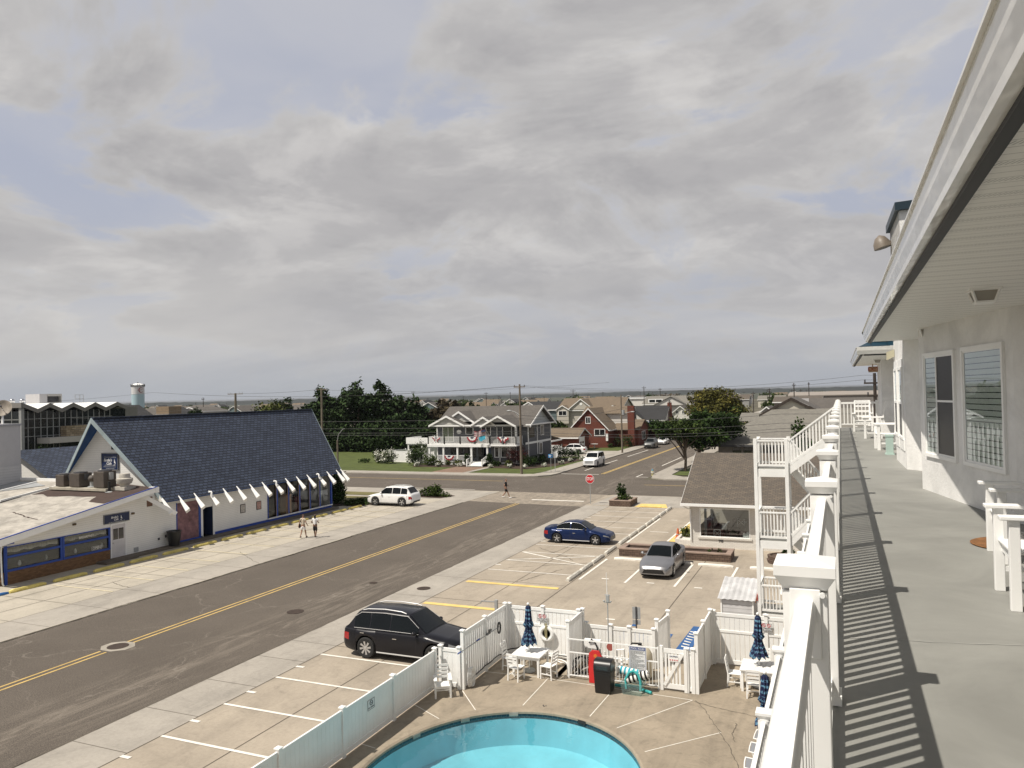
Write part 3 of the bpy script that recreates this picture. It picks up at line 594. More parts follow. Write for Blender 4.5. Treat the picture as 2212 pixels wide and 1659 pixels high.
nosign((-10.63, 27.31, 1.55), FRONT, 'no smoking and no vaping sign on the fence post by the life ring', .37, .27, [('NO SMOKING', .055, -.045), ('NO VAPING', .055, -.1)], [(-.085, .06, .058, 'red_paint'), (.085, .06, .058, 'red_paint')])
nosign((-2.65, 28.76, 1.55), FRONT, 'no smoking and no vaping sign behind the right-hand closed umbrella', .37, .27, [('NO SMOKING', .055, -.045), ('NO VAPING', .055, -.1)], [(-.085, .06, .058, 'red_paint'), (.085, .06, .058, 'red_paint')])
nosign((-12.975, 19.28, 1.0), EAST, 'no diving sign on the low solid white fence', .36, .3, [('NO DIVING', .06, -.09)], [(0, .045, .07, 'black_plastic')])
t = T('pool_rules_sign', 'white and navy pool rules board hung on the metal rail fence', 'sign', (-6.55, 25.66, 1.0)); M = FRONT((-6.55, 25.66, 1.0))
p = MB().box(-.3, .3, -.41, .41, -.012, 0, M).build('panel', 'sign_white', t)
MB().box(-.275, .275, .28, .385, 0, .003, M).build('header', 'sign_blue', t)
b = MB(); [b.box(*q, 0, .003, M) for q in ((-.28, .28, -.39, -.378), (-.28, -.268, -.378, .28), (.268, .28, -.378, .28))]; b.build('border', 'sign_blue', t)
text('POOL RULES', .085, 'sign_white', p, M @ Matrix.Translation((0, .33, .004)), ext=.001)
b = MB(); rr = random.Random(4)
for i in range(21):
    x = -.25; y = .25 - i * .029
    while x < .24:
        w = rr.uniform(.02, .07)
        if x + w > .25: break
        b.box(x, x + w, y - .007, y + .006, 0, .0025, M); x += w + .012
        if rr.random() < .05: break
b.build('fine_print', 'dark_metal', t)
# pump enclosure contents
mat('cream_tank', (.50, .44, .32), .5, .1, 2); mat('grey_pipe', (.42, .42, .40), .5, .1)
t = T('filter_tank', 'cream pool filter tank behind the pool rules sign', 'filter tank', (-6.7, 26.6, 0))
m = MB(); m.lathe([(.3, .05), (.42, .12), (.44, .5), (.42, .85), (.3, 1.05), (.12, 1.12), (.001, 1.13)], (-6.7, 26.6, 0), 24); m.build('tank', 'cream_tank', t, smooth=40)
m = MB(); m.cyl((-6.7, 26.6, 1.12), .07, .1); m.tube([(-6.75, 26.6, 1.2), (-6.95, 26.5, 1.22), (-7.05, 26.4, 1.1)], .03); m.build('valve', 'black_plastic', t)
t = T('pool_pump', 'white pool pump with looping pipes inside the enclosure', 'pump', (-7.4, 26.4, 0))
m = MB(); m.cyl((-7.4, 26.4, .05), .13, .4); m.tube([(-7.4, 26.4, .3), (-7.0, 26.5, .3)], .09); m.build('body', 'grey_pipe', t, smooth=40)
m = MB()
for q in ([(-7.45, 26.3, .4), (-7.45, 26.3, 1.0), (-7.2, 26.3, 1.05), (-7.2, 26.4, .6)], [(-7.3, 26.25, .7), (-7.55, 26.25, .7), (-7.6, 26.25, .2)], [(-7.25, 26.2, .45), (-7.25, 26.2, .85)], [(-7.9, 26.3, .9), (-7.9, 26.3, .3), (-7.6, 26.3, .25)]): m.tube(q, .032)
for zz in (.42, .55, .68): m.ball((-7.25, 26.2, zz), .06)
m.build('pipes', 'white_vinyl', t, smooth=40)
m = MB(); m.tube([(-7.65, 26.2, 1.12), (-7.65, 26.14, 1.12)], .13, 16); m.build('gauge', mat('dull_red', (.35, .09, .07), .6, .1), t)
t = T('pump_control_box', 'white control box above a dark hose reel in the enclosure', 'control box', (-8.35, 26.5, 0))
MB().box(-8.7, -8.1, 26.45, 26.6, .9, 1.2).build('box', 'white_paint', t); MB().box(-8.68, -8.64, 26.5, 26.55, 0, .9).box(-8.15, -8.11, 26.5, 26.55, 0, .9).build('leg', 'grey_metal', t)
m = MB(); m.tube([(-8.5, 26.43, 1.1), (-8.4, 26.38, 1.25), (-8.25, 26.4, 1.1), (-8.05, 26.3, .6), (-7.95, 26.2, .3)], .025); m.build('cable', 'black_plastic', t, smooth=40)
m = MB(); [m.tube([(-8.75 + .3 * math.cos(a) + .05 * k, 26.2 + .05 * k, .35 + .3 * math.sin(a)) for a in np.linspace(0, 6.28, 20)], .02, 6, False) for k in range(3)]; m.tube([(-8.9, 25.9, .05), (-8.6, 26, .4), (-8.3, 26.1, .6), (-8.0, 26.1, .9)], .03)
o = m.build('coiled_hose', 'black_plastic', loc=(-8.7, 26.2, 0), smooth=40); tag(o, 'black coiled hose lying inside the pump enclosure on its left', 'hose')
m = MB(); m.tube([(-8.9, 25.95, .06), (-8.3, 25.9, .12), (-7.9, 25.85, .06)], .02); m.tube([(-8.95, 26.0, .1), (-8.4, 26.2, .35), (-8.3, 26.3, .5)], .025)
o = m.build('pipe', 'grey_pipe', loc=(-8.9, 25.95, 0)); tag(o, 'thin grey pipes low in the left corner of the enclosure', 'pipe')
# tall thin mast with weather gear
t = T('weather_mast', 'thin grey mast with a white weather sensor rising from the pump enclosure', 'mast', (-7.72, 26.2, 0))
MB().cyl((-7.72, 26.2, .02), .02, 2.6, 8).build('mast', 'grey_metal', t); MB().tube([(-7.72, 26.2, 2.62), (-7.74, 26.2, 3.7)], [.018, .008], 6).build('antenna', 'white_paint', t)
m = MB(); m.box(-7.77, -7.66, 26.15, 26.25, 2.68, 2.9); m.bar((-7.85, 26.2, 2.66), (-7.6, 26.2, 2.66), .03); m.bar((-7.82, 26.2, 2.92), (-7.62, 26.2, 2.92), .025); m.ball((-7.85, 26.2, 2.7), .035); m.ball((-7.6, 26.2, 2.7), .03); m.build('sensor', 'grey_metal', t)
# accessible parking sign seen from behind
t = T('parking_sign', 'pair of bare grey metal sign backs on a dark post behind the pump enclosure', 'sign', (-7.55, 29.5, 0))
MB().box(-7.58, -7.53, 29.5, 29.53, 0, 1.66).build('post', 'dark_metal', t)
mat('alu', (.33, .34, .34), .45, .1, 3)
MB().box(-7.71, -7.39, 29.535, 29.545, 1.17, 1.64).build('upper_plate', 'alu', t, bevel=.01); MB().box(-7.71, -7.39, 29.535, 29.545, .96, 1.14).build('lower_plate', 'alu', t, bevel=.01)
# bin, board, toys
t = T('litter_bin', 'tall black plastic litter bin with a domed lid beside the toy box', 'litter bin', (-7.53, 24.98, .02))
m = MB(); m.lathe([(.25, 0), (.27, .03), (.3, .72), (.31, .74)], (0, 0, 0), 4, Matrix.Rotation(math.pi / 4, 4, 'Z') @ Matrix.Diagonal((1.38, 1.38, 1, 1))); m.build('body', 'black_plastic', t, local=True, bevel=.03)
m = MB(); pr = [(-.3, .74), (-.3, .9), (-.24, 1.02), (-.12, 1.09), (.12, 1.09), (.24, 1.02), (.3, .9), (.3, .74)]; m.prism([(-.3, y, z) for y, z in pr], (.6, 0, 0)); m.build('lid', 'black_plastic', t, local=True, bevel=.025, smooth=40)
MB().box(-.2, .2, -.3005, -.285, .8, .92).build('flap', mat('bin_gloss', (.03, .03, .03), .15, .1), t, local=True)
t = T('rescue_board', 'red rescue board leaning on the rail fence behind the black bin', 'rescue board', (-8.05, 25.55, .02)); M = Matrix.Translation((0, 0, 0)) @ Matrix.Rotation(R(-6), 4, 'X')
o2 = [(-.2, 0), (.2, .0), (.24, .5), (.24, .92), (.14, 1.1), (-.1, 1.1), (-.22, .98), (-.23, .5)]
MB().prism([(x, -.03, z) for x, z in o2], (0, .06, 0), M).build('board', 'red_paint', t, local=True, bevel=.012)
m = MB(); m.tube([M @ Vector((.02, -.034, .92)), M @ Vector((.02, -.037, .92))], .065, 16); m.build('emblem', mat('orange_badge', (.6, .16, .02), .5, .1), t, local=True)
m = MB(); m.box(-.04, -.01, -.036, -.03, .45, .8, M); m.build('slot', 'dark_hole', t, local=True)
def clearfn(nt, N, L):
    N.remove(N['Principled BSDF']); out = N['Material Output']; tr = N.new('ShaderNodeBsdfTransparent'); tr.inputs[0].default_value = (.8, .9, .9, 1); d = N.new('ShaderNodeBsdfPrincipled'); d.inputs['Base Color'].default_value = (.5, .62, .62, 1); d.inputs['Roughness'].default_value = .2
    mx = N.new('ShaderNodeMixShader'); mx.inputs[0].default_value = .18; L.new(tr.outputs[0], mx.inputs[1]); L.new(d.outputs[0], mx.inputs[2]); L.new(mx.outputs[0], out.inputs[0])
custom('clear_plastic', clearfn)
t = T('toy_box', 'clear plastic storage box of balls on the pool deck by the rail fence', 'storage box', (-6.6, 25.15, .02))
m = MB(); a, b, h = (.31, .2), (.37, .25), .36
V = [(-a[0], -a[1], 0), (a[0], -a[1], 0), (a[0], a[1], 0), (-a[0], a[1], 0), (-b[0], -b[1], h), (b[0], -b[1], h), (b[0], b[1], h), (-b[0], b[1], h)]
m.add(V, [(0, 3, 2, 1), (0, 1, 5, 4), (1, 2, 6, 5), (2, 3, 7, 6), (3, 0, 4, 7)]); m.build('tub', 'clear_plastic', t, local=True)
m = MB(); m.tube([V[4], V[5], V[6], V[7], V[4]], .014, 6); m.build('rim', 'clear_plastic', t, local=True)
for nm, c, x, y, r, lb in (('pink', (.62, .12, .2), -.1, -.05, .09, 'pink ball at the front of the clear storage box'), ('rose', (.6, .15, .25), .05, -.02, .085, 'rose pink ball beside the cream ball in the clear box'), ('cream', (.6, .45, .2), .19, -.04, .09, 'pale cream ball at the right of the clear box'), ('green', (.1, .35, .25), -.22, .0, .085, 'green ball at the left end of the clear box')):
    o = MB().ball((0, 0, 0), r).build('ball', mat(nm + '_ball', c, .5, .1), loc=(-6.6 + x, 25.15 + y, .03 + r), smooth=60, local=True); o.location = (-6.6 + x, 25.15 + y, .03 + r); tag(o, lb, 'ball')
mat('teal_foam', (.05, .38, .38), .8, .1)
m = MB(); m.tube([(-.24, .02, .1), (-.26, .04, .4), (-.15, .06, .62), (0, .06, .7), (.16, .06, .6), (.24, .04, .38), (.25, .02, .08)], .045, 10); o = m.build('pool_noodle', 'teal_foam', smooth=50); o.location = (-6.6, 25.15, .03); tag(o, 'teal foam noodle bent into an arch in the toy box', 'pool noodle')
m = MB(); m.tube([(-7.3, 25.42, .1), (-6.6, 25.5, .085), (-6.0, 25.2, .08)], .05, 10); o = m.build('pool_noodle', 'teal_foam', loc=(-7.3, 25.4, .04), smooth=50); tag(o, 'long teal foam noodle lying on the deck behind the toy box', 'pool noodle')
def roll(name, loc, L, r, ang, mt, label):
    m = MB(); m.tube([(-L / 2, 0, 0), (-L / 2 + .03, 0, 0), (L / 2 - .03, 0, 0), (L / 2, 0, 0)], [r * .8, r, r, r * .8], 14); o = m.build(name, mt, smooth=40); o.location = loc; o.rotation_euler = (0, R(ang[0]), R(ang[1])); tag(o, label, 'towel')
mat('teal_stripe', (.03, .33, .42), .9, .0, kind='stripe', a=.14, col2=(.75, .75, .72), line=1.); mat('black_stripe', (.012, .012, .012), .9, .0, kind='stripe', a=.14, col2=(.75, .75, .72), line=1.)
roll('rolled_towel', (-6.8, 25.4, .62), .75, .13, (4, -4), 'teal_stripe', 'rolled teal and white striped towel against the rail fence')
roll('rolled_towel', (-6.5, 25.32, .5), .85, .14, (-18, 6), 'black_stripe', 'rolled black and white striped towel piled over the toy box')
# rescue pole, hoses, life ring
t = T('rescue_pole', 'long rescue pole with blue grips hung along the tall left fence', 'rescue pole', (-11.97, 22.95, 1.4))
MB().tube([(-11.98, 22.95, 1.42), (-11.98, 26.5, 1.36)], .018).build('pole', 'grey_metal', t)
m = MB(); [m.tube([(-11.98, a, 1.42), (-11.98, a + .22, 1.415)], .024) for a in (22.95, 24.4)]; m.build('grip', 'blue_paint', t)
m = MB(); m.box(-12.0, -11.95, 25.2, 25.5, 1.36, 1.42); m.box(-12.0, -11.95, 25.4, 25.6, 1.42, 1.5); m.tube([(-11.97, 26.3 + .12 * math.cos(a), 1.33 + .2 * math.sin(a)) for a in np.linspace(0, 6.28, 16)], .03, 6, False); m.build('hook', 'black_plastic', t)
def wavy(pts, amp, seed):
    rr = random.Random(seed); out = []
    for a, b in zip(pts, pts[1:]):
        for i in range(6): t_ = i / 6; out.append(tuple(a[k] + (b[k] - a[k]) * t_ + (rr.uniform(-amp, amp) if k == 2 else rr.uniform(-amp, amp) * .2) for k in range(3)))
    out.append(pts[-1]); return out
o = MB().tube(wavy([(-11.98, 23.75, .3), (-11.98, 25.3, .3), (-11.98, 27.1, .3), (-11.5, 27.32, .3), (-9.3, 27.3, .22)], .05, 3), .022).build('garden_hose', 'black_plastic', loc=(-11.98, 23.7, .3), smooth=50); tag(o, 'black hose slung along the foot of the tall left fence', 'hose')
m = MB(); [m.tube([(-11.95 + .02 * k, 23.72 + .16 * math.cos(a) + .03 * k, .38 + .33 * math.sin(a)) for a in np.linspace(0, 6.28, 22)], .012, 6, False) for k in range(5)]
o = m.build('coiled_hose', 'white_vinyl', loc=(-11.95, 23.7, .1), smooth=50); tag(o, 'white hose coiled on the end post of the tall left fence', 'hose')
m = MB(); m.tube(wavy([(-10.4, 27.2, .3), (-9.9, 27.1, .12), (-9.2, 26.9, .06)], .04, 9), .02); m.tube(wavy([(-10.5, 27.25, .25), (-9.8, 27.0, .06), (-9.2, 26.8, .05)], .03, 8), .02); o = m.build('loose_hose', 'white_vinyl', loc=(-10.4, 27.2, .05)); tag(o, 'white hoses trailing on the deck behind the left pool table', 'hose')
t = T('life_ring', 'white life ring with a rope hanging on the fence below the no smoking sign', 'life ring', (-10.45, 27.26, .98))
m = MB(); k = [(.23 + .075 * math.cos(a), .055 * math.sin(a)) for a in np.linspace(0, 2 * math.pi, 11)]; m.lathe(k, (0, 0, 0), 28, Matrix.Rotation(math.pi / 2, 4, 'X')); m.build('ring', 'white_vinyl', t, local=True, smooth=60)
m = MB(); [m.tube([(-.02 + .02 * i, -.05, .4), (-.04 + .03 * i, -.08, .1), (-.02 + .02 * i, -.07, -.15)], .01, 5) for i in range(4)]; m.build('rope', mat('rope', (.4, .36, .2), .9, .2), t, local=True)
# ---------------------------------------------------------------- chairs, tables, umbrellas
def side_chair(label, loc, rz, group):      # seat faces local +Y
    t = T('dining_chair', label, 'chair', loc, rz, group)
    MB().box(-.22, .22, -.2, .24, .43, .455).build('seat', 'white_paint', t, local=True, bevel=.006)
    for sx in (-1, 1):
        MB().box(sx * .2 - .02, sx * .2 + .02, .19, .23, 0, .43).build('leg', 'white_paint', t, local=True)
        MB().bar((sx * .2, -.22, 0), (sx * .2, -.2, .45), .04).bar((sx * .2, -.2, .44), (sx * .2, -.29, .95), .04).build('leg', 'white_paint', t, local=True)
    m = MB(); [m.bar((-.2, -.205 - .17 * (z - .45) - .005, z), (.2, -.205 - .17 * (z - .45) - .005, z), .022, .07) for z in (.58, .7, .82, .93)]; m.build('backrest', 'white_paint', t, local=True)
    m = MB(); [m.box(s * .2 - .012, s * .2 + .012, -.2, .2, .16, .19) for s in (-1, 1)]; m.box(-.2, .2, -.01, .015, .165, .19); m.box(-.2, .2, .2, .22, .36, .42); m.build('stretcher', 'white_paint', t, local=True)
    return t
def table(label, loc, w, d, group=None):
    t = T('dining_table', label, 'table', loc, 0, group)
    m = MB(); n = 7
    for i in range(n): m.box(-w / 2 + i * w / n + .004, -w / 2 + (i + 1) * w / n - .004, -d / 2, d / 2, .7, .725)
    m.box(-w / 2 + .02, w / 2 - .02, -d / 2 + .03, d / 2 - .03, .67, .7); m.build('tabletop', 'white_paint', t, local=True)
    for sx in (-1, 1):
        for sy in (-1, 1): MB().box(sx * (w / 2 - .08) - .035, sx * (w / 2 - .08) + .035, sy * (d / 2 - .08) - .035, sy * (d / 2 - .08) + .035, 0, .67).build('leg', 'white_paint', t, local=True)
    m = MB(); m.box(-w / 2 + .1, w / 2 - .1, -d / 2 + .07, -d / 2 + .09, .58, .67); m.box(-w / 2 + .1, w / 2 - .1, d / 2 - .09, d / 2 - .07, .58, .67); m.build('apron', 'white_paint', t, local=True)
    return t
table('white square dining table left of the pump enclosure, near the life ring', (-10.54, 25.85, .02), 1.1, 1.1)
G1 = 'white dining chairs around the pool tables'
ch = side_chair('white slatted chair at the left side of the left pool table', (-11.35, 25.85, .02), R(-90), G1)
bpy.context.view_layer.update()
dup(ch, (-10.75, 24.98, .02), R(-8), 'white slatted chair at the near side of the left pool table, back to the pool', G1)
dup(ch, (-9.72, 25.5, .02), R(80), 'white slatted chair at the right side of the left pool table', G1)
dup(ch, (-11.0, 26.65, .02), R(190), 'white slatted chair between the left pool table and the life ring', G1)
table('white square dining table right of the picket gate, under a closed umbrella', (-2.78, 27.03, .02), 1.1, 1.15)
dup(ch, (-3.55, 26.95, .02), R(-88), 'white slatted chair at the left side of the right pool table', G1)
dup(ch, (-2.85, 26.15, .02), R(2), 'white slatted chair at the near side of the right pool table', G1)
dup(ch, (-2.7, 27.95, .02), R(180), 'white slatted chair between the right pool table and the back fence', G1)
def arm_chair(name, label, loc, rz, s=1., sh=.43, ah=.66, bh=1.05, w=.6, group=None):
    t = T(name, label, 'armchair', loc, rz, group); h = w / 2
    m = MB(); [m.box(-h + .03, h - .03, -.22 + i * .095, -.22 + i * .095 + .085, sh - .02, sh) for i in range(5)]; m.build('seat', 'white_paint', t, local=True, bevel=.004)
    for sx in (-1, 1):
        MB().box(sx * h - .03, sx * h + .03, .2, .27, 0, ah).build('leg', 'white_paint', t, local=True, bevel=.004)
        MB().bar((sx * (h - .01), -.24, 0), (sx * (h - .01), -.26, ah), .06, .05).bar((sx * (h - .05), -.24, sh - .1), (sx * (h - .05), -.38, bh), .05, .03).build('leg', 'white_paint', t, local=True)
        MB().box(sx * h - .055, sx * h + .055, -.32, .33, ah, ah + .03).build('armrest', 'white_paint', t, local=True, bevel=.006)
    m = MB(); n = 4
    for i in range(n): z = sh + .14 + i * (bh - sh - .16) / (n - 1); m.bar((-h + .04, -.25 - .2 * (z - sh), z), (h - .04, -.25 - .2 * (z - sh), z), .02, .075)
    m.build('backrest', 'white_paint', t, local=True)
    m = MB(); [m.box(s_ * (h - .01) - .015, s_ * (h - .01) + .015, -.22, .2, .16, .2) for s_ in (-1, 1)]; m.box(-h, h, .0, .03, .165, .195); m.box(-h + .03, h - .03, .2, .22, sh - .1, sh - .02); m.build('stretcher', 'white_paint', t, local=True)
    return t
arm_chair('patio_armchair', 'white armchair standing alone at the corner of the low fence', (-12.5, 22.8, .02), R(212), w=.5, bh=.92, ah=.6, sh=.4)
mat('umbrella_weave', (.008, .014, .055), .95, .15, 3, 'weave', a=.15, b=.035, col2=(.16, .35, .5))
def umbrella(label, loc, H, seed):
    t = T('closed_umbrella', label, 'umbrella', loc, 0, 'closed navy umbrellas by the pool'); rr = random.Random(seed)
    MB().cyl((0, 0, 0), .022, H, 10).build('pole', 'white_paint', t, local=True)
    MB().ball((0, 0, H + .03), .05).build('finial', 'white_paint', t, local=True, smooth=60)
    m = MB(); prof = [(.03, H - .02), (.07, H - .08), (.085, H - .35), (.1, H - .6), (.14, H - .72), (.085, H - .82), (.1, H - .92), (.15, H - 1.12), (.2, H - 1.32), (.21, H - 1.4)]
    n = 32
    for (r, z) in prof:
        for j in range(n):
            a = 2 * math.pi * j / n; q = 1.25 * r * (1 + .22 * math.sin(a * 8 + z)); zz = z - (.05 * math.sin(a * 8) if z < H - 1.3 else 0); m.v.append((q * math.cos(a) + .03 * (H - z) * (rr.random() * .1), q * math.sin(a), zz))
    for i in range(len(prof) - 1):
        for j in range(n): a = i * n + j; b = i * n + (j + 1) % n; m.f.append([a, a + n, b + n, b])
    c = m.build('canopy', 'umbrella_weave', t, local=True, smooth=60)
    m = MB(); m.tube([(.1 * math.cos(a), .1 * math.sin(a), H - .79) for a in np.linspace(0, 6.28, 14)], .012, 5, False); m.build('strap', 'navy_paint', t, local=True)
    MB().tube([(0, 0, .02), (0, 0, .08)], [.22, .2], 18).build('base', 'grey_metal', t, local=True)
    return t
umbrella('closed navy and blue umbrella through the left pool table', (-10.6, 25.86, .02), 2.4, 1)
umbrella('closed navy and blue umbrella through the right pool table', (-2.76, 27.07, .02), 2.42, 2)
umbrella('closed navy and blue umbrella nearest the balcony rail, above the loungers', (-2.1, 22.0, .02), 2.25, 3)
mat('grey_sling', (.22, .23, .25), .8, .1, 4, 'stripe', a=.02, col2=(.26, .27, .29), line=1.)
def lounger(label, loc, rz):
    t = T('pool_lounger', label, 'sun lounger', loc, rz, 'grey sling loungers in a row beside the pool')
    MB().add([(0, -.28, .38), (0, .28, .38), (.5, .28, .33), (.5, -.28, .33), (1.2, .28, .36), (1.2, -.28, .36)], [(0, 3, 2, 1), (3, 5, 4, 2)]).add([(0, -.28, .37), (0, .28, .37), (.5, .28, .32), (.5, -.28, .32), (1.2, .28, .35), (1.2, -.28, .35)], [(0, 1, 2, 3), (3, 2, 4, 5)]).build('sling_seat', 'grey_sling', t, local=True)
    MB().prism([(1.2, -.28, .36), (1.75, -.28, .85), (1.75, .28, .85), (1.2, .28, .36)], (.01, 0, -.01)).build('backrest', 'grey_sling', t, local=True)
    m = MB()
    for s in (-1, 1): m.tube([(-.02, s * .3, .38), (.5, s * .3, .33), (1.2, s * .3, .36), (1.76, s * .3, .86)], .018)
    m.tube([(-.02, -.3, .38), (-.03, 0, .38), (-.02, .3, .38)], .018); m.tube([(1.76, -.3, .86), (1.76, .3, .86)], .018); m.build('frame', 'white_paint', t, local=True, smooth=50)
    for s in (-1, 1):
        MB().tube([(.06, s * .3, .37), (.12, s * .3, .15), (.22, s * .3, .0)], .016).build('leg', 'white_paint', t, local=True, smooth=50); MB().tube([(1.25, s * .3, .36), (1.1, s * .3, .0)], .016).build('leg', 'white_paint', t, local=True)
    return t
ln = lounger('grey sling lounger nearest the camera, only its corner past the balcony rail', (-2.5, 20.65, .02), R(3)); bpy.context.view_layer.update()
dup(ln, (-2.47, 21.6, .02), R(0), 'grey sling lounger in the middle of the row under the balcony rail')
dup(ln, (-2.42, 22.45, .02), R(-3), 'grey sling lounger at the far end of the row, beside the umbrella base')
# ---------------------------------------------------------------- the hotel: walls, deck, roof
hotel = T('hotel_building', 'white stucco hotel wing with a grey deck, vinyl soffit and white gutter on the right', 'hotel', (2.5, 10, 0))
ZD = 8.35; ZS = 10.92
wl = [(5, -6), (2.6, -6), (2.6, 9.4), (1.9, 10.75), (1.18, 14.01), (1.62, 14.6), (1.62, 16.75), (1.44, 16.9), (1.18, 17.19), (1.14, 19.5), (1.75, 21.2), (1.75, 28.9), (1.30, 29.1), (1.42, 34.95), (5, 34.95)]
m = MB()
for a, b in zip(wl, wl[1:]):
    top = ZS + (2.6 if (a == (1.18, 17.19) or a == (1.44, 16.9) and 0) else .1)
    m.add([(a[0], a[1], ZD), (b[0], b[1], ZD), (b[0], b[1], top), (a[0], a[1], top)], [(0, 1, 2, 3)])
m.poly([(2.0, -6, 0), (2.0, 35, 0), (2.0, 35, ZD - .3), (2.0, -6, ZD - .3)]); m.poly([(2, 35, 0), (9, 35, 0), (9, 35, ZD), (2, 35, ZD)])
m.add([(1.18, 17.19, ZS + .1), (1.18, 17.19, 13.52), (4.5, 16.6, 13.52), (4.5, 16.6, ZS + .1), (1.14, 19.5, ZS + .1), (1.14, 19.5, 13.52), (4.5, 19.5, 13.52), (4.5, 19.5, ZS + .1)], [(0, 3, 2, 1), (4, 5, 6, 7), (0, 1, 5, 4)])
m.build('wall', 'stucco', hotel)
m = MB(); m.prism([(1.1, 17.1, 13.52), (4.5, 16.5, 13.52), (4.5, 19.6, 13.52), (1.06, 19.58, 13.52)], (0, 0, .16)); m.build('tower_cap', mat('teal_metal', (.006, .022, .035), .4, .15), hotel)
m = MB(); m.poly(flat(-.05, 5, -6, 34.95, ZD)); m.box(-.08, 2, -6, 34.95, ZD - .3, ZD - .005); m.build('deck', 'deck_paint', hotel)
m = MB(); crack(m, (0.0, 5.55), (2.5, 6.0), 30, .03, .004, ZD + .003, 3); crack(m, (0, 9.9), (1.9, 10.6), 30, .03, .005, ZD + .003, 5); m.build('deck_seams', mat('deck_seam', (.36, .36, .34), .8, .1), hotel)
m = MB(); m.poly(flat(-.85, 2, 2, 34.95, 5.5)); m.box(-.87, 2, 2, 34.95, 5.22, 5.495); m.build('lower_deck', 'deck_paint', hotel)
# soffit with vented vinyl panels, dark frieze, gutter
def soffitfn(nt, N, L):
    P = N['Principled BSDF']; tc = N.new('ShaderNodeTexCoord'); sp = N.new('ShaderNodeSeparateXYZ'); L.new(tc.outputs['UV'], sp.inputs[0])
    def mth(op, a, b=0.):
        q = N.new('ShaderNodeMath'); q.operation = op
        for i, v in enumerate((a, b)):
            if isinstance(v, (int, float)): q.inputs[i].default_value = v
            else: L.new(v, q.inputs[i])
        return q.outputs[0]
    f = mth('FRACT', mth('DIVIDE', sp.outputs[1], .1)); g = mth('FRACT', mth('DIVIDE', sp.outputs[1], .3)); h = mth('FRACT', mth('DIVIDE', mth('ADD', sp.outputs[0], mth('MULTIPLY', sp.outputs[1], .5)), .022))
    ln = mth('LESS_THAN', f, .09); vent = mth('MULTIPLY', mth('MULTIPLY', mth('GREATER_THAN', g, .4), mth('LESS_THAN', g, .58)), mth('GREATER_THAN', h, .6))
    k = mth('SUBTRACT', 1, mth('MAXIMUM', mth('MULTIPLY', ln, .35), mth('MULTIPLY', vent, .45)))
    cb = N.new('ShaderNodeMix'); cb.data_type = 'RGBA'; cb.inputs[6].default_value = (0, 0, 0, 1); cb.inputs[7].default_value = (.80, .79, .75, 1); L.new(k, cb.inputs[0]); L.new(cb.outputs[2], P.inputs['Base Color']); P.inputs['Roughness'].default_value = .5
    b = N.new('ShaderNodeBump'); b.inputs['Strength'].default_value = .5; b.inputs['Distance'].default_value = .01; L.new(f, b.inputs['Height']); L.new(b.outputs[0], P.inputs['Normal'])
custom('soffit_vinyl', soffitfn)
def guttermat(nt, N, L):
    P = N['Principled BSDF']; P.inputs['Base Color'].default_value = (.74, .73, .69, 1); P.inputs['Roughness'].default_value = .16; P.inputs['Coat Weight'].default_value = .5; P.inputs['Coat Roughness'].default_value = .05
    tc = N.new('ShaderNodeTexCoord'); mp = N.new('ShaderNodeMapping'); mp.inputs['Scale'].default_value = (3, 1.2, 3); L.new(tc.outputs['Object'], mp.inputs[0])
    t = N.new('ShaderNodeTexNoise'); t.inputs['Scale'].default_value = 2.2; t.inputs['Detail'].default_value = 2; L.new(mp.outputs[0], t.inputs[0]); b = N.new('ShaderNodeBump'); b.inputs['Strength'].default_value = .3; b.inputs['Distance'].default_value = .05; L.new(t.outputs[0], b.inputs['Height']); L.new(b.outputs[0], P.inputs['Normal'])
custom('gutter_enamel', guttermat)
XG = .43
def roofpart(y0, y1, nm_y=None):
    m = MB(); m.box(.6, 3.2, y0, y1, ZS, ZS + .03); m.build('soffit', 'soffit_vinyl', hotel)
    m = MB(); m.prism([(.545, y0, ZS - .03), (.6, y0, ZS - .03), (.61, y0, ZS - .005), (.61, y0, ZS + .1), (.545, y0, ZS + .1)], (0, y1 - y0, 0)); m.build('frieze_strip', mat('charcoal_strip', (.025, .027, .03), .6, .15), hotel)
    pr = [(XG, ZS + .2), (XG + .018, ZS + .2), (XG + .018, ZS + .165), (XG + .03, ZS + .1), (XG + .055, ZS + .035), (XG + .06, ZS - .005), (.545, ZS - .005), (.545, ZS + .2), (.535, ZS + .2), (.535, ZS + .03), (XG + .08, ZS + .03), (XG + .055, ZS + .1), (XG + .035, ZS + .19), (XG, ZS + .185)]
    m = MB(); m.prism([(x, y0, z) for x, z in pr], (0, y1 - y0, 0)); m.build('gutter', 'gutter_enamel', hotel)
    m = MB(); m.prism([(.5, y0, ZS + .215), (4.5, y0, ZS + 2.2), (4.5, y0, ZS + 2.1), (.6, y0, ZS + .12)], (0, y1 - y0, 0)); m.build('metal_roof', mat('teal_roof', (.01, .035, .055), .4, .15, kind='metalroof', a=.4), hotel)
roofpart(-6, 17.15); roofpart(23.55, 36)
m = MB(); m.prism([(.45, 23.5, ZS - .005), (.45, 23.36, ZS + .0), (.45, 23.3, ZS + .1), (.45, 23.28, ZS + .2), (.45, 23.52, ZS + .2)], (1.0, 0, 0)); m.build('gutter', 'gutter_enamel', hotel)
m = MB(); m.box(.62, 1.5, 23.5, 23.56, ZS - .04, ZS + .12); m.build('frieze_strip', 'charcoal_strip', hotel)
m = MB(); m.poly([(.5, 23.3, ZS + .21), (1.6, 23.3, ZS + .21), (1.6, 24.6, ZS + .75)]); m.build('metal_roof', 'teal_roof', hotel)
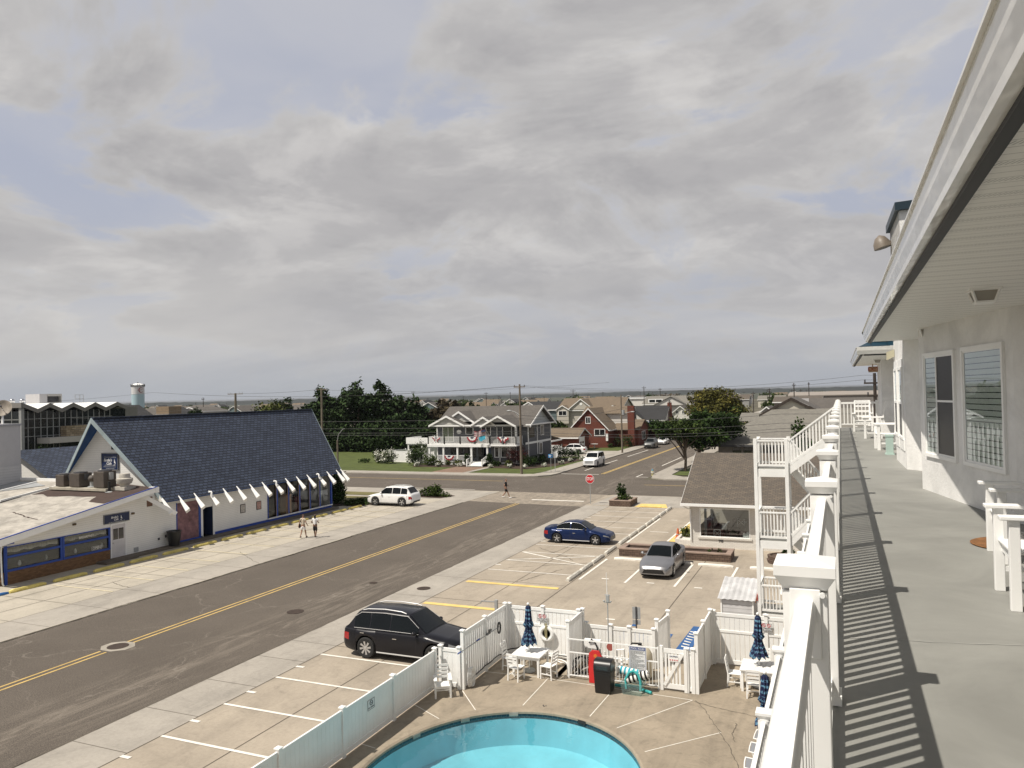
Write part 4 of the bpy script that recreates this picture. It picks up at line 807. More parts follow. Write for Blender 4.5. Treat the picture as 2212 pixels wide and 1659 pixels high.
# soffit lights
for y, x in ((8.6, 1.3), (13.85, 1.3), (28.0, 1.15)):
    M = Matrix.Translation((x, y, ZS)); m = MB(); m.lathe([(.19, -.02), (.19, 0)], (0, 0, 0), 4, M @ Matrix.Rotation(math.pi / 4, 4, 'Z')); m.lathe([(.105, -.14), (.12, -.13), (.12, -.115)], (0, 0, 0), 4, M @ Matrix.Rotation(math.pi / 4, 4, 'Z'))
    for a in range(4): q = MB(); m.bar(M @ Vector((.11 * math.cos(a * 1.571 + .785), .11 * math.sin(a * 1.571 + .785), -.13)), M @ Vector((.165 * math.cos(a * 1.571 + .785), .165 * math.sin(a * 1.571 + .785), -.01)), .02)
    f = m.build('ceiling_light', 'white_paint', hotel); MB().lathe([(.10, -.125), (.155, -.015)], (0, 0, 0), 4, M @ Matrix.Rotation(math.pi / 4, 4, 'Z')).build('diffuser', mat('frosted', (.30, .28, .24), .3, .1), f)
# windows in the canted bay (plane a-b), coordinates along plane
def plane_frame(a, b, off=.0):
    a = Vector((*a, 0)); b = Vector((*b, 0)); u = (b - a).normalized(); n = Vector((u.y, -u.x, 0))
    return Matrix(((u.x, 0, n.x, a.x + n.x * off), (u.y, 0, n.y, a.y + n.y * off), (0, 1, 0, 0), (0, 0, 1, 0))), (b - a).length
custom_glass = mat('window_glass', (.10, .12, .11), .03, .1, 1, spec=1.0)
custom_glass.node_tree.nodes['Principled BSDF'].inputs['Transmission Weight'].default_value = 0
def paneglass(nt, N, L):
    N.remove(N['Principled BSDF']); out = N['Material Output']; tr = N.new('ShaderNodeBsdfTransparent'); tr.inputs[0].default_value = (.75, .8, .78, 1); gl = N.new('ShaderNodeBsdfGlossy'); gl.inputs['Roughness'].default_value = .01; gl.inputs[0].default_value = (.9, .95, 1, 1)
    mx = N.new('ShaderNodeMixShader'); L.new(facing(N, L, .16), mx.inputs[0]); L.new(tr.outputs[0], mx.inputs[1]); L.new(gl.outputs[0], mx.inputs[2]); L.new(mx.outputs[0], out.inputs[0])
custom('pane_glass', paneglass)
mat('blind', (.80, .80, .76), .6, .06); mat('screen', (.018, .018, .02), .4, .1)
def fullwin(M, x0, x1, z0, z1, split=None, blind=True, label=None):
    m = MB(); w = .05
    for q in ((x0, x0 + w, z0, z1), (x1 - w, x1, z0, z1), (x0 + w, x1 - w, z0, z0 + w), (x0 + w, x1 - w, z1 - w, z1)): m.box(q[0], q[1], q[2], q[3], 0, .035, M)
    for q in ((x0 + w, x0 + w + .03, z0 + w, z1 - w), (x1 - w - .03, x1 - w, z0 + w, z1 - w), (x0 + w + .03, x1 - w - .03, z0 + w, z0 + w + .03), (x0 + w + .03, x1 - w - .03, z1 - w - .03, z1 - w)): m.box(q[0], q[1], q[2], q[3], 0, .02, M)
    f = m.build('window', 'white_vinyl', hotel)
    MB().box(x0 + .08, x1 - .08, z0 + .08, z1 - .08, .002, .003, M).build('recess', 'dark_hole', f)
    a, b, c, d = x0 + .08, x1 - .08, z0 + .08, z1 - .08
    if blind:
        m = MB(); n = int((d - c) / .075)
        for i in range(n): z = c + (i + .5) * (d - c) / n; m.add([M @ Vector(p) for p in ((a + .01, z - .036, .0035), (b - .01, z - .036, .0035), (b - .01, z + .03, .011), (a + .01, z + .03, .011))], [(0, 1, 2, 3)])
        m.build('blind', 'blind', f)
    MB().poly([M @ Vector(p) for p in ((a, c, .015), (b, c, .015), (b, d, .015), (a, d, .015))]).build('pane', 'pane_glass', f)
    if split: MB().box(split, b, c, d, .017, .02, M).build('insect_screen', 'screen', f); MB().box(split - .02, split + .02, c, d, .0165, .03, M).box(split + .02, b, (c + d) / 2 + .05, (c + d) / 2 + .08, .0205, .026, M).build('mullion', 'white_vinyl', f)
M, Lh = plane_frame((1.18, 14.01), (1.9, 10.75))
def along(y): return (14.01 - y) / (14.01 - 10.75) * Lh
fullwin(M, along(13.76), along(12.5), 8.9, 10.51, along(13.3) + .1)
fullwin(M, along(12.24), along(10.96), 8.9, 10.52)
M, Lh = plane_frame((1.14, 19.5), (1.18, 17.19))
for y1, y0 in ((19.35, 18.62), (18.3, 17.5)): 
    a, b = 19.5 - y1, 19.5 - y0; m = MB()
    m.box(a - .08, b + .08, 8.7, 8.92, 0, .02, M).box(a - .08, b + .08, 10.4, 10.56, 0, .02, M).build('sill_panel', 'white_vinyl', hotel)
    fullwin(M, a, b, 8.92, 10.4, None, True); m = MB(); m.box(a + .08, b - .08, 9.0, 9.64, .017, .022, M); m.build('insect_screen', 'screen', hotel); m = MB(); m.box(a + .05, b - .05, 9.64, 9.69, .016, .03, M); m.build('mullion', 'white_vinyl', hotel)
m = MB(); m.prism([(1.14, 19.35, 10.68), (.98, 19.35, 10.6), (.98, 19.35, 10.78), (1.14, 19.35, 10.84)], (0, -.12, 0)); m.build('wall_light', mat('lamp_beige', (.45, .42, .3), .5, .1), hotel)
m = MB(); m.lathe([(.24, 0), (.22, .12), (.14, .24), (.02, .3)], (0, 0, 0), 10, Matrix.Translation((.98, 19.3, 13.15)) @ Matrix.Rotation(R(-15), 4, 'Y') @ Matrix.Diagonal((.8, .9, 1, 1))); m.box(1.1, 1.2, 19.27, 19.33, 13.22, 13.3); m.build('flood_light', mat('lamp_brown', (.18, .15, .12), .5, .15), hotel, smooth=60)
ex = MB().box(1.06, 1.42, 33.96, 34.0, 10.6, 10.83).box(1.2, 1.24, 33.97, 33.99, 10.83, ZS).build('exit_sign', mat('exit_tan', (.45, .33, .22), .6, .1), hotel)
text('EXIT', .2, mat('exit_red', (.30, .06, .03), .6, .1), ex, FRONT((1.24, 33.957, 10.715)))
# door mat, teal bin, chairs on the deck
o = MB().lathe([(.40, 0), (.42, .012), (.4, .02), (.001, .02)], (0, 0, 0), 32).build('door_mat', mat('coir', (.22, .10, .035), 1., .35, 14, bump=.6)); o.location = (1.62, 9.25, ZD); tag(o, 'round brown coir mat on the balcony deck behind the white chairs', 'doormat')
t = T('waste_bin', 'small mint green bin against the balcony wall behind the far chairs', 'bin', (1.08, 20.9, ZD)); mat('mint', (.40, .52, .47), .5, .08)
MB().box(-.09, .07, -.14, .14, .02, .44).build('body', 'mint', t, local=True, bevel=.006); MB().box(-.1, .08, -.15, .15, .44, .48).build('lid', 'mint', t, local=True); MB().box(-.11, .09, -.16, .16, 0, .03).build('foot', 'mint', t, local=True)
G2 = 'white armchairs along the balcony'
a1 = arm_chair('balcony_armchair', 'nearest tall white armchair on the balcony, cut by the right edge of the view', (1.37, 6.9, ZD), R(90), w=.62, sh=.42, ah=.66, bh=1.15, group=G2); bpy.context.view_layer.update()
dup(a1, (1.57, 8.58, ZD), R(90), 'second tall white armchair, just behind the nearest, beside the coir mat')
dup(a1, (1.1, 22.6, ZD), R(95), 'white armchair beside the mint green bin on the balcony'); dup(a1, (.95, 27.6, ZD), R(88), 'white armchair further along the balcony, short of the end rail'); dup(a1, (.75, 31.9, ZD), R(180), 'farthest white armchair, standing in front of the end rail of the balcony')
# ---------------------------------------------------------------- balcony railing
def railing(name, label, x, ys, zd, h, cat='railing', balz=True, bw=.034, caps=True, n=15):
    t = T(name, label, cat, (x, ys[0], zd))
    for i, y in enumerate(ys):
        w = .058; m = MB(); m.box(x - w, x + w, y - w, y + w, zd - .25, zd + h + .02); m.box(x - .04, x + .04, y - w - .008, y - w, zd + h - .16, zd + h + .03) if i < 4 else None
        m.box(x - .04, x + .04, y + w, y + w + .008, zd + h - .16, zd + h + .03) if i < 4 else None
        p = m.build('post', 'white_vinyl', t, bevel=.003)
        c = .08; z = zd + h + .015; m = MB(); m.lathe([(w * 1.42, .012), (w * 1.5, .02), (c * 1.36, .046), (c * 1.414, .05), (c * 1.414, .078), (.001, .098)], (0, 0, 0), 4, Matrix.Translation((x, y, z)) @ Matrix.Rotation(math.pi / 4, 4, 'Z')); m.build('post_cap', 'white_vinyl', p)
        if i < 5:
            m = MB(); [m.tube([(x + sx * .045, y - w - .0005, zd + h + .015), (x + sx * .045, y - w - .012, zd + h + .015)], .0075, 10) for sx in (1,)]; m.build('screw_cap', 'white_vinyl', p)
        if i < 6: MB().box(x - w - .012, x + w + .012, y - w - .012, y + w + .012, zd, zd + .05).build('base_collar', 'white_vinyl', p)
    for a, b in zip(ys, ys[1:]):
        w = .06; pr = [(x - .026, h - .055), (x - .026, h - .01), (x - .02, h), (x + .02, h), (x + .026, h - .01), (x + .026, h - .055)]
        m = MB(); m.prism([(q, a + w, zd + z) for q, z in pr], (0, b - a - 2 * w, 0)); m.build('top_rail', 'white_vinyl', t, smooth=50)
        m = MB(); m.box(x - .026, x + .026, a + w, b - w, zd + .09, zd + .135); m.build('bottom_rail', 'white_vinyl', t)
        m = MB(); k = n or int((b - a) / .125)
        for j in range(k): y = a + (j + .5 + .0) * (b - a) / k if 0 else a + .06 + (j + 1) * (b - a - .12) / (k + 1); m.box(x - .016, x + .016, y - .019, y + .019, zd + .13, zd + h - .05)
        m.build('balusters', 'white_vinyl', t)
    return t
ys = [.25 + 2.08 * i for i in range(17)]; ys[-1] = 34.0
railing('balcony_railing', 'white balcony railing with capped posts running away from the camera', -.105, [-3.9, -1.83] + ys, ZD, 1.07)
t = T('end_railing', 'white railing closing the far end of the balcony', 'railing', (.6, 34.85, ZD))
m = MB(); [m.box(x - .05, x + .05, 34.8, 34.9, ZD, ZD + 1.12) for x in (-.05, 1.36)]; m.build('post', 'white_vinyl', t)
m = MB(); m.box(0, 1.31, 34.82, 34.88, ZD + .98, ZD + 1.06); m.box(0, 1.31, 34.82, 34.88, ZD + .12, ZD + .17); m.build('rail', 'white_vinyl', t)
m = MB(); [m.box(x - .02, x + .02, 34.83, 34.87, ZD + .17, ZD + .98) for x in np.arange(.12, 1.3, .135)]; m.build('balusters', 'white_vinyl', t)
railing('lower_railing', 'white railing of the floor below, glimpsed past the top rail beside the pool table', -.82, [4.2, 6.3, 8.4, 10.5, 12.6, 14.7, 16.8, 18.95, 21, 23, 25, 27, 29], 5.5, 1.07)
# ---------------------------------------------------------------- outside staircase
st = T('staircase', 'white open timber staircase climbing three storeys to the balcony', 'staircase', (-2.5, 31.5, 0))
XA, XB, YA, YB = -3.08, -1.95, 31.0, 32.35
def posts_(x, y, z1, w=.13): MB().box(x - w / 2, x + w / 2, y - w / 2, y + w / 2, 0, z1).build('post', 'white_paint', st, bevel=.004)
for x in (XA, XB):
    for y in (YA, YB): posts_(x, y, 8.12)
def railrun(p, q, h=1.0, gap=.115, name='guard_rail', cap=True):
    m = MB(); p = Vector(p); q = Vector(q); up = Vector((0, 0, 1)); m.bar(p + up * h, q + up * h, .09, .05); m.bar(p + up * .1, q + up * .1, .05, .08)
    d = q - p; n = max(2, int(math.hypot(d.x, d.y) / gap))
    for i in range(n): c = p + d * (i + .5) / n; m.box(c.x - .018, c.x + .018, c.y - .018, c.y + .018, c.z + .1, c.z + h)
    m.build(name, 'white_paint', st)
def flight(x0, z0, x1, z1, y0, y1):
    n = max(3, int(abs(z1 - z0) / .18)); m = MB(); d = (x1 - x0) / n; e = (z1 - z0) / n
    for i in range(n): m.box(min(x0 + d * i, x0 + d * (i + 1)) - .01, max(x0 + d * i, x0 + d * (i + 1)) + .01, y0 + .05, y1 - .05, z0 + e * (i + .5) - .02, z0 + e * (i + .5) + .02)
    m.build('treads', 'white_paint', st)
    m = MB(); [m.prism([(x0, y, z0 - .25), (x1, y, z1 - .25), (x1, y, z1 + .06), (x0, y, z0 + .06)], (0, .045, 0)) for y in (y0, y1 - .045)]; m.build('stringer', 'white_paint', st)
    railrun((x0, y0 + .02, z0 + .02), (x1, y0 + .02, z1 + .02)); railrun((x0, y1 - .02, z0 + .02), (x1, y1 - .02, z1 + .02))
for z in (7.0, 4.25, 1.45):
    MB().box(XA, XB, YA, YB, z - .04, z).build('landing', 'deck_paint', st); m = MB(); m.box(XA + .07, XB - .07, YA - .03, YA + .02, z - .34, z - .041); m.box(XA + .07, XB - .07, YB - .02, YB + .03, z - .34, z - .041); m.box(XA - .03, XA + .02, YA + .07, YB - .07, z - .34, z - .041); m.build('rim_joist', 'white_paint', st)
    railrun((XA + .07, YA, z), (XB - .07, YA, z), 1.04); railrun((XA + .07, YB, z), (XB - .07, YB, z), 1.04); railrun((XA, YA + .07, z), (XA, YB - .07, z), 1.04)
ym = (YA + YB) / 2
flight(XB + .07, 7.0, -.12, ZD, YA, ym - .03); flight(XB + .07, 7.0, -.12 - .6, 5.55, ym + .03, YB)
flight(XB + .07, 4.25, -.72, 5.5, YA, ym - .03); flight(XB + .07, 4.25, -.3, 2.85, ym + .03, YB); flight(XB + .07, 1.45, -.3, 2.85, YA, ym - .03); flight(XB + .07, 1.45, -.2, .05, ym + .03, YB)
MB().box(-.72, 2, 30.9, 32.5, 2.72, 2.85).build('landing', 'deck_paint', st)
m = MB(); m.box(-3.16, -3.14, 30.9, 31.02, 1.9, 2.15); m.build('fire_alarm', 'red_paint', st)
# ---------------------------------------------------------------- shed
t = T('storage_shed', 'low white clapboard shed with a rusty-edged corrugated roof beside the stairs', 'shed', (-4.2, 34, 0))
m = MB(); m.add([(-4.82, 33, 0), (-3.53, 33, 0), (-3.53, 33, 1.33), (-4.82, 33, 1.33), (-4.82, 35.15, 0), (-3.53, 35.15, 0), (-3.53, 35.15, 1.68), (-4.82, 35.15, 1.68)], [(0, 1, 2, 3), (5, 4, 7, 6), (4, 0, 3, 7), (1, 5, 6, 2)])
m.build('wall', mat('shed_siding', (.55, .55, .56), .6, .1, 1.5, 'siding', a=.16, line=.4), t)
m = MB(); m.box(-4.84, -4.78, 32.97, 33.0, 0, 1.33).box(-3.57, -3.51, 32.97, 33.0, 0, 1.33).build('corner_trim', 'white_trim', t)
m = MB(); n = 26; k = []
for i in range(n + 1): x = -4.95 + i * (1.53) / n; z = .015 * math.sin(i * math.pi / 2); k.append((x, z))
for i in range(n): (a, za), (b, zb) = k[i], k[i + 1]; m.poly([(a, 32.88, 1.35 + za), (b, 32.88, 1.35 + zb), (b, 35.25, 1.74 + zb), (a, 35.25, 1.74 + za)])
m.build('roof', mat('corrugated', (.58, .58, .58), .5, .12, 2, dirt=.25), t); m = MB(); rr = random.Random(3); [m.box(-3.44, -3.405, y, y + .07, 1.30 + (y - 32.88) * .165 - rr.uniform(0, .05), 1.365 + (y - 32.88) * .165) for y in np.arange(32.9, 35.2, .1)]; m.build('rust_edge', mat('rust', (.25, .11, .05), .9, .3, 9), t)
# ---------------------------------------------------------------- motel office
of = T('office_building', 'white painted brick office with a brown shingle roof and picture window', 'office', (-2, 55, 0))
WX0, WX1, WY0, WY1 = -9.12, 9.0, 50.0, 60.4
m = MB()
def wallq(mb, x0, x1, z0, z1, y): mb.poly([(x0, y, z0), (x1, y, z0), (x1, y, z1), (x0, y, z1)])
wallq(m, WX0, -8.5, 0, 2.75, WY0); wallq(m, -8.5, -5.4, 0, .72, WY0); wallq(m, -8.5, -5.4, 2.55, 2.75, WY0); wallq(m, -5.4, WX1, 0, 2.75, WY0)
m.poly([(WX0, WY1, 0), (WX0, 56.2, 0), (WX0, 56.2, .8), (WX0, WY1, .8)]); m.poly([(WX0, 51.4, 0), (WX0, WY0, 0), (WX0, WY0, 2.75), (WX0, 51.4, 2.75)]); m.poly([(WX0, 56.2, 0), (WX0, 51.4, 0), (WX0, 51.4, .8), (WX0, 56.2, .8)]); m.poly([(WX0, WY1, 2.5), (WX0, 51.4, 2.5), (WX0, 51.4, 2.75), (WX0, WY1, 2.75)])
m.poly([(WX0, 50, 2.75), (WX0, 60.4, 2.75), (WX0, 55.2, 5.25)][::-1]); m.poly([(WX1, WY1, 0), (WX0, WY1, 0), (WX0, WY1, 2.75), (WX1, WY1, 2.75)]); m.poly([(WX1, 50, 0), (WX1, 60.4, 0), (WX1, 60.4, 2.75), (WX1, 55.2, 5.25), (WX1, 50, 2.75)])
m.box(-8.62, -5.3, 49.93, 50.0, .6, .72); m.box(-9.9, -9.14, 50.6, 51.8, 0, .32); m.build('wall', 'white_brick', of)
m = MB(); e0 = (49.3, 2.90); e1 = (61.1, 2.90); rg = (55.3, 5.66)
for (a, b) in ((e0, rg), (rg, e1)): m.poly([(-9.55, a[0], a[1]), (9.4, a[0], a[1]), (9.4, b[0], b[1]), (-9.55, b[0], b[1])])
m.build('roof', 'brown_shingle', of)
m = MB(); m.box(-9.56, 9.4, 49.2, 49.3, 2.74, 2.9); m.box(-9.5, 9.4, 49.3, 50.0, 2.72, 2.75)
for (a, b) in ((e0, rg), (rg, e1)): m.prism([(-9.57, a[0], a[1] - .02), (-9.57, b[0], b[1] - .02), (-9.57, b[0], b[1] - .18), (-9.57, a[0], a[1] - .18)], (.04, 0, 0))
m.build('fascia', 'white_trim', of)
m = MB(); m.tube([(-9.4, 49.25, 2.74), (-9.2, 49.6, 2.55), (-9.05, 49.93, 2.45), (-9.05, 49.93, .5)], .04, 8); m.build('downpipe', 'white_trim', of)
f = MB().box(-8.5, -8.44, 49.98, 50.05, .72, 2.55).box(-5.46, -5.4, 49.98, 50.05, .72, 2.55).box(-8.44, -5.46, 49.98, 50.05, .72, .77).box(-8.44, -5.46, 49.98, 50.05, 2.5, 2.55).build('window', 'white_trim', of)
MB().poly([(-8.44, 50.02, .77), (-5.46, 50.02, .77), (-5.46, 50.02, 2.5), (-8.44, 50.02, 2.5)]).build('pane', 'pane_glass', f)
MB().box(-5.85, -5.5, 50.035, 50.04, .8, 1.05).build('window_sign', 'sign_white', f)
text('98', .3, 'dark_metal', of, FRONT((-7.2, 49.985, .5)), 'house_number')
MB().poly(flat(WX0 + .02, WX1, 50.1, 60.3, .05)).build('floor', mat('int_floor', (.16, .14, .115), .8, .1), of)
m = MB(); wallq(m, WX0, WX1, 0, 2.6, 59.8); m.poly([(-4.6, 50.1, 0), (-4.6, 59.8, 0), (-4.6, 59.8, 2.6), (-4.6, 50.1, 2.6)]); m.poly(flat(WX0, WX1, 50.1, 60.3, 2.62)); m.build('inner_wall', mat('int_wall', (.28, .26, .22), .8, .05), of)
mat('dark_red', (.10, .01, .012), .6, .1); mat('wood_dark', (.05, .03, .02), .5, .2)
def inside(name, lab, cat, mt, parts, loc):
    t = T(name, lab, cat, loc)
    for nm, mm, b in parts:
        m = MB()
        for q in b: (m.box(*q) if len(q) == 6 else m.bar(*q))
        m.build(nm, mm, t, bevel=.01)
inside('office_desk', 'dark wooden desk behind the office picture window', 'desk', 0, [('desktop', 'wood_dark', [(-6.9, -5.6, 53.3, 54.0, 1.28, 1.34)]), ('leg', 'wood_dark', [(-6.9, -6.85, 53.3, 54, .05, 1.28)]), ('leg', 'wood_dark', [(-5.65, -5.6, 53.3, 54, .05, 1.28)]), ('drawer', 'wood_dark', [(-6.85, -5.65, 53.32, 53.36, 1.14, 1.28)])], (-6.25, 53.6, .05))
inside('office_chair', 'white cross-back chair at the dark desk inside the office', 'chair', 0, [('seat', 'white_paint', [(-6.5, -6.05, 52.8, 53.2, .55, .6)]), ('back', 'white_paint', [((-6.5, 52.8, .6), (-6.5, 52.8, 1.5), .04), ((-6.05, 52.8, .6), (-6.05, 52.8, 1.5), .04), ((-6.5, 52.8, 1.05), (-6.05, 52.8, 1.45), .03), ((-6.05, 52.8, 1.05), (-6.5, 52.8, 1.45), .03), ((-6.5, 52.8, 1.48), (-6.05, 52.8, 1.48), .05)]), ('leg', 'white_paint', [(-6.5, -6.46, 52.8, 52.84, .05, .55), (-6.09, -6.05, 52.8, 52.84, .05, .55), (-6.5, -6.46, 53.16, 53.2, .05, .55), (-6.09, -6.05, 53.16, 53.2, .05, .55)])], (-6.28, 53, .05))
inside('sofa', 'dark red curved sofa on the left inside the office window', 'sofa', 0, [('seat', 'dark_red', [(-8.4, -7.2, 51.6, 52.3, .05, .95)]), ('backrest', 'dark_red', [(-8.4, -8.0, 51.6, 52.4, .95, 1.55), (-8.0, -7.2, 52.1, 52.4, .95, 1.25)]), ('cushion', 'white_cloth', [(-7.35, -7.05, 51.6, 51.9, .95, 1.3)])], (-7.8, 52, .05))
inside('armchair', 'dark brown tub armchair in the middle of the office window', 'armchair', 0, [('seat', 'wood_dark', [(-6.95, -6.2, 50.9, 51.5, .05, .75)]), ('backrest', 'wood_dark', [(-7.0, -6.15, 51.4, 51.6, .75, 1.15)]), ('cushion', 'beige_cloth', [(-6.85, -6.3, 50.95, 51.35, .75, .85)])], (-6.6, 51.2, .05))
inside('cafe_chair', 'small white cross-back chair close to the office glass', 'chair', 0, [('seat', 'white_paint', [(-7.7, -7.3, 50.6, 51.0, .5, .54)]), ('back', 'white_paint', [((-7.7, 50.55, .54), (-7.7, 50.55, 1.1), .035), ((-7.3, 50.55, .54), (-7.3, 50.55, 1.1), .035), ((-7.7, 50.55, .65), (-7.3, 50.55, 1.08), .025), ((-7.3, 50.55, .65), (-7.7, 50.55, 1.08), .025), ((-7.7, 50.55, 1.1), (-7.3, 50.55, 1.1), .04)]), ('leg', 'white_paint', [(-7.7, -7.67, 50.6, 50.63, .05, .5), (-7.33, -7.3, 50.6, 50.63, .05, .5)])], (-7.5, 50.8, .05))
inside('curtain', 'white curtain at the left of the office interior', 'curtain', 0, [('curtain', 'white_cloth', [(-8.45, -8.3, 51.5, 51.6, .4, 2.5), (-8.2, -8.0, 52.5, 52.6, .9, 2.5)])], (-8.3, 52, .4))
t = T('planter_bed', 'white brick planter with a green shrub at the office corner', 'planter', (-9.6, 51.4, 0)); MB().box(-10.25, -9.15, 50.75, 50.95, .02, .34).box(-10.25, -10.05, 50.95, 53.4, .02, .34).box(-10.05, -9.15, 50.95, 53.4, .02, .22).build('wall', 'white_brick', t)
t = T('traffic_cone', 'orange traffic cone standing beside the office planter shrub', 'traffic cone', (-10.4, 52.5, .03)); mat('cone_orange', (.45, .09, .02), .6, .15)
MB().lathe([(.17, .03), (.05, .68), (.03, .7)], (0, 0, 0), 16).build('body', 'cone_orange', t, local=True, smooth=60); MB().box(-.2, .2, -.2, .2, 0, .035).build('base', 'cone_orange', t, local=True); MB().lathe([(.125, .28), (.1, .4)], (0, 0, 0), 16).build('band', 'grey_metal', t, local=True)
# ---------------------------------------------------------------- wheel stops, planters
def wheelstop(label, loc, rz, L, mt, group, h=.13, w=.17, seed=0):
    rr = random.Random(seed); m = MB(); n = 10; pr = [(-w / 2, 0), (-w / 2, h * .55), (-w / 4, h), (w / 4, h), (w / 2, h * .55), (w / 2, 0)]
    for i in range(n + 1):
        x = -L / 2 + L * i / n; e = .75 if i in (0, n) else 1
        for y, z in pr: m.v.append((x, y * e + rr.uniform(-.006, .006), z * e + rr.uniform(-.008, .008) * (z > 0)))
    for i in range(n):
        for j in range(5): a = i * 6 + j; m.f.append([a, a + 6, a + 7, a + 1])
    m.f.append([0, 1, 2, 3, 4, 5]); m.f.append([n * 6 + q for q in (5, 4, 3, 2, 1, 0)])
    o = m.build('wheel_stop', mt, bevel=0); o.location = loc; o.rotation_euler = (0, 0, rz); tag(o, label, 'wheel stop', group); return o
mat('stop_yellow', (.70, .58, .18), .85, .2, 3, dirt=.25, bump=.3); mat('stop_white', (.62, .59, .52), .85, .12, 4, dirt=.45, bump=.5); mat('stop_clean', (.74, .71, .64), .8, .08, 3, dirt=.1); mat('stop_blue', (.03, .14, .38), .8, .2, 3)
yl = ['beside the brick corner below the café downpipe', 'under the first café window pair', 'in front of the white café door step', 'left of the black café bin', 'in front of the black café bin', 'in front of the café entrance', 'below the small framed notice', 'below the first tall café window', 'left of the walking couple', 'right of the walking couple', 'below the surfboard in the window', 'at the café corner', 'by the dark shrub bed', 'at the nose of the white parked car']
yy = [28.4, 30.95, 33.5, 38.6, 41.2, 43.8, 46.35, 48.95, 51.5, 54.1, 56.9, 59.3, 36.05]
for i, y in enumerate(yy[:12]): wheelstop('yellow wheel stop ' + yl[i], (-41.25, y, .02), R(90), 2.05, 'stop_yellow', 'yellow wheel stops along the café', .17, .24, seed=i)
wheelstop('yellow wheel stop between the white café door and the gas meter wall', (-41.25, 36.05, .02), R(90), 2.05, 'stop_yellow', 'yellow wheel stops along the café', .17, .24, seed=13)
wheelstop('blue wheel stop at the left edge of the café lot', (-41.25, 26.3, .02), R(90), 2.05, 'stop_blue', None, seed=15)
dl = ['chipped, nearest the yellow line', 'flaking, second from the near end', 'beside the crossed-out bay', 'left of the brown stone planter', 'by the nose of the blue saloon', 'one stall beyond the blue saloon', 'two stalls beyond the blue saloon', 'three stalls beyond the blue saloon', 'second from the far end of the row', 'at the far end beside the yellow patch']
for i, (a, b) in enumerate([(38.9, 41.1), (41.1, 43.2), (43.35, 45.6), (46.1, 48.4), (49.3, 51.75), (51.9, 54.1), (54.3, 56.6), (56.9, 59.0), (59.2, 61.4), (61.6, 63.7), (64.1, 66.2)]): wheelstop('old white wheel stop ' + (dl + ['last of the diagonal row'])[i], (-13.65, (a + b) / 2, .02), R(90), b - a, 'stop_white', 'old white wheel stops between the parking rows', h=.17, w=.26, seed=30 + i)
for x0, x1, y, lb in ((-12.75, -10.7, 44.95, 'left of the silver saloon'), (-10.2, -8.1, 44.9, 'behind the silver saloon'), (-7.75, -5.8, 44.75, 'in the empty stall right of the silver saloon'), (-4.9, -2.9, 44.75, 'behind the white stair posts'), (-13.05, -11.1, 49.25, 'between the stone planter and the office lane')): wheelstop('clean white wheel stop ' + lb, ((x0 + x1) / 2, y, .02), 0, x1 - x0, 'stop_clean', 'clean white wheel stops before the office', h=.15, w=.2, seed=60)
wheelstop('faded yellow wheel stop on the yellow patch beyond the corner planter', (-15.4, 66.1, .035), 0, 1.85, 'fade_yellow', None, seed=70)
def planter(label, x0, x1, y0, y1, h):
    t = T('stone_planter', label, 'planter', ((x0 + x1) / 2, (y0 + y1) / 2, 0)); m = MB(); w = .28
    m.box(x0, x1, y0, y0 + w, .02, h); m.box(x0, x1, y1 - w, y1, .02, h); m.box(x0, x0 + w, y0 + w, y1 - w, .02, h); m.box(x1 - w, x1, y0 + w, y1 - w, .02, h); m.build('wall', 'retaining_block', t, bevel=.02)
    m = MB(); w2 = .32; a = .025; m.box(x0 - a, x1 + a, y0 - a, y0 + w2, h, h + .09); m.box(x0 - a, x1 + a, y1 - w2, y1 + a, h, h + .09); m.box(x0 - a, x0 + w2, y0 + w2, y1 - w2, h, h + .089); m.box(x1 - w2, x1 + a, y0 + w2, y1 - w2, h, h + .089); m.build('coping', mat('coping_block', (.27, .20, .16), .9, .2, 2), t, bevel=.015)
    MB().box(x0 + w, x1 - w, y0 + w, y1 - w, .02, h - .04).build('soil', 'mulch', t); return t
planter('long low brown stone planter behind the silver saloon', -12.75, -6.1, 46, 47.7, .42)
planter('square brown stone planter with shrubs beside the stop sign', -19.08, -17.15, 66.0, 68.5, .47)
t = T('stone_planter', 'rounded brown stone planter half hidden behind the staircase', 'planter', (-3.4, 46.9, 0)); MB().lathe([(.85, 0), (.9, .2), (.82, .22), (.86, .42), (.7, .44), (.66, .36), (.001, .36)], (-3.3, 46.9, .02), 12).build('wall', 'retaining_block', t)
# ---------------------------------------------------------------- café with the big blue A-frame roof
cafe = T('cafe_building', 'white clapboard café with a steep navy shingle A-frame roof and blue trim', 'café', (-48, 45, 0))
CX = -43.3
def zl(y): return 2.77 + .156 * (y - 27.61)
def roofz(x): return 9.1 - 1.0545 * abs(x + 48)
m = MB()
def ew(y0, y1, z0, z1, x=CX, z1b=None): m.poly([(x, y0, z0), (x, y1, z0), (x, y1, z1 if z1b is None else z1b), (x, y0, z1)])
ew(28.45, 35.3, 2.13, zl(28.45) - .2, z1b=zl(35.3) - .2); ew(35.3, 36.42, 2.32, zl(35.3) - .2, z1b=zl(36.42) - .2); ew(36.42, 38.5, 0, zl(36.42) - .2, z1b=zl(38.5) - .2)
ew(38.5, 40.69, 0, 4.1); ew(40.69, 42.62, 2.93, 4.1); ew(40.69, 42.62, 0, .1); ew(42.62, 43.05, 0, 4.1); ew(43.05, 44.03, 2.27, 4.1); ew(44.03, 50.0, .33, 4.1)
m.poly([(-51, 28.45, 2.13), (CX, 28.45, 2.13), (CX, 28.45, zl(28.45) - .2), (-51, 28.45, zl(28.45) - .2)]); m.poly([(-51, 38.8, 0), (-51, 28.45, 0), (-51, 28.45, 2.7), (-51, 38.8, 4.2)])
hw = (9.1 - 3.3) / 1.0545
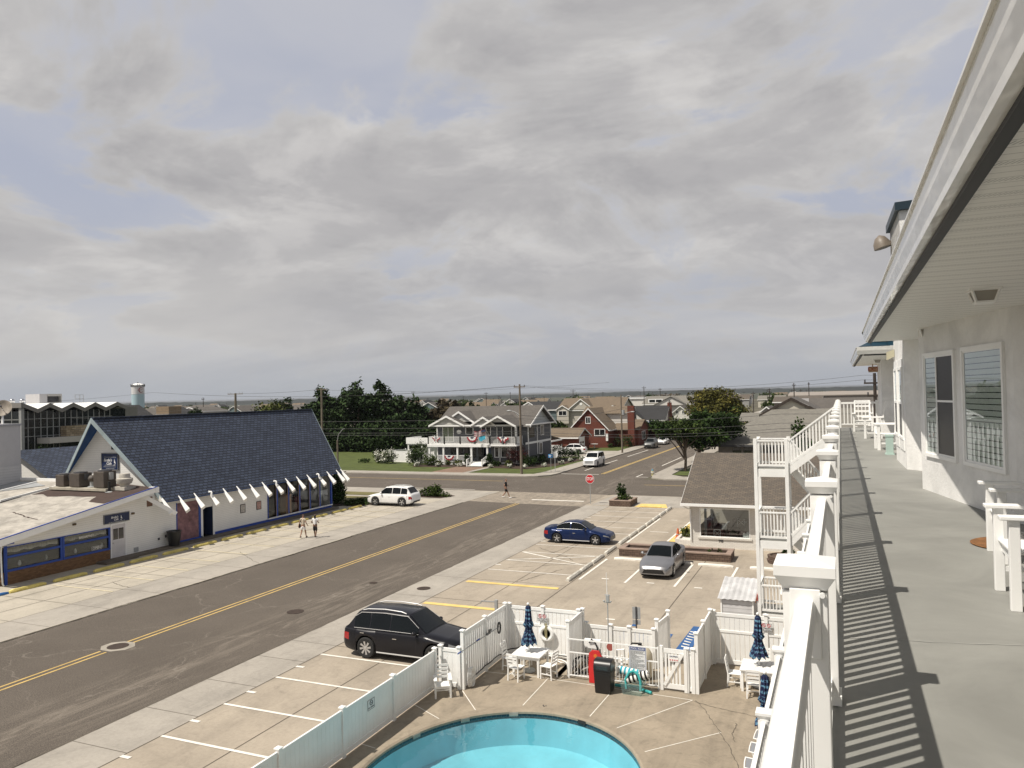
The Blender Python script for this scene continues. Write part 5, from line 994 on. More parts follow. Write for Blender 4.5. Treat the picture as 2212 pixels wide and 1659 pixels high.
for y, fl in ((38.85, 1), (58.5, 0)):
    P_ = [(-48 - hw, y, 3.3), (-48 + hw, y, 3.3), (-48, y, 9.0)]; m.poly(P_ if fl else P_[::-1])
    P_ = [(-53, y, 0), (CX, y, 0), (CX, y, 3.35), (-53, y, 3.35)]; m.poly(P_ if fl else P_[::-1])
m.poly([(-53, 58.5, 0), (-53, 38.8, 0), (-53, 38.8, 3.4), (-53, 58.5, 3.4)])
m.build('wall', 'siding_white', cafe)
m = MB(); th = .16
F = {'r0': (-48, 37.75, 9.1), 'r1': (-48, 62.0, 9.1), 'e0': (-42.5, 39.0, 3.3), 'e1': (-42.5, 59.2, 3.3), 'w0': (-53.5, 39.0, 3.3), 'w1': (-53.5, 59.2, 3.3)}
m.poly([F['e0'], F['e1'], F['r1'], F['r0']]); m.poly([F['r0'], F['r1'], F['w1'], F['w0']])
rf = m.build('roof', 'blue_shingle', cafe)
m = MB(); d = lambda p, k=.06: (p[0], p[1], p[2] - k)
m.poly([d(F['e0']), d(F['r0']), d(F['r1']), d(F['e1'])]); m.poly([d(F['r0']), d(F['w0']), d(F['w1']), d(F['r1'])]); m.build('roof_lining', mat('blue_soffit', (.015, .07, .22), .6, .1), cafe)
mat('barge_blue', (.33, .40, .42), .6, .1, 2, dirt=.2)
for a, b in (('e0', 'r0'), ('r0', 'w0'), ('r1', 'e1'), ('w1', 'r1')):
    p, q = Vector(F[a]), Vector(F[b]); s = -.05 if a in ('e0', 'r0') and b in ('r0', 'w0') else .05
    MB().prism([p + Vector((0, 0, .02)), q + Vector((0, 0, .02)), q + Vector((0, 0, -.34)), p + Vector((0, 0, -.34))], (0, s, 0)).build('barge_board', 'barge_blue', cafe)
m = MB(); m.bar((-48, 37.8, 9.12), (-48, 61.95, 9.12), .3, .05); m.build('ridge_cap', 'blue_shingle', cafe)
for i in range(16):
    y = 38.9 + i * 1.405; m = MB()
    if i == 15: y = 59.25
    a, b = (-42.75, 3.5), (-41.85, 2.52)
    vs = []
    for (x, z), w, h in ((a, .07, .10), (b, .21, .26)):
        for sy, sz in ((-1, 0), (0, 1), (1, 0), (0, -1)): vs.append((x + sz * h * .55, y + sy * w, z + sz * h * .7))
    m.add(vs, [(0, 1, 2, 3), (7, 6, 5, 4), (0, 4, 5, 1), (1, 5, 6, 2), (2, 6, 7, 3), (3, 7, 4, 0)]); m.build('rafter_tail', 'white_trim', cafe)
m = MB(); m.bar((-43.15, 37.2, 4.15), (-41.7, 39.15, 2.5), .16, .26); m.build('rafter_tail', 'white_trim', cafe)
for y in (43.0, 50.0, 55.55): m = MB(); m.tube([(-42.7, y + .05, 3.42), (-42.45, y + .05, 3.5), (-42.35, y + .02, 3.45), (-42.35, y, 3.2)], .055, 8); m.build('roof_drain', 'white_trim', cafe, smooth=60)
m = MB(); m.box(CX, CX + .05, 44.2, 58.55, .0, .33); m.box(CX, CX + .05, 40.7, 43.0, .02, .26); m.box(CX - .01, CX + .06, 42.66, 42.84, .26, 2.9); m.box(CX - .01, CX + .04, 40.62, 40.69, .2, 2.95); m.box(CX, CX + .12, 58.35, 58.55, .33, 3.9); m.box(CX, CX + .07, 50.0, 50.06, .4, 4)
m.build('blue_trim', 'blue_paint', cafe)
m = MB(); m.box(CX - .02, CX + .04, 44.03, 44.2, .05, 4); m.box(CX - .02, CX + .05, 42.86, 43.05, .05, 2.3); m.box(CX, CX + .14, 50.0, 58.6, .34, .43); m.build('white_trim', 'white_trim', cafe)
pn = mat('pink_panel', (.30, .16, .17), .85, .3, 3, 'boards', a=.13, line=.45, dirt=.4)
MB().box(CX - .03, CX + .01, 40.7, 42.64, .26, 2.92).build('boarded_panel', pn, cafe)
dr = MB().box(CX - .9, CX - .85, 43.0, 44.1, .15, 2.3).build('door', mat('door_dark', (.03, .02, .014), .3, .2), cafe); MB().box(CX - .85, CX - .83, 43.2, 43.9, .3, 2.1).build('pane', 'dark_glass', dr)
m = MB(); m.poly([(CX - .9, 43.05, .15), (CX, 43.05, .15), (CX, 43.05, 2.3), (CX - .9, 43.05, 2.3)]); m.poly([(CX, 44.03, .15), (CX - .9, 44.03, .15), (CX - .9, 44.03, 2.3), (CX, 44.03, 2.3)]); m.build('door_reveal', 'navy_paint', cafe)
mat('cafe_glass', (.015, .016, .018), .04, .3, 1)
wn = MB(); 
for y in (51.19, 52.64, 54.08, 55.5, 56.9): wn.box(CX - .05, CX + .03, y - .12, y + .06, .43, 4)
wn = wn.build('window', 'blue_paint', cafe)
def seeglass(nt, N, L):
    N.remove(N['Principled BSDF']); out = N['Material Output']; tr = N.new('ShaderNodeBsdfTransparent'); tr.inputs[0].default_value = (.78, .79, .78, 1); gl = N.new('ShaderNodeBsdfGlossy'); gl.inputs['Roughness'].default_value = .02; gl.inputs[0].default_value = (.8, .85, .9, 1)
    mx = N.new('ShaderNodeMixShader'); L.new(facing(N, L, .06), mx.inputs[0]); L.new(tr.outputs[0], mx.inputs[1]); L.new(gl.outputs[0], mx.inputs[2]); L.new(mx.outputs[0], out.inputs[0])
custom('smoked_glass', seeglass)
MB().poly([(CX - .055, 50.06, .43), (CX - .055, 58.35, .43), (CX - .055, 58.35, 4), (CX - .055, 50.06, 4)]).build('pane', 'smoked_glass', wn)
m = MB(); [m.box(CX + .0, CX + .035, y - .17, y - .12, .43, 4) for y in (51.19, 52.64, 54.08, 55.5, 56.9)]; m.build('timber_bead', mat('timber_bead', (.26, .19, .12), .7, .2), wn)
m = MB(); m.poly(flat(-52, CX - .06, 50, 58.4, .1)); m.poly([(-47.5, 50, .1), (-47.5, 58.4, .1), (-47.5, 58.4, 3.5), (-47.5, 50, 3.5)]); m.poly([(-47.5, 50.0, .1), (CX - .06, 50.0, .1), (CX - .06, 50.0, 3.9), (-47.5, 50.0, 3.9)]); m.build('interior', mat('cafe_inside', (.07, .05, .04), .8, .3), cafe)
def simple(name, label, cat, mt, boxes, sub='body', group=None, bv=.01):
    b0 = boxes[0]; m = MB(); [m.box(*b) for b in boxes]; o = m.build(name, mt, loc=((b0[0] + b0[1]) / 2, (b0[2] + b0[3]) / 2, b0[4]), bevel=bv); return tag(o, label, cat, group)
simple('display_fridge', 'pale orange display fridge inside the tall café window', 'fridge', mat('fridge', (.55, .33, .2), .5, .1), [(-44.4, -43.8, 52.9, 53.6, .1, 1.9), (-44.45, -43.78, 52.88, 53.62, 1.9, 1.96)])
simple('counter', 'dark red counter inside the tall café window', 'counter', 'dark_red', [(-45.2, -44.2, 54.5, 55.4, .1, 1.5), (-45.3, -44.1, 54.4, 55.5, 1.5, 1.56)])
simple('poster_board', 'white board leaning inside the first tall café window', 'board', 'white_cloth', [(-44.2, -44.1, 50.4, 50.95, .5, 1.5), (-44.22, -44.18, 50.5, 50.9, .1, .5)])
simple('plant_pot', 'pinkish plant pot at the left foot of the tall café window', 'plant pot', mat('pot', (.45, .28, .22), .8, .1), [(-43.9, -43.6, 50.15, 50.5, .1, .75), (-43.93, -43.57, 50.12, 50.53, .7, .78)])
t = T('surfboard', 'upright white surfboard behind the last tall café window', 'surfboard', (-43.65, 57.4, .43)); m = MB()
ol = [(w, z) for z, w in ((.45, .08), (.7, .17), (1.2, .27), (2.0, .33), (2.9, .31), (3.4, .2), (3.65, .05))]
m.prism([(-43.7, 57.4 + w, z) for w, z in ol] + [(-43.7, 57.4 - w, z) for w, z in ol[::-1]], (.06, 0, 0)); m.build('board', mat('surf_white', (.55, .6, .56), .4, .1), t, bevel=.02); MB().box(-43.64, -43.635, 57.3, 57.45, 2.0, 2.1).box(-43.64, -43.635, 57.33, 57.5, 1.75, 1.85).box(-43.64, -43.635, 57.3, 57.42, 1.5, 1.6).build('logo_mark', 'dark_metal', t)
# south extension: brick base, windows, door
m = MB(); m.box(-51, CX + .02, 28.38, 28.45, 0, .74); m.box(CX - .05, CX + .05, 28.45, 35.22, 0, .74); m.build('brick_base', 'brown_brick', cafe)
def cwin(y0, y1):
    m = MB(); X = CX
    m.box(X, X + .08, y0, y1, .74, .86); m.box(X, X + .06, y0, y1, 1.52, 1.64); m.box(X, X + .05, y0, y1, 2.1, 2.15); m.box(X, X + .07, y1 - .12, y1, .86, 2.1); m.box(X, X + .07, y0, y0 + .1, .86, 2.1)
    f = m.build('window', 'blue_paint', cafe)
    MB().box(X - .03, X - .02, y0 + .1, y1 - .12, .86, 2.1).build('pane', 'smoked_glass', f)
    m = MB(); n = 24
    for i in range(n): a = y0 + .15 + (y1 - y0 - .35) * i / n; b = y0 + .15 + (y1 - y0 - .35) * (i + 1) / n; m.poly([(X - .1 - .04 * (i % 2), a, 1.78 + .04 * math.sin(i)), (X - .1 - .04 * ((i + 1) % 2), b, 1.78 + .04 * math.sin(i + 1)), (X - .1 - .04 * ((i + 1) % 2), b, 2.1), (X - .1 - .04 * (i % 2), a, 2.1)])
    m.build('curtain', mat('curtain_beige', (.75, .7, .6), .9, .1), f); return f
f1 = cwin(28.5, 31.95); f2 = cwin(31.98, 35.25)
m = MB(); m.poly(flat(-50.9, CX - .06, 28.5, 38.7, .1)); m.poly([(-46.5, 28.5, .1), (-46.5, 38.7, .1), (-46.5, 38.7, 2.6), (-46.5, 28.5, 2.6)]); m.poly(flat(-51, CX, 28.45, 36, 2.2)); m.build('interior', 'cafe_inside', cafe)
for y, c in ((29.6, 'white_cloth'), (31.2, 'grey_metal'), (33.1, 'white_cloth'), (34.95, 'sign_white')):
    m = MB(); m.lathe([(.06, 0), (.09, .12), (.05, .25), (.02, .3)], (CX - .35, y, .9), 8); o = m.build('window_ornament', c, loc=(CX - .35, y, .9), smooth=60)
    tag(o, {29.6: 'white ornament at the left of the first café window', 31.2: 'small grey ornament at the right of the first café window', 33.1: 'white ornament in the middle of the second café window', 34.95: 'pale ornament beside the white café door'}[y], 'ornament')
tx = text('OPEN', .22, 'stripe_white', f2, EAST((CX + .0, 34.3, 1.02)), ext=.002); text('BREAKFAST', .2, 'stripe_white', f2, EAST((CX, 33.6, 1.85)), ext=.002)
m = MB(); [m.box(CX - .005, CX + .003, *q) for q in ((33.95, 34.65, .9, .915), (33.95, 34.65, 1.13, 1.145), (33.95, 33.965, .9, 1.145), (34.635, 34.65, .9, 1.145))]; m.build('sign_frame', 'stripe_white', f2)
m = MB(); m.box(CX, CX + .06, 28.45, 28.62, .0, 2.2); m.build('blue_trim', 'blue_paint', cafe); m = MB(); m.box(CX + .02, CX + .1, 28.1, 29.0, 2.28, 2.42); m.build('blue_trim', 'blue_paint', cafe)
d1 = MB().box(CX - .01, CX + .03, 35.36, 36.38, .14, 2.25).build('door', mat('door_white', (.62, .6, .6), .6, .06, dirt=.15), cafe)
MB().box(CX - .02, CX + .05, 35.28, 35.36, .1, 2.33).box(CX - .02, CX + .05, 36.38, 36.46, .1, 2.33).box(CX - .02, CX + .05, 35.36, 36.38, 2.25, 2.33).build('frame', 'white_trim', d1)
MB().box(CX + .03, CX + .035, 35.48, 35.84, 1.3, 2.0).box(CX + .03, CX + .035, 35.88, 36.26, 1.3, 2.0).build('pane', 'dark_glass', d1); MB().ball((CX + .06, 35.45, 1.1), .04).build('handle', 'grey_metal', d1)
m = MB(); m.tube([(CX + .05, 28.3, 2.3), (CX + .08, 28.25, 1.9), (CX + .12, 28.25, .9), (CX + .12, 28.3, .15), (CX + .25, 28.3, .05)], .045, 8); m.build('downpipe', 'white_trim', cafe, smooth=60)
# flat roof of the extension
def zr(y, k=0): return zl(y) + k
mat('gravel_roof', (.44, .41, .36), .95, .12, 3, dirt=.4, bump=.5); mat('tar_patch', (.055, .035, .028), .95, .2, 3)
m = MB(); m.poly([(-51.3, 27.3, zr(27.3)), (-42.3, 27.3, zr(27.3)), (-42.3, 38.05, zr(38.05)), (-51.0, 38.8, zr(38.8))]); m.build('flat_roof', 'gravel_roof', cafe)
rr = random.Random(12); pts = [(-50.9, 35.4), (-50.0, 35.6), (-49.0, 35.15), (-48.2, 35.25), (-47.3, 35.5), (-46, 35.45), (-44.9, 35.6), (-44.6, 35.0), (-44.2, 34.5), (-43.4, 34.4), (-42.6, 34.3), (-42.45, 35.5), (-42.45, 38.0), (-46, 38.6), (-51, 38.7)]
m = MB(); m.poly([(x, y, zr(y, .008)) for x, y in pts]); crack(m, (-47.6, 31.9), (-44.0, 31.0), 30, .12, .05, 0, 8)
for i in range(len(pts), len(m.v)): x, y, z = m.v[i]; m.v[i] = (x, y, zr(y, .008))
m.build('tar_patch', 'tar_patch', cafe)
m = MB(); m.prism([(-42.3, 27.25, zr(27.25, .02)), (-42.3, 38.1, zr(38.1, .02)), (-42.3, 38.1, zr(38.1, -.3)), (-42.3, 27.25, zr(27.25, -.36))], (.06, 0, 0)); m.prism([(-51.3, 27.25, zr(27.25, .02)), (-42.24, 27.25, zr(27.25, .02)), (-42.24, 27.25, zr(27.25, -.34)), (-51.3, 27.25, zr(27.25, -.34))], (0, -.05, 0)); m.poly([(-42.3, 27.3, zr(27.3, -.25)), (-43.3, 27.3, zr(27.3, -.25)), (-43.3, 38, zr(38, -.25)), (-42.3, 38, zr(38, -.25))]); m.box(-42.9, -42.2, 37.95, 38.2, 4.05, 4.42)
m.build('fascia', 'white_trim', cafe)
m = MB(); m.bar((-42.27, 27.2, zr(27.2, .04)), (-42.27, 38.1, zr(38.1, .04)), .1, .04); m.build('roof_edge', 'blue_paint', cafe)
m = MB(); m.poly([(-59, 33.6, 3.72), (-51.35, 33.6, 3.72), (-51.05, 38.75, 4.45), (-59, 38.9, 4.5)]); m.build('flat_roof', 'gravel_roof', cafe)
m = MB(); m.poly([(-58.5, 36.0, 4.09), (-54.7, 35.9, 4.07), (-52.6, 37.6, 4.33), (-54.7, 38.3, 4.43), (-58.5, 38.5, 4.45)]); m.build('roof_sheet', 'alu', cafe)
m = MB(); m.box(-59, -51.4, 33.5, 33.6, 3.3, 3.76); m.box(-59, -50.6, 38.75, 38.95, 4.46, 4.66); m.bar((-51.4, 33.6, 3.8), (-51.1, 38.7, 4.5), .12, .12); m.bar((-54.9, 35.4, 4.03), (-54.5, 38.3, 4.46), .14, .1); m.build('fascia', 'white_trim', cafe)
m = MB(); m.poly([(-59, 33.9, 0), (-51, 33.9, 0), (-51, 33.9, 3.4), (-59, 33.9, 3.4)]); m.build('wall', 'siding_white', cafe)
m = MB(); m.box(CX - .01, CX + .02, 38.14, 38.6, 3.05, 3.7); m.build('vent', mat('vent_brown', (.16, .09, .06), .8, .2), cafe)
for y, z in ((32.75, 2.75), (36.98, 2.78)): MB().box(CX, CX + .12, y - .09, y + .09, z - .06, z + .06).build('lamp', mat('lamp_bronze', (.12, .08, .04), .6, .2), cafe)
m = MB(); m.box(CX, CX + .06, 39.0, 39.13, .65, .8); m.box(CX, CX + .06, 39.6, 39.7, .72, .9); m.build('gas_meter', 'dark_metal', cafe); MB().box(CX, CX + .03, 37.05, 37.4, .2, .5).build('vent', 'alu', cafe)
# step along the café
m = MB(); m.box(CX, -42.5, 34.3, 58.6, 0, .15); m.box(CX, -42.3, 34.2, 36.6, 0, .13); m.build('step', mat('step_concrete', (.13, .11, .085), .9, .15, 2), cafe)
# gable sign and wall sign with sail emblem
def shop_sign(loc, M, w, h, label, big):
    t = T('cafe_sign', label, 'sign', loc); p = MB().box(-w / 2, w / 2, -h / 2, h / 2, -.04, 0, M).build('panel', mat('sign_navy', (.008, .02, .07) if big else (.006, .008, .05), .45, .05), t)
    m = MB(); e = .03; [m.box(*q, 0, .012, M) for q in ((-w / 2, w / 2, -h / 2, -h / 2 + e), (-w / 2, w / 2, h / 2 - e, h / 2), (-w / 2, -w / 2 + e, -h / 2 + e, h / 2 - e), (w / 2 - e, w / 2, -h / 2 + e, h / 2 - e))]; m.build('frame', mat('sign_frame', (.25, .25, .23), .5, .1), t)
    s = .27 if big else .18; u = s; sh = Matrix(((1, .25, 0, 0), (0, 1, 0, 0), (0, 0, 1, 0), (0, 0, 0, 1)))
    text("Birdie's", s, 'sign_white', p, M @ Matrix.Translation((-.16, u * .35, .004)) @ sh); text('Cafe', s, 'sign_white', p, M @ Matrix.Translation((-.05, -u * .5, .004)) @ sh)
    m = MB(); a = u * 1.0; ox = u * 1.7
    m.prism([M @ Vector(q) for q in ((ox, a * .8, .001), (ox + a * .55, -a * .55, .001), (ox - .02, -a * .35, .001))], M.to_3x3() @ Vector((0, 0, .006))); m.prism([M @ Vector(q) for q in ((ox - a * .55, -a * .95, .001), (ox + a * .5, -a * .65, .001), (ox + a * .1, -a * .95, .001))], M.to_3x3() @ Vector((0, 0, .006)))
    m.build('sail_emblem', 'sign_white', t)
    m = MB(); rr = random.Random(2)
    for yy, x0, x1 in (((.5, -.55, .6), (-.42, -.5, .55), (-.6, -.6, .6), (-.78, -.35, .45)) if big else ((-.75, -.6, .55), (-.9, -.3, .4))):
        x = x0
        while x < x1: q = rr.uniform(.04, .11); m.box(x, x + q, yy * (h / 2) * 1.05 - .018, yy * (h / 2) * 1.05 + .018, .001, .004, M) if abs(yy) < .88 or 1 else 0; x += q + .03
    m.build('small_print', 'grey_metal', t); return t
shop_sign((-47.5, 38.75, 6.0), FRONT((-47.5, 38.75, 6.0)), 1.65, 1.18, 'square navy café sign with a sail emblem high in the A-frame gable', True)
shop_sign((CX + .05, 35.76, 2.68), EAST((CX + .05, 35.76, 2.68)), 1.92, .6, 'long navy café sign with a sail emblem over the white side door', False)
MB().prism([(-47.35, 38.8, 6.85), (-46.45, 38.8, 6.85), (-46.5, 38.8, 7.05), (-47.3, 38.8, 7.75)], (0, -.03, 0)).build('window', 'dark_glass', cafe)
for y, x0, mt, lb in ((46.9, 47.15, 'frosted', 'small framed shield notice on the café wall'), (48.7, 0, 'dull_red', 'pinkish menu board on the café wall left of the tall window')):
    t = T('menu_board', lb, 'notice', (CX, y + .25, 1.6)); MB().box(CX, CX + .03, y, y + .55, 1.3, 1.98).build('frame', 'dark_timber', t); MB().box(CX + .03, CX + .035, y + .05, y + .5, 1.35, 1.93).build('sheet', mat('sheet' + str(y), (.45, .42, .38) if x0 else (.45, .28, .24), .7, .3, 8), t)
t = T('litter_bin', 'big black lidless bin on the café step beside the boarded panel', 'bin', (-42.75, 39.9, .15))
m = MB(); m.lathe([(.36, 0), (.46, .95), (.5, .96), (.5, 1.02), (.44, 1.02), (.4, .9), (.001, .88)], (0, 0, 0), 20); m.build('body', 'black_plastic', t, local=True, smooth=40); m = MB(); m.box(-.5, .5, -.03, .03, .9, .97); m.build('handle', 'black_plastic', t, local=True)
# roof plant
mat('ac_brown', (.085, .07, .058), .6, .15, 3, 'boards', a=.06, line=.3)
def zroof(y): return zr(y)
for x, y, w, h, lb in ((-49.85, 37.1, .42, .82, 'smallest brown air conditioner at the left end of the roof platform'), (-48.3, 37.1, .5, .95, 'middle brown air conditioner on the roof platform'), (-45.95, 37.1, .5, 1.12, 'tallest brown air conditioner nearest the exhaust fan')):
    t = T('air_conditioner', lb, 'air conditioner', (x, y, zroof(y) + .16), 0, 'brown air conditioners on the café roof')
    MB().box(-w, w, -w, w, .02, h).build('casing', 'ac_brown', t, local=True, bevel=.05); MB().lathe([(w * .9, 0), (w * .9, .06), (w * .75, .08), (.001, .08)], (0, 0, h), 16).build('fan_grille', 'dark_metal', t, local=True); m = MB(); m.box(w, w + .14, -.12, .16, h * .5, h * .92); m.build('control_box', 'alu' if h > 1.1 else 'dark_metal', t, local=True)
t = T('roof_platform', 'pale timber platform carrying the air conditioners on the café roof', 'platform', (-47.7, 36.9, 4.2)); MB().box(-50.6, -45.1, 36.45, 37.9, 4.24, 4.4).build('deck', mat('old_timber', (.4, .37, .3), .9, .2), t)
t = T('turbine_vent', 'dark ribbed turbine vent between two roof air conditioners', 'roof vent', (-47.15, 37.1, 4.24)); MB().lathe([(.3, 0), (.3, .12), (.16, .16), (.16, .45)], (0, 0, .1), 14).build('base', 'alu', t, local=True)
m = MB(); k = [(.16 + .12 * math.sin(math.pi * i / 6), .45 + .42 * i / 6 + .1) for i in range(7)]; m.lathe(k, (0, 0, 0), 16); m.build('turbine', 'ac_brown', t, local=True)
t = T('exhaust_fan', 'round off-white kitchen exhaust fan at the foot of the blue roof', 'exhaust fan', (-44.4, 37.35, 4.28)); mat('fan_white', (.50, .47, .41), .6, .12, 3, dirt=.2)
MB().box(-.5, .5, -.45, .45, 0, .22).build('base', 'fan_white', t, local=True); MB().lathe([(.24, .15), (.3, .35), (.44, .42), (.52, .62), (.52, .75), (.36, .8), (.34, 1.02), (.32, 1.08), (.001, 1.1)], (0, 0, 0), 22).build('hood', 'fan_white', t, local=True, smooth=40)
t = T('vent_pipe', 'short black flue pipe left of the exhaust fan', 'pipe', (-45.05, 36.7, 4.18)); MB().cyl((0, 0, 0), .09, .7, 12).build('pipe', 'black_plastic', t, local=True); MB().lathe([(.3, 0), (.12, .06)], (0, 0, 0), 10).build('flashing', 'alu', t, local=True)
# white building at the left edge with dish, blue wing behind
wb = T('white_building', 'tall plain white stucco block at the left edge behind the café roof', 'building', (-63, 43, 0))
m = MB(); m.box(-70, -57, 29, 38.85, 0, 8.6); m.build('wall', mat('stucco_far', (.50, .49, .49), .8, .04), wb); m = MB(); m.box(-57, -56.95, 29, 38.86, 3.4, 5.6); m.build('siding', mat('siding_grey', (.58, .57, .56), .6, .04, 1, 'siding', a=.2, line=.7), wb); m = MB(); m.box(-70, -56.9, 29, 38.9, 8.6, 8.75); m.build('coping', mat('coping_grey', (.35, .35, .36), .7, .1), wb)
t = T('satellite_dish', 'large weathered satellite dish on the white block roof', 'satellite dish', (-58.4, 38.45, 8.75)); D = Matrix.Translation((-58.4, 38.45, 9.85)) @ Matrix.Rotation(R(40), 4, 'Z') @ Matrix.Rotation(R(62), 4, 'X')
MB().lathe([(.001, 0), (.25, .02), (.5, .1), (.66, .19), (.68, .21), (.65, .21), (.5, .12), (.25, .04), (.001, .02)], (0, 0, 0), 28, D).build('reflector', mat('dish', (.30, .26, .21), .7, .25, 1.5, dirt=.4), t, smooth=60); MB().bar((-58.4, 38.45, 8.7), (-58.4, 38.45, 9.85), .1).bar((-58.8, 38.6, 8.7), (-58.45, 38.5, 9.6), .05).bar((-58.0, 38.2, 8.7), (-58.35, 38.4, 9.6), .05).build('stand', 'white_trim', t)
q = MB(); q.tube([D @ Vector((0, 0, 0)), D @ Vector((0, 0, .45))], .02); q.ball(D @ Vector((0, 0, .48)), .08); q.build('feed_horn', 'dark_metal', t)
w2 = T('annexe_building', 'low wing with a navy shingle roof behind the café flat roof', 'building', (-60, 50, 0))
m = MB(); m.poly([(-55.5, 41.5, 3.2), (-55.5, 60, 3.2), (-62, 60, 6.45), (-62, 41.5, 6.45)]); m.poly([(-62, 41.5, 6.45), (-62, 60, 6.45), (-68.5, 60, 3.2), (-68.5, 41.5, 3.2)]); m.build('roof', 'blue_shingle', w2); m = MB(); m.poly([(-68, 42, 0), (-56, 42, 0), (-56, 42, 3.3), (-62, 42, 6.3), (-68, 42, 3.3)]); m.poly([(-56, 42, 0), (-56, 59.5, 0), (-56, 59.5, 3.3), (-56, 42, 3.3)]); m.build('wall', 'siding_white', w2)
# ---------------------------------------------------------------- cars
def interp(x, P):
    if x <= P[0][0]: return P[0][1]
    for (a, b), (c, d) in zip(P, P[1:]):
        if x <= c: t = (x - a) / (c - a); t = t * t * (3 - 2 * t) * .35 + t * .65; return b + (d - b) * t
    return P[-1][1]
mat('bright_trim', (.62, .62, .61), .25, .03, 1)
def car(name, label, loc, rz, paint, L=4.7, Wd=1.84, H=1.45, wb=(1.38, -1.36), r=.33, gc=.19, hood=(.70, .92), belt=.98, A=.95, B=.15, C=-1.0, D=-1.75, deck=1.0, roofc=None, wg=.86, wr=.62, rim='spoke', win=((-1.5, -.15), (-.07, .95)), rails=False, grille='wide', tail='red', plate=True, dlo=.12, chrome=False, cat='car', nsp=5, boxy=0.):
    t = T(name, label, cat, loc, rz); hw = Wd / 2; X = L / 2
    top = [(-X, deck - .22), (-X + .08, deck - .03), (D, deck), (D + .05, belt), (A, hood[1]), (X - .55, hood[0] + .06), (X - .12, hood[0] - .04), (X, hood[0] - .18)]
    wpl = [(-X, hw * .80), (-X + .12, hw * .91), (-X + .5, hw * .985), (-X + 1.2, hw), (X - 1.3, hw), (X - .6, hw * .975), (X - .2, hw * .88), (X, hw * .72)]
    zb = [(-X, gc + .16), (-X + .25, gc + .04), (-X + .6, gc), (X - .6, gc), (X - .2, gc + .02), (X, gc + .07)]
    Ra = r + .055
    def sec(x, off=0.):
        w = interp(x, wpl); zt = interp(x, top); z0 = interp(x, zb)
        for xa in wb:
            if abs(x - xa) < Ra: z0 = max(z0, r + math.sqrt(max(0, Ra * Ra - (x - xa) ** 2)))
        sh = zt - .10; zs = lambda k: z0 + (sh - z0) * k
        P = [(w * .60, z0), (w * .955, z0), (w * .985, zs(.14)), (w, zs(.5)), (w * .985, zs(.86)), (w * .955, sh + .02), (w * .86, zt - .012), (w * .5, zt + .012), (0, zt + .02)]
        if off:
            Q = []
            for i, (y, z) in enumerate(P):
                a = P[max(i - 1, 0)]; b = P[min(i + 1, 8)]; dy, dz = b[0] - a[0], b[1] - a[1]; l = math.hypot(dy, dz) or 1; Q.append((y + dz / l * off, z - dy / l * off))
            P = Q
        return P
    xs = set(np.round(np.linspace(-X, X, 41), 3)) | {-X + .03, X - .03, -X + .08, X - .08, D, A}
    for xa in wb:
        for q in np.linspace(-1, 1, 15): xs.add(round(xa + Ra * math.sin(q * math.pi / 2), 3))
        xs |= {xa - Ra - .005, xa + Ra + .005}
    xs = sorted(xs); m = MB(); n = 9
    for x in xs:
        P = sec(x); ring = [(x, y, z) for y, z in P] + [(x, -y, z) for y, z in P[:-1][::-1]]; m.v += ring
    k = 17
    for i in range(len(xs) - 1):
        for j in range(k): a = i * k + j; b = i * k + (j + 1) % k; m.f.append([a, b, b + k, a + k])
    m.f.append(list(range(k))[::-1]); m.f.append([(len(xs) - 1) * k + j for j in range(k)])
    body = m.build('body', paint, t, local=True, smooth=35)
    # greenhouse
    gt = [(D, belt - .02), (C, H - .05 if not boxy else H - .02), ((B + C) / 2, H), (B, H - .035), (A, hood[1] - .02)]
    def G(x): return interp(x, gt) if x < B else (gt[-2][1] + (gt[-1][1] - gt[-2][1]) * (x - B) / (A - B))
    def gw(x, u):
        zt = G(x); base = (belt if x < A - .25 else belt + (hood[1] - belt) * (x - A + .25) / .25) - .03; f = (zt - base) / (H - base + 1e-6); w0 = hw * wg * (1 - .05 * max(0, (x - B) / (A - B)) - .07 * max(0, (C - x) / (C - D))); w1 = w0 + (hw * wr / .86 * .86 - w0) * max(0, min(1, f))
        return w0 + (w1 - w0) * u, base + (zt - base) * u
    gx = sorted(set(np.round(np.linspace(D, A, 31), 3)) | {B, C}); m = MB()
    for x in gx:
        y0, z0 = gw(x, 0); y5, z5 = gw(x, .5); y1, z1 = gw(x, .93); y2, z2 = gw(x, 1); m.v += [(x, y0, z0), (x, y5, z5), (x, y1, z1), (x, y2 * .93, z2), (x, 0, z2 + .025), (x, -y2 * .93, z2), (x, -y1, z1), (x, -y5, z5), (x, -y0, z0)]
    for i in range(len(gx) - 1):
        for j in range(8): a = i * 9 + j; m.f.append([a, a + 1, a + 10, a + 9])
    m.build('roof', paint, t, local=True, smooth=40)
    def patchwin(x0, x1, u0, u1, s):
        m = MB(); q = 8
        for i in range(q + 1):
            x = x0 + (x1 - x0) * i / q
            for u in (u0, (u0 + u1) / 2, u1): y, z = gw(x, u); m.v.append((x, s * (y + .008), z + .002))
        for i in range(q):
            for j in range(2): a = i * 3 + j; f = [a, a + 1, a + 4, a + 3]; m.f.append(f if s < 0 else f[::-1])
        return m
    for s in (-1, 1):
        for (x0, x1) in win: patchwin(x0, x1, dlo, .9, s).build('window', 'car_glass', t, local=True, smooth=60)
        if chrome:
            for u in (dlo - .03, .93): m = MB(); m.tube([(x, s * (gw(x, u)[0] + .012), gw(x, u)[1]) for x in np.linspace(win[0][0], win[-1][1], 12)], .008, 5); m.build('window_trim', 'bright_trim', t, local=True)
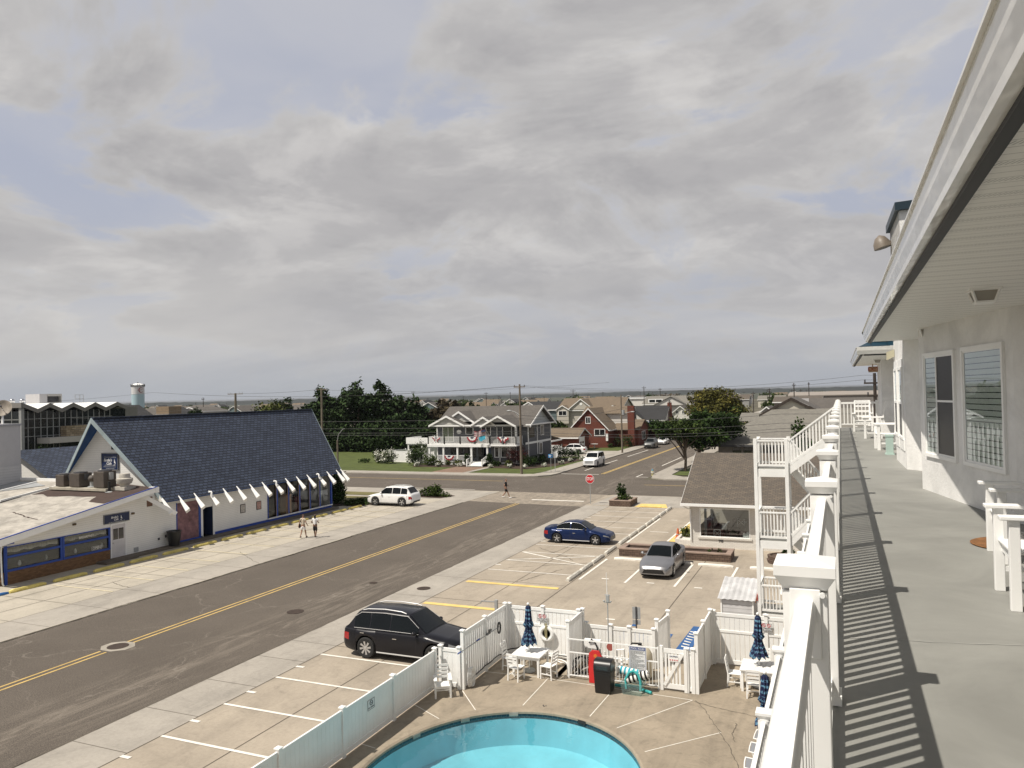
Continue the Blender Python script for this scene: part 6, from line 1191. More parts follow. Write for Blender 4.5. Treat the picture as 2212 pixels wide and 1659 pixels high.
    def topq(x0, x1, f, name, k0=0.):
        m = MB(); q = 6
        for i in range(q + 1):
            x = x0 + (x1 - x0) * i / q; y, z = gw(x, 1)
            for c in (-1, -.5, 0, .5, 1): m.v.append((x + k0, c * y * f, z + .012 + .022 * (1 - c * c)))
        for i in range(q):
            for j in range(4): a = i * 5 + j; m.f.append([a, a + 5, a + 6, a + 1])
        m.build(name, 'car_glass', t, local=True, smooth=60)
    topq(B + .05, A - .06, .9, 'windscreen', .012); topq(D + .1, C - .06, .88, 'rear_window', -.012)
    def spatch(x0, x1, j0, j1, s, name, mt, off=.006, par=None):
        m = MB(); q = 6; 
        for i in range(q + 1):
            P = sec(x0 + (x1 - x0) * i / q, off)
            for j in range(j0, j1 + 1): m.v.append((x0 + (x1 - x0) * i / q, s * P[j][0], P[j][1]))
        w = j1 - j0 + 1
        for i in range(q):
            for j in range(w - 1): a = i * w + j; f = [a, a + 1, a + w + 1, a + w]; m.f.append(f if s < 0 else f[::-1])
        return m.build(name, mt, par or t, local=True, smooth=50)
    mat('headlamp', (.16, .165, .17), .08, .1, 6, spec=1.); mat('taillamp', (.30, .012, .012), .15, .1, spec=.8)
    for s in (-1, 1):
        spatch(X - .42, X - .04, 4, 5, s, 'headlight', 'headlamp'); spatch(-X + .03, -X + .34, 3, 4, s, 'tail_light', 'taillamp')
        for dx in ((win[0][0] + win[0][1]) / 2 - .3, win[-1][0] + .25) if len(win) == 2 else (win[0][1] - .25, win[-1][0] + .25): m = MB(); P = sec(dx, .02); m.box(dx - .09, dx + .09, s * P[4][0] - .012, s * P[4][0] + .012, P[4][1] - .04, P[4][1] - .012); m.build('door_handle', 'chrome' if chrome else paint, t, local=True)
        yy, zz = gw(A - .35, .15); m = MB(); m.ball((A - .42, s * (hw + .07), belt + .06), .1, .9, 1.1, .75, 10, 6); m.box(A - .44, A - .38, min(s * hw * .84, s * (hw + .05)), max(s * hw * .84, s * (hw + .05)), belt, belt + .04); m.build('wing_mirror', paint, t, local=True, smooth=60)
        m = MB(); m.box(wb[1] + Ra + .02, wb[0] - Ra - .02, s * hw * .97 - .01, s * hw * .97 + .012, gc + .03, gc + .075); m.build('sill_trim', 'bright_trim' if chrome else 'black_plastic', t, local=True)
        for dx in [win[0][0] - .0, win[0][1] + .04, win[-1][1] - .05]:
            if abs(dx - wb[0]) < Ra or abs(dx - wb[1]) < Ra: continue
            m = MB(); P = sec(dx, .002); Q = [(p[0], p[1]) for p in P[2:6]]
            for i in range(len(Q) - 1): m.add([(dx - .006, s * Q[i][0], Q[i][1]), (dx + .006, s * Q[i][0], Q[i][1]), (dx + .006, s * Q[i + 1][0], Q[i + 1][1]), (dx - .006, s * Q[i + 1][0], Q[i + 1][1])], [(0, 1, 2, 3) if s < 0 else (3, 2, 1, 0)])
            m.build('door_seam', 'black_plastic', t, local=True)
    zf = hood[0] - .18
    m = MB(); gw_ = hw * .66; ex = .012
    if grille == 'tall': m.box(X - .02, X + ex, -gw_ * .8, gw_ * .8, gc + .3, zf - .02)
    elif grille == 'wide': m.prism([(X - .01, -gw_, gc + .12), (X - .01, gw_, gc + .12), (X - .01, gw_ * .8, gc + .33), (X - .01, -gw_ * .8, gc + .33)], (.02, 0, 0)); m.prism([(X - .01, -gw_ * .9, zf - .02), (X - .01, gw_ * .9, zf - .02), (X - .01, gw_ * .3, zf - .1), (X - .01, -gw_ * .3, zf - .1)], (.018, 0, 0))
    m.build('grille', 'black_plastic' if grille == 'wide' else 'grey_metal', t, local=True)
    m = MB(); m.box(-X - .012, -X + .02, -.26, .26, deck - .42, deck - .3); m.build('number_plate', 'sign_white', t, local=True)
    m = MB(); m.box(-X - .01, -X + .03, -hw * .6, hw * .6, gc + .1, gc + .24); m.build('rear_bumper', 'black_plastic', t, local=True)
    if rails:
        for s in (-1, 1): m = MB(); m.tube([(x, s * gw(x, 1)[0] * .9, gw(x, 1)[1] + dz) for x, dz in ((B - .15, .02), (B - .35, .07), ((B + C) / 2, .075), (C + .35, .07), (C + .12, .02))], .022, 6); m.build('roof_rail', 'bright_trim' if chrome else 'grey_metal', t, local=True, smooth=60)
    m = MB(); m.box(-X + .3, X - .3, -hw * .6, hw * .6, gc - .02, gc + .3); m.build('underbody', 'black_plastic', t, local=True)
    mat('alloy', (.55, .55, .55), .25, .1, metal=.6); mat('alloy_dark', (.04, .04, .04), .3, .1)
    for xa in wb:
        for s in (-1, 1):
            M = Matrix.Translation((xa, s * (hw - .115), r)) @ Matrix.Rotation(-s * math.pi / 2, 4, 'X'); wd = .11
            ty = MB().lathe([(r * .62, wd), (r * .68, wd + .012), (r * .93, wd), (r, wd * .6), (r, -wd * .6), (r * .9, -wd), (r * .62, -wd)], (0, 0, 0), 28, M).build('wheel', 'rubber', t, local=True, smooth=50)
            m = MB(); m.lathe([(.001, wd - .05), (r * .6, wd - .06), (r * .66, wd + .003), (r * .63, wd + .008), (r * .59, wd - .02)], (0, 0, 0), 28, M); m.build('rim', 'alloy_dark' if rim != 'plain' else 'alloy', ty, local=True, smooth=40)
            m = MB()
            for i in range(nsp):
                a = 2 * math.pi * i / nsp; ca, sa = math.cos(a), math.sin(a); b = a + .45 / nsp * 3
                m.prism([M @ Vector(p) for p in ((r * .1 * ca - .025 * sa, r * .1 * sa + .025 * ca, wd - .015), (r * .1 * ca + .025 * sa, r * .1 * sa - .025 * ca, wd - .015), (r * .64 * math.cos(b - .15), r * .64 * math.sin(b - .15), wd - .002), (r * .64 * math.cos(b + .17), r * .64 * math.sin(b + .17), wd - .002))], M.to_3x3() @ Vector((0, 0, .014)))
            m.lathe([(.001, wd + .01), (r * .15, wd + .008), (r * .16, wd - .03)], (0, 0, 0), 12, M); m.build('spokes', 'alloy', ty, local=True)
    return t
def paint(nm, c, metal=.0, rough=.3): return mat(nm, c, rough, .02, 1, metal=metal, coat=.2, spec=.3)
paint('paint_black', (.008, .008, .011)); paint('paint_blue', (.004, .016, .07), .3, .3); paint('paint_silver', (.30, .30, .31), .7, .32); paint('paint_white', (.76, .76, .75)); paint('paint_grey', (.16, .165, .16), .5, .35); paint('paint_dark', (.02, .02, .022))
SUV = dict(hood=(.93, 1.10), belt=1.12, deck=1.12, roofc=None, dlo=.08, wr=.66, wg=.9)
car('black_suv', 'large black three-row SUV with chrome window trim parked beside the low white fence', (-15.62, 26.0, .03), 0, 'paint_black', L=5.1, Wd=1.98, H=1.76, wb=(1.55, -1.43), r=.40, gc=.24, A=1.18, B=.35, C=-1.85, D=-2.38, win=((-2.0, -1.32), (-1.27, -.42), (-.37, .85)), rails=True, chrome=True, nsp=8, **SUV)
car('blue_saloon', 'shiny blue four-door saloon parked in the middle of the striped lot', (-16.45, 49.6, .03), 0, 'paint_blue', L=4.62, Wd=1.8, H=1.42, wb=(1.36, -1.32), r=.33, hood=(.72, .93), belt=.95, A=1.05, B=.25, C=-.85, D=-1.85, deck=1.02, win=((-1.35, -.42), (-.36, .72)), chrome=True, nsp=5)
car('silver_saloon', 'silver saloon facing the camera in front of the stone planter', (-9.42, 43.1, .03), R(-90), 'paint_silver', L=4.88, Wd=1.84, H=1.44, wb=(1.42, -1.4), r=.34, hood=(.72, .94), belt=.96, A=1.05, B=.2, C=-.95, D=-1.95, deck=1.05, win=((-1.4, -.45), (-.38, .72)), nsp=10)
car('white_suv', 'white SUV seen from its rear side nose-in at the far end of the café lot', (-38.75, 62.0, .03), R(181), 'paint_white', L=4.85, Wd=1.95, H=1.76, wb=(1.45, -1.4), r=.4, gc=.25, A=1.2, B=.4, C=-1.75, D=-2.3, win=((-1.9, -1.25), (-1.2, -.35), (-.3, .85)), rails=True, nsp=5, **SUV)
car('white_crossover', 'white sloping-roof crossover on the drive beside the red brick house', (-41.3, 121.6, .1), R(186), 'paint_white', L=4.9, Wd=1.9, H=1.66, wb=(1.42, -1.38), r=.39, gc=.22, A=1.1, B=.3, C=-1.3, D=-2.25, win=((-1.7, -.5), (-.44, .8)), nsp=5, **SUV)
car('white_fullsize_suv', 'tall white SUV with a big grille parked facing the junction by the kerb', (-31.6, 102.4, .01), R(-88), 'paint_white', L=5.35, Wd=2.06, H=1.92, wb=(1.65, -1.5), r=.42, gc=.28, hood=(1.12, 1.24), belt=1.24, deck=1.2, A=1.3, B=.65, C=-2.2, D=-2.5, win=((-2.2, -1.5), (-1.45, -.35), (-.3, 1.05)), grille='tall', rails=True, nsp=6, dlo=.06, wr=.74, wg=.9)
car('silver_suv', 'grey silver SUV parked at the kerb beyond the brick house pole', (-31.6, 137.3, .01), R(-89), 'paint_grey', L=4.8, Wd=1.9, H=1.7, wb=(1.4, -1.4), r=.38, gc=.22, A=1.15, B=.4, C=-1.75, D=-2.25, win=((-1.9, -.45), (-.4, .85)), rails=True, nsp=5, **SUV)
car('pale_suv', 'pale gold SUV half hidden under the dark street tree', (-21.95, 133.2, .01), R(-90), mat('paint_gold', (.35, .31, .22), .3, .03, 1, coat=1.), L=4.8, Wd=1.9, H=1.72, wb=(1.4, -1.4), r=.38, gc=.22, A=1.15, B=.4, C=-1.75, D=-2.25, win=((-1.9, -.45), (-.4, .85)), **SUV)
car('white_car', 'white car behind the grey silver SUV in the shade of the red maples', (-31.5, 147, .01), R(-90), 'paint_white', L=4.6, Wd=1.8, H=1.45)
# ---------------------------------------------------------------- people
def skinmesh(verts, edges, name, mt, parent, sub=1):
    me = bpy.data.meshes.new(name); me.from_pydata([v[:3] for v in verts], edges, []); o = bpy.data.objects.new('t', me); COL.objects.link(o)
    sk = o.modifiers.new('s', 'SKIN'); sk.use_smooth_shade = True
    for i, v in enumerate(verts):
        d = me.skin_vertices[0].data[i]; rx = v[3]; d.radius = (rx, v[4] if len(v) > 4 else rx); d.use_root = (i == 0)
    if sub: ss = o.modifiers.new('u', 'SUBSURF'); ss.levels = sub
    dg = bpy.context.evaluated_depsgraph_get(); dg.update(); m2 = bpy.data.meshes.new_from_object(o.evaluated_get(dg)); bpy.data.objects.remove(o); m2.name = name
    m2.materials.clear(); m2.materials.append(MT[mt]); m2.polygons.foreach_set('use_smooth', [True] * len(m2.polygons))
    q = bpy.data.objects.new(name, m2); COL.objects.link(q); q.parent = parent; return q
def person(label, loc, rz, sc, skin, top, bottom, stride, arms, hairlen, extra=None, blen=.48):
    # local: faces +Y, left = -X ; stride: (right foot y, left foot y, lifts)
    t = T('person', label, 'person', loc, rz); V = []; E = []
    def v(*a): V.append(a); return len(V) - 1
    def e(a, b): E.append((a, b)); return b
    pel = v(0, 0, .93, .13, .105); wa = e(pel, v(0, .01, 1.08, .125, .095)); chest = e(wa, v(0, .02, 1.3, .15, .105)); sh = e(chest, v(0, .01, 1.43, .085, .07)); nk = e(sh, v(0, .02, 1.5, .05)); hd = e(nk, v(0, .035, 1.585, .078, .085)); cr = e(hd, v(0, .03, 1.67, .082, .092)); e(cr, v(0, .02, 1.735, .045))
    nose = e(hd, v(0, .118, 1.605, .016))
    joints = {}
    for s, fy, lift, kn, (hx, hy, hz), el in ((1, stride[0], stride[2], stride[4], arms[0], arms[2]), (-1, stride[1], stride[3], stride[5], arms[1], arms[3])):
        hip = e(pel, v(s * .095, 0, .88, .095)); k = e(hip, v(s * .1, kn, .49, .06)); ca = e(k, v(s * .1, (kn * .55 + fy * .45), .33, .055)); an = e(ca, v(s * .1, fy, .09 + lift, .036)); f = e(an, v(s * .105, fy + .08, .045 + lift * .8, .036)); e(f, v(s * .11, fy + .17, .03 + lift * .3, .028))
        so_ = e(sh, v(s * .17, 0, 1.41, .055)); elb = e(so_, v(*el, .04)); wr = e(elb, v(hx, hy, hz, .026)); d = (Vector((hx, hy, hz)) - Vector(el)).normalized(); pm = e(wr, v(*(Vector((hx, hy, hz)) + d * .06), .032, .02)); side = d.cross(Vector((0, 1, 0))).normalized() * .014
        for i, ln_ in enumerate((.065, .08, .075, .06)): b = Vector((hx, hy, hz)) + d * .09 + side * (i - 1.5) * 1.2; q1 = e(pm, v(*b, .009)); e(q1, v(*(b + d * ln_ + Vector((0, .015, 0))), .007))
        th = Vector((hx, hy, hz)) + d * .03 + Vector((0, .03, 0)); q = e(pm, v(*th, .01)); e(q, v(*(th + d * .04 + Vector((0, .015, 0))), .008))
        joints[s] = (hip, k, so_, elb, fy, kn)
    skinmesh(V, E, 'body', skin, t)
    # shirt, shorts, shoes, hair
    SV = [(0, 0, .90, .145, .12), (0, .01, 1.08, .145, .115), (0, .02, 1.3, .17, .122), (0, .01, 1.435, .10, .082)]; SE = [(0, 1), (1, 2), (2, 3)]
    for s, el in ((1, arms[2]), (-1, arms[3])):
        i = len(SV); SV.append((s * .17, 0, 1.41, .072)); mid = Vector((s * .17, 0, 1.41)).lerp(Vector(el), .6); SV.append((*mid, .062)); SE += [(3, i), (i, i + 1)]
    skinmesh(SV, SE, 'shirt', top, t)
    SV = [(0, 0, .97, .14, .115), (0, 0, .88, .14, .12)]; SE = [(0, 1)]
    for s, kn in ((1, stride[4]), (-1, stride[5])): i = len(SV); SV.append((s * .095, 0, .84, .105)); k = blen; SV.append((s * .1, kn * k / .48 * .95, .86 - .38 * k / .48 + .0, .088)); SE += [(1, i), (i, i + 1)]
    skinmesh(SV, SE, 'shorts', bottom, t)
    for s, fy, lift in ((1, stride[0], stride[2]), (-1, stride[1], stride[3])): m = MB(); m.ball((s * .105, fy + .07, .045 + lift * .7), .05, .95, 2.9, .95, 10, 6); m.build('shoe', extra or 'black_plastic', t, local=True, smooth=60)
    hv = [(0, .01, 1.70, .098, .1), (0, -.02, 1.62, .088, .075)]; he = [(0, 1)]
    if hairlen: hv += [(0, -.05, 1.5, .09, .06), (0, -.06, 1.5 - hairlen, .07, .04)]; he += [(1, 2), (2, 3)]
    skinmesh(hv, he, 'hair', 'hair', t)
    for s in (-1, 1): MB().ball((s * .032, .112, 1.63), .009, n=6, m=4).build('eye', 'black_plastic', t, local=True)
    MB().box(-.022, .022, .108, .116, 1.565, 1.573).build('mouth', 'dull_red', t, local=True)
    t.scale = (sc,) * 3; return t
gs = .55
p1 = person('person in beige top and pale shorts with a black shoulder bag', (-36.1, 45.4, .03), R(10), .965, 'skin', 'beige_cloth', 'white_cloth', (.27, -.27, .0, .07, .16, -.02), ((.27, .16, .95), (-.28, -.12, .96), (.26, -.03, 1.16), (-.25, -.06, 1.17)), .0, 'wood_dark', .36)
p2 = person('person with dark hair in a white T-shirt and black shorts on the café lot', (-35.3, 45.75, .03), R(20), .965, 'dark_skin', 'white_cloth', 'black_cloth', (-.25, .25, .07, .0, -.03, .15), ((.24, .12, 1.1), (-.2, .16, 1.08), (.25, -.06, 1.15), (-.26, -.05, 1.14)), .08, 'black_plastic', .48)
p3 = person('man in black T-shirt, black shorts and white shoes striding across the crosswalk', (-30.3, 68.9, .015), R(-72), 1.08, 'skin', 'black_cloth', 'black_cloth', (.33, -.33, .0, .08, .19, -.05), ((.26, -.1, .98), (-.24, .26, 1.05), (.25, -.12, 1.17), (-.25, -.0, 1.15)), .0, 'white_cloth', .42)
m = MB(); m.ball((-.27, .0, .86), .15, .55, .9, 1.1, 10, 7); bag = m.build('shoulder_bag', 'black_cloth', smooth=60); m = MB(); m.tube([(-.25, .1, .95), (-.12, .13, 1.25), (.02, .02, 1.50), (-.1, -.12, 1.3), (-.25, -.1, .98)], .014, 6); s_ = m.build('strap', 'black_cloth', bag, local=True)
bag.location = (-36.1, 45.4, .03); bag.rotation_euler = (0, 0, R(10)); tag(bag, 'black shoulder bag slung on the walker in beige', 'bag')
# ---------------------------------------------------------------- street signs, poles, hydrant
t = T('stop_sign', 'red octagonal stop sign on a thin post beside the square stone planter', 'road sign', (-21.1, 66.95, .03)); mat('sign_red', (.50, .01, .015), .45, .05)
def octo(c, r, y, M=None, t0=.3927): return [(c[0] + r * math.cos(t0 + i * math.pi / 4), y, c[1] + r * math.sin(t0 + i * math.pi / 4)) for i in range(8)]
zc = 2.27; MB().box(-21.125, -21.075, 66.96, 67.0, .02, 2.6).build('post', 'alu', t)
MB().prism(octo((-21.1, zc), .43, 66.95), (0, -.008, 0)).build('border', 'sign_white', t); pp = MB().prism(octo((-21.1, zc), .395, 66.941), (0, -.004, 0)).build('panel', 'sign_red', t); text('STOP', .31, 'sign_white', pp, FRONT((-21.1, 66.934, zc)) @ Matrix.Diagonal((.88, 1.25, 1, 1)))
t = T('stop_sign', 'bare pale back of an octagonal sign by the corner lawn, beside a small blue sign', 'road sign', (-33.7, 92.4, .13)); MB().box(-33.73, -33.67, 92.38, 92.42, 0, 2.7).build('post', 'alu', t); MB().prism(octo((-33.7, 2.33), .43, 92.43), (0, .01, 0)).build('panel', mat('sign_back', (.60, .61, .60), .5, .05), t)
t = T('street_sign', 'small blue and white street sign on a post left of the octagonal sign back', 'street sign', (-34.25, 92.35, .13)); MB().box(-34.27, -34.23, 92.33, 92.37, 0, 2.45).build('post', 'alu', t); MB().box(-34.55, -33.95, 92.31, 92.33, 1.95, 2.4).build('panel', mat('sky_blue_sign', (.05, .25, .55), .5, .1), t); MB().box(-34.5, -34.1, 92.3, 92.31, 2.2, 2.27).box(-34.45, -34.2, 92.3, 92.31, 2.05, 2.11).build('lettering', 'sign_white', t)
t = T('fire_hydrant', 'white and pale blue fire hydrant on the corner pavement', 'hydrant', (-20.95, 91.4, .02)); mat('hyd_yellow', (.55, .5, .25), .6, .1)
MB().lathe([(.16, 0), (.16, .06), (.11, .08), (.11, .5), (.14, .52), (.14, .58)], (0, 0, 0), 14).build('barrel', 'hyd_yellow', t, local=True, smooth=40); MB().lathe([(.14, .58), (.12, .7), (.04, .78), (.03, .84)], (0, 0, 0), 14).build('bonnet', mat('hyd_blue', (.12, .3, .42), .6, .1), t, local=True, smooth=40); MB().tube([(-.2, 0, .42), (.2, 0, .42)], .055).tube([(0, -.18, .38), (0, .0, .38)], .07).build('outlet', 'white_paint', t, local=True)
t = T('gate_latch_post', 'short grey post with a side arm standing behind the tall left fence', 'post', (-13.9, 30.3, .03)); MB().box(-13.96, -13.84, 30.24, 30.36, 0, 1.2).build('post', 'alu', t); MB().bar((-13.9, 30.3, 1.12), (-14.6, 30.3, 1.1), .04).bar((-14.6, 30.3, 1.1), (-14.65, 30.3, .98), .04).build('arm', 'alu', t)
def pole(label, x, y, h, arms=((.4, 1.2),), r=.15, mt='timber_pole', lamp=None, rz=0, tr=None, group='timber utility poles', lean=0.):
    t = T('utility_pole', label, 'utility pole', (x, y, 0), rz, group)
    MB().tube([(0, 0, 0), (lean, 0, h)], [r, r * .65], 10).build('pole', mt, t, local=True, smooth=60)
    for dz, w in arms:
        a = MB().box(-w + lean, w + lean, -.12, -.02, h - dz - .06, h - dz + .06).build('crossarm', mt, t, local=True)
        m = MB()
        for q in ((-.95, -.6, .6, .95) if w > .8 else (-.9, .9)): m.cyl((q * w + lean, -.07, h - dz + .06), .05, .2, 8)
        m.build('insulator', 'dark_metal' if w < 1.5 else 'grey_metal', a, local=True)
    if tr: m = MB(); m.cyl((.35 + lean, -.1, tr), .24, .8, 12); m.build('transformer', 'alu', t, local=True)
    if lamp: s, z, l = lamp; m = MB(); m.tube([(0, 0, z), (s * l * .5, 0, z + .45), (s * l * .9, 0, z + .6)], .04); m.bar((0, 0, z - .4), (s * l * .45, 0, z + .3), .03); q = m.build('lamp_arm', 'alu', t, local=True, smooth=60); MB().ball((s * l, 0, z + .58), .24, 1.5, .8, .45, 12, 6).build('lamp_head', 'alu', q, local=True, smooth=60)
    return t
pole('tall weathered pole with a lamp arm in front of the grey corner house', -37.0, 89.15, 11.4, ((.35, .75),), .17, lamp=(-1, 7.5, 1.5))
pole('weathered pole with a lamp arm and transformer before the red brick house', -33.4, 124.1, 9.7, (), .16, lamp=(1, 6.3, 1.9), tr=6.4)
pole('thick T-shaped pole rising behind the ridge of the café roof', -102.2, 110, 11.6, ((.15, 1.75),), .3)
pole('tall pole in front of the left end of the dark pines', -90.5, 120, 12.3, ((.35, 1.3),), .28)
for i, (x, y, h, a, lb) in enumerate([(-176.3, 300, 13, 1, 'thin far pole above the brown bushes left of the grey house'), (-121.5, 260, 11.5, .8, 'thin far pole behind the pines above the grey house roof'), (-128.9, 300, 11.5, .3, 'far pole on the skyline above the middle of the grey house roof'), (-77.3, 230, 11.5, .8, 'far pole rising behind the beige house with the tan roof'), (-54.7, 230, 11.9, .6, 'far pole beside the white flat-roofed block'), (-60.6, 280, 11.5, .6, 'far pole with a short arm on the skyline above the awning house'), (-7.8, 150, 11.1, .25, 'dark pole rising behind the brown gable of the grey-roofed house'), (-7.0, 200, 11.6, .2, 'thin far pole right of the olive tree, near the skyline'), (-20, 200, 9.6, .5, 'dark far pole right of the olive tree crown'), (-36.8, 180, 8.1, .25, 'dark pole beside the brick chimney of the awning house'), (-26.5, 330, 10.5, .5, 'small far pole down the side street'), (-15.5, 300, 10, .5, 'small far pole among the roofs beyond the olive tree'), (-11.5, 260, 10, .5, 'far pole beyond the roofs right of the side street'), (-158, 158, 11.4, .5, 'thin far pole left of the T-shaped pole'), (-175, 140, 10.2, .4, 'thin far pole beside the water tower roofs')]):
    pole(lb, x, y, h, ((.5, a),), .13, 'dark_timber')
pole('dark pole with a cluster of fittings just past the end of the balcony', 2.25, 60, 11.0, ((.7, .7), (1.6, .5)), .16, 'dark_timber')
t = T('street_lamp', 'short wooden lamp post with a curved arm past the café roof', 'street lamp', (-67.5, 93.0, .1)); MB().cyl((-67.5, 93, 0), .13, 4.1, 10).build('pole', 'timber_pole', t); m = MB(); m.tube([(-67.5, 93, 4.0), (-67.3, 93, 4.9), (-66.5, 93, 5.7), (-66.2, 93, 5.75)], .045); m.build('arm', 'alu', t, smooth=60)
def wire(label, pts, sag, r=.018, cat='power line'):
    m = MB()
    for a, b in zip(pts, pts[1:]): m.tube([tuple(a[k] + (b[k] - a[k]) * i / 14 + (-sag * 4 * (i / 14) * (1 - i / 14) if k == 2 else 0) for k in range(3)) for i in range(15)], r, 4, False)
    o = m.build('power_line', 'wire', loc=pts[0]); tag(o, label, cat, 'overhead power lines')
P1, P2, P3, P4 = (-37.0, 89.1), (-90.5, 120), (-33.4, 124.1), (-102.2, 110)
for k, dx in enumerate((-.7, .7)):
    wire(('upper', 'second')[k] + ' power line running left from the grey house pole over the pines', [(P1[0] + dx, P1[1], 11.2), (-100, 89.6, 11.8), (-170, 89.6, 11.5)], 1.0, .014)
    wire(('upper', 'second')[k] + ' power line running right from the grey house pole across the sky', [(P1[0] + dx, P1[1], 11.2), (2.25, 89.3, 10.8 + .5 * k), (60, 89, 12.5)], .9, .014)
for k, z in enumerate((7.1, 6.1, 5.5, 5.2)):
    wire(('first', 'second', 'third', 'lowest')[k] + ' of the sagging cables strung across the grey house front', [(-120, 89.4, z + .9), (P1[0], 89.0, z), (-6, 89.2, z + .2), (60, 89, z + 1.5)], .55, .02)
wire('cable from the grey house pole to the pole before the brick house', [(-37, 89.1, 7.5), (-33.4, 124.1, 7.4)], .6, .02)
wire('cable on from the brick house pole down the side street', [(-33.4, 124.1, 7.6), (-33.6, 190, 7.6)], .9, .02)
wire('thin line from the T-shaped pole to the tall pole by the pines', [(-102.2, 110, 11.5), (-90.5, 120, 12)], .2, .02); wire('thin line leaving the T-shaped pole to the left', [(-102.2, 110, 8.9), (-150, 100, 9)], .5, .02)
wire('line running right from the pole by the pines over the trees', [(-90.5, 120, 11.9), (-37, 130, 11.9)], .8, .016)
# ---------------------------------------------------------------- buildings beyond the junction
def gwin(parent, face, u, z, w, h, o, mt='dark_glass', mull=True, frame='white_trim', t=.06):
    # face 'S': plane y=o, u=x centre ; 'E': plane x=o, u=y centre
    M = FRONT((u, o, z)) if face == 'S' else EAST((o, u, z))
    m = MB(); e = .1; m.box(-w / 2 - e, -w / 2, -h / 2 - e, h / 2 + e, 0, t, M); m.box(w / 2, w / 2 + e, -h / 2 - e, h / 2 + e, 0, t, M); m.box(-w / 2, w / 2, h / 2, h / 2 + e, 0, t, M); m.box(-w / 2, w / 2, -h / 2 - e, -h / 2, 0, t, M)
    if mull: m.box(-.03, .03, -h / 2, h / 2, .01, t - .01, M)
    f = m.build('window', frame, parent); MB().box(-w / 2, w / 2, -h / 2, h / 2, 0, .015, M).build('pane', mt, f); return f
def gable(m, x0, x1, y0, y1, e, r, ax, ov=.35, th=.0):
    if ax == 'x':
        c = (y0 + y1) / 2; k = (r - e) / (c - y0)
        m.poly([(x0 - ov, y0 - ov, e - k * ov), (x1 + ov, y0 - ov, e - k * ov), (x1 + ov, c, r), (x0 - ov, c, r)]); m.poly([(x0 - ov, c, r), (x1 + ov, c, r), (x1 + ov, y1 + ov, e - k * ov), (x0 - ov, y1 + ov, e - k * ov)])
    else:
        c = (x0 + x1) / 2; k = (r - e) / (c - x0)
        m.poly([(x0 - ov, y0 - ov, e - k * ov), (c, y0 - ov, r), (c, y1 + ov, r), (x0 - ov, y1 + ov, e - k * ov)][::-1]); m.poly([(c, y0 - ov, r), (x1 + ov, y0 - ov, e - k * ov), (x1 + ov, y1 + ov, e - k * ov), (c, y1 + ov, r)][::-1])
def trim(m, x0, x1, y0, y1, e, r, ax, ov=.35, w=.22):
    if ax == 'x':
        c = (y0 + y1) / 2; k = (r - e) / (c - y0); m.box(x0 - ov, x1 + ov, y0 - ov - .04, y0 - ov, e - k * ov - w, e - k * ov)
        for x in (x0 - ov, x1 + ov - .05):
            for a, b in (((y0 - ov, e - k * ov), (c, r)), ((c, r), (y1 + ov, e - k * ov))): m.prism([(x, a[0], a[1] - .01), (x, b[0], b[1] - .01), (x, b[0], b[1] - w - .01), (x, a[0], a[1] - w - .01)], (.055, 0, 0))
    else:
        c = (x0 + x1) / 2; k = (r - e) / (c - x0); m.box(x1 + ov, x1 + ov + .04, y0 - ov, y1 + ov, e - k * ov - w, e - k * ov); m.box(x0 - ov - .04, x0 - ov, y0 - ov, y1 + ov, e - k * ov - w, e - k * ov)
        y = y0 - ov - .05
        for a, b in (((x0 - ov, e - k * ov), (c, r)), ((c, r), (x1 + ov, e - k * ov))): m.prism([(a[0], y, a[1] + .02), (b[0], y, b[1] + .02), (b[0], y, b[1] - w), (a[0], y, a[1] - w)], (0, .055, 0))
def boxwalls(m, x0, x1, y0, y1, z0, e, r=None, ax='x'):
    m.poly([(x0, y0, z0), (x1, y0, z0), (x1, y0, e), (x0, y0, e)]); m.poly([(x1, y0, z0), (x1, y1, z0), (x1, y1, e), (x1, y0, e)]); m.poly([(x1, y1, z0), (x0, y1, z0), (x0, y1, e), (x1, y1, e)]); m.poly([(x0, y1, z0), (x0, y0, z0), (x0, y0, e), (x0, y1, e)])
    if r:
        if ax == 'x': c = (y0 + y1) / 2; [m.poly([(x, y0, e), (x, y1, e), (x, c, r)]) for x in (x0, x1)]
        else: c = (x0 + x1) / 2; [m.poly([(x0, y, e), (x1, y, e), (c, y, r)]) for y in (y0, y1)]
def house(label, x0, x1, y0, y1, e, r, ax, wm, rm, wins=(), z0=0, chim=None, name='house', ov=.35, cat='house', group=None, tw='white_trim', gm=None):
    t = T(name, label, cat, ((x0 + x1) / 2, (y0 + y1) / 2, 0), 0, group)
    m = MB(); boxwalls(m, x0, x1, y0, y1, z0, e, r if not gm else None, ax); m.build('wall', wm, t)
    if gm: m = MB(); c = (y0 + y1) / 2 if ax == 'x' else (x0 + x1) / 2; m.poly([(x1, y0, e), (x1, y1, e), (x1, c, r)]) if ax == 'x' else m.poly([(x0, y0, e), (x1, y0, e), (c, y0, r)]); m.build('gable', gm, t)
    m = MB(); gable(m, x0, x1, y0, y1, e, r, ax, ov); rf = m.build('roof', rm, t)
    m = MB(); trim(m, x0, x1, y0, y1, e, r, ax, ov); m.build('trim', tw, t)
    for w in wins: gwin(t, *w[:5], y0 - .001 if w[0] == 'S' else x1 + .001, *w[5:])
    if chim: x, y, w, zt, mm = chim[:5]; MB().box(x - w, x + w, y - w * .7, y + w * .7, e if len(chim) < 6 else 0, zt).build('chimney', mm, rf)
    return t
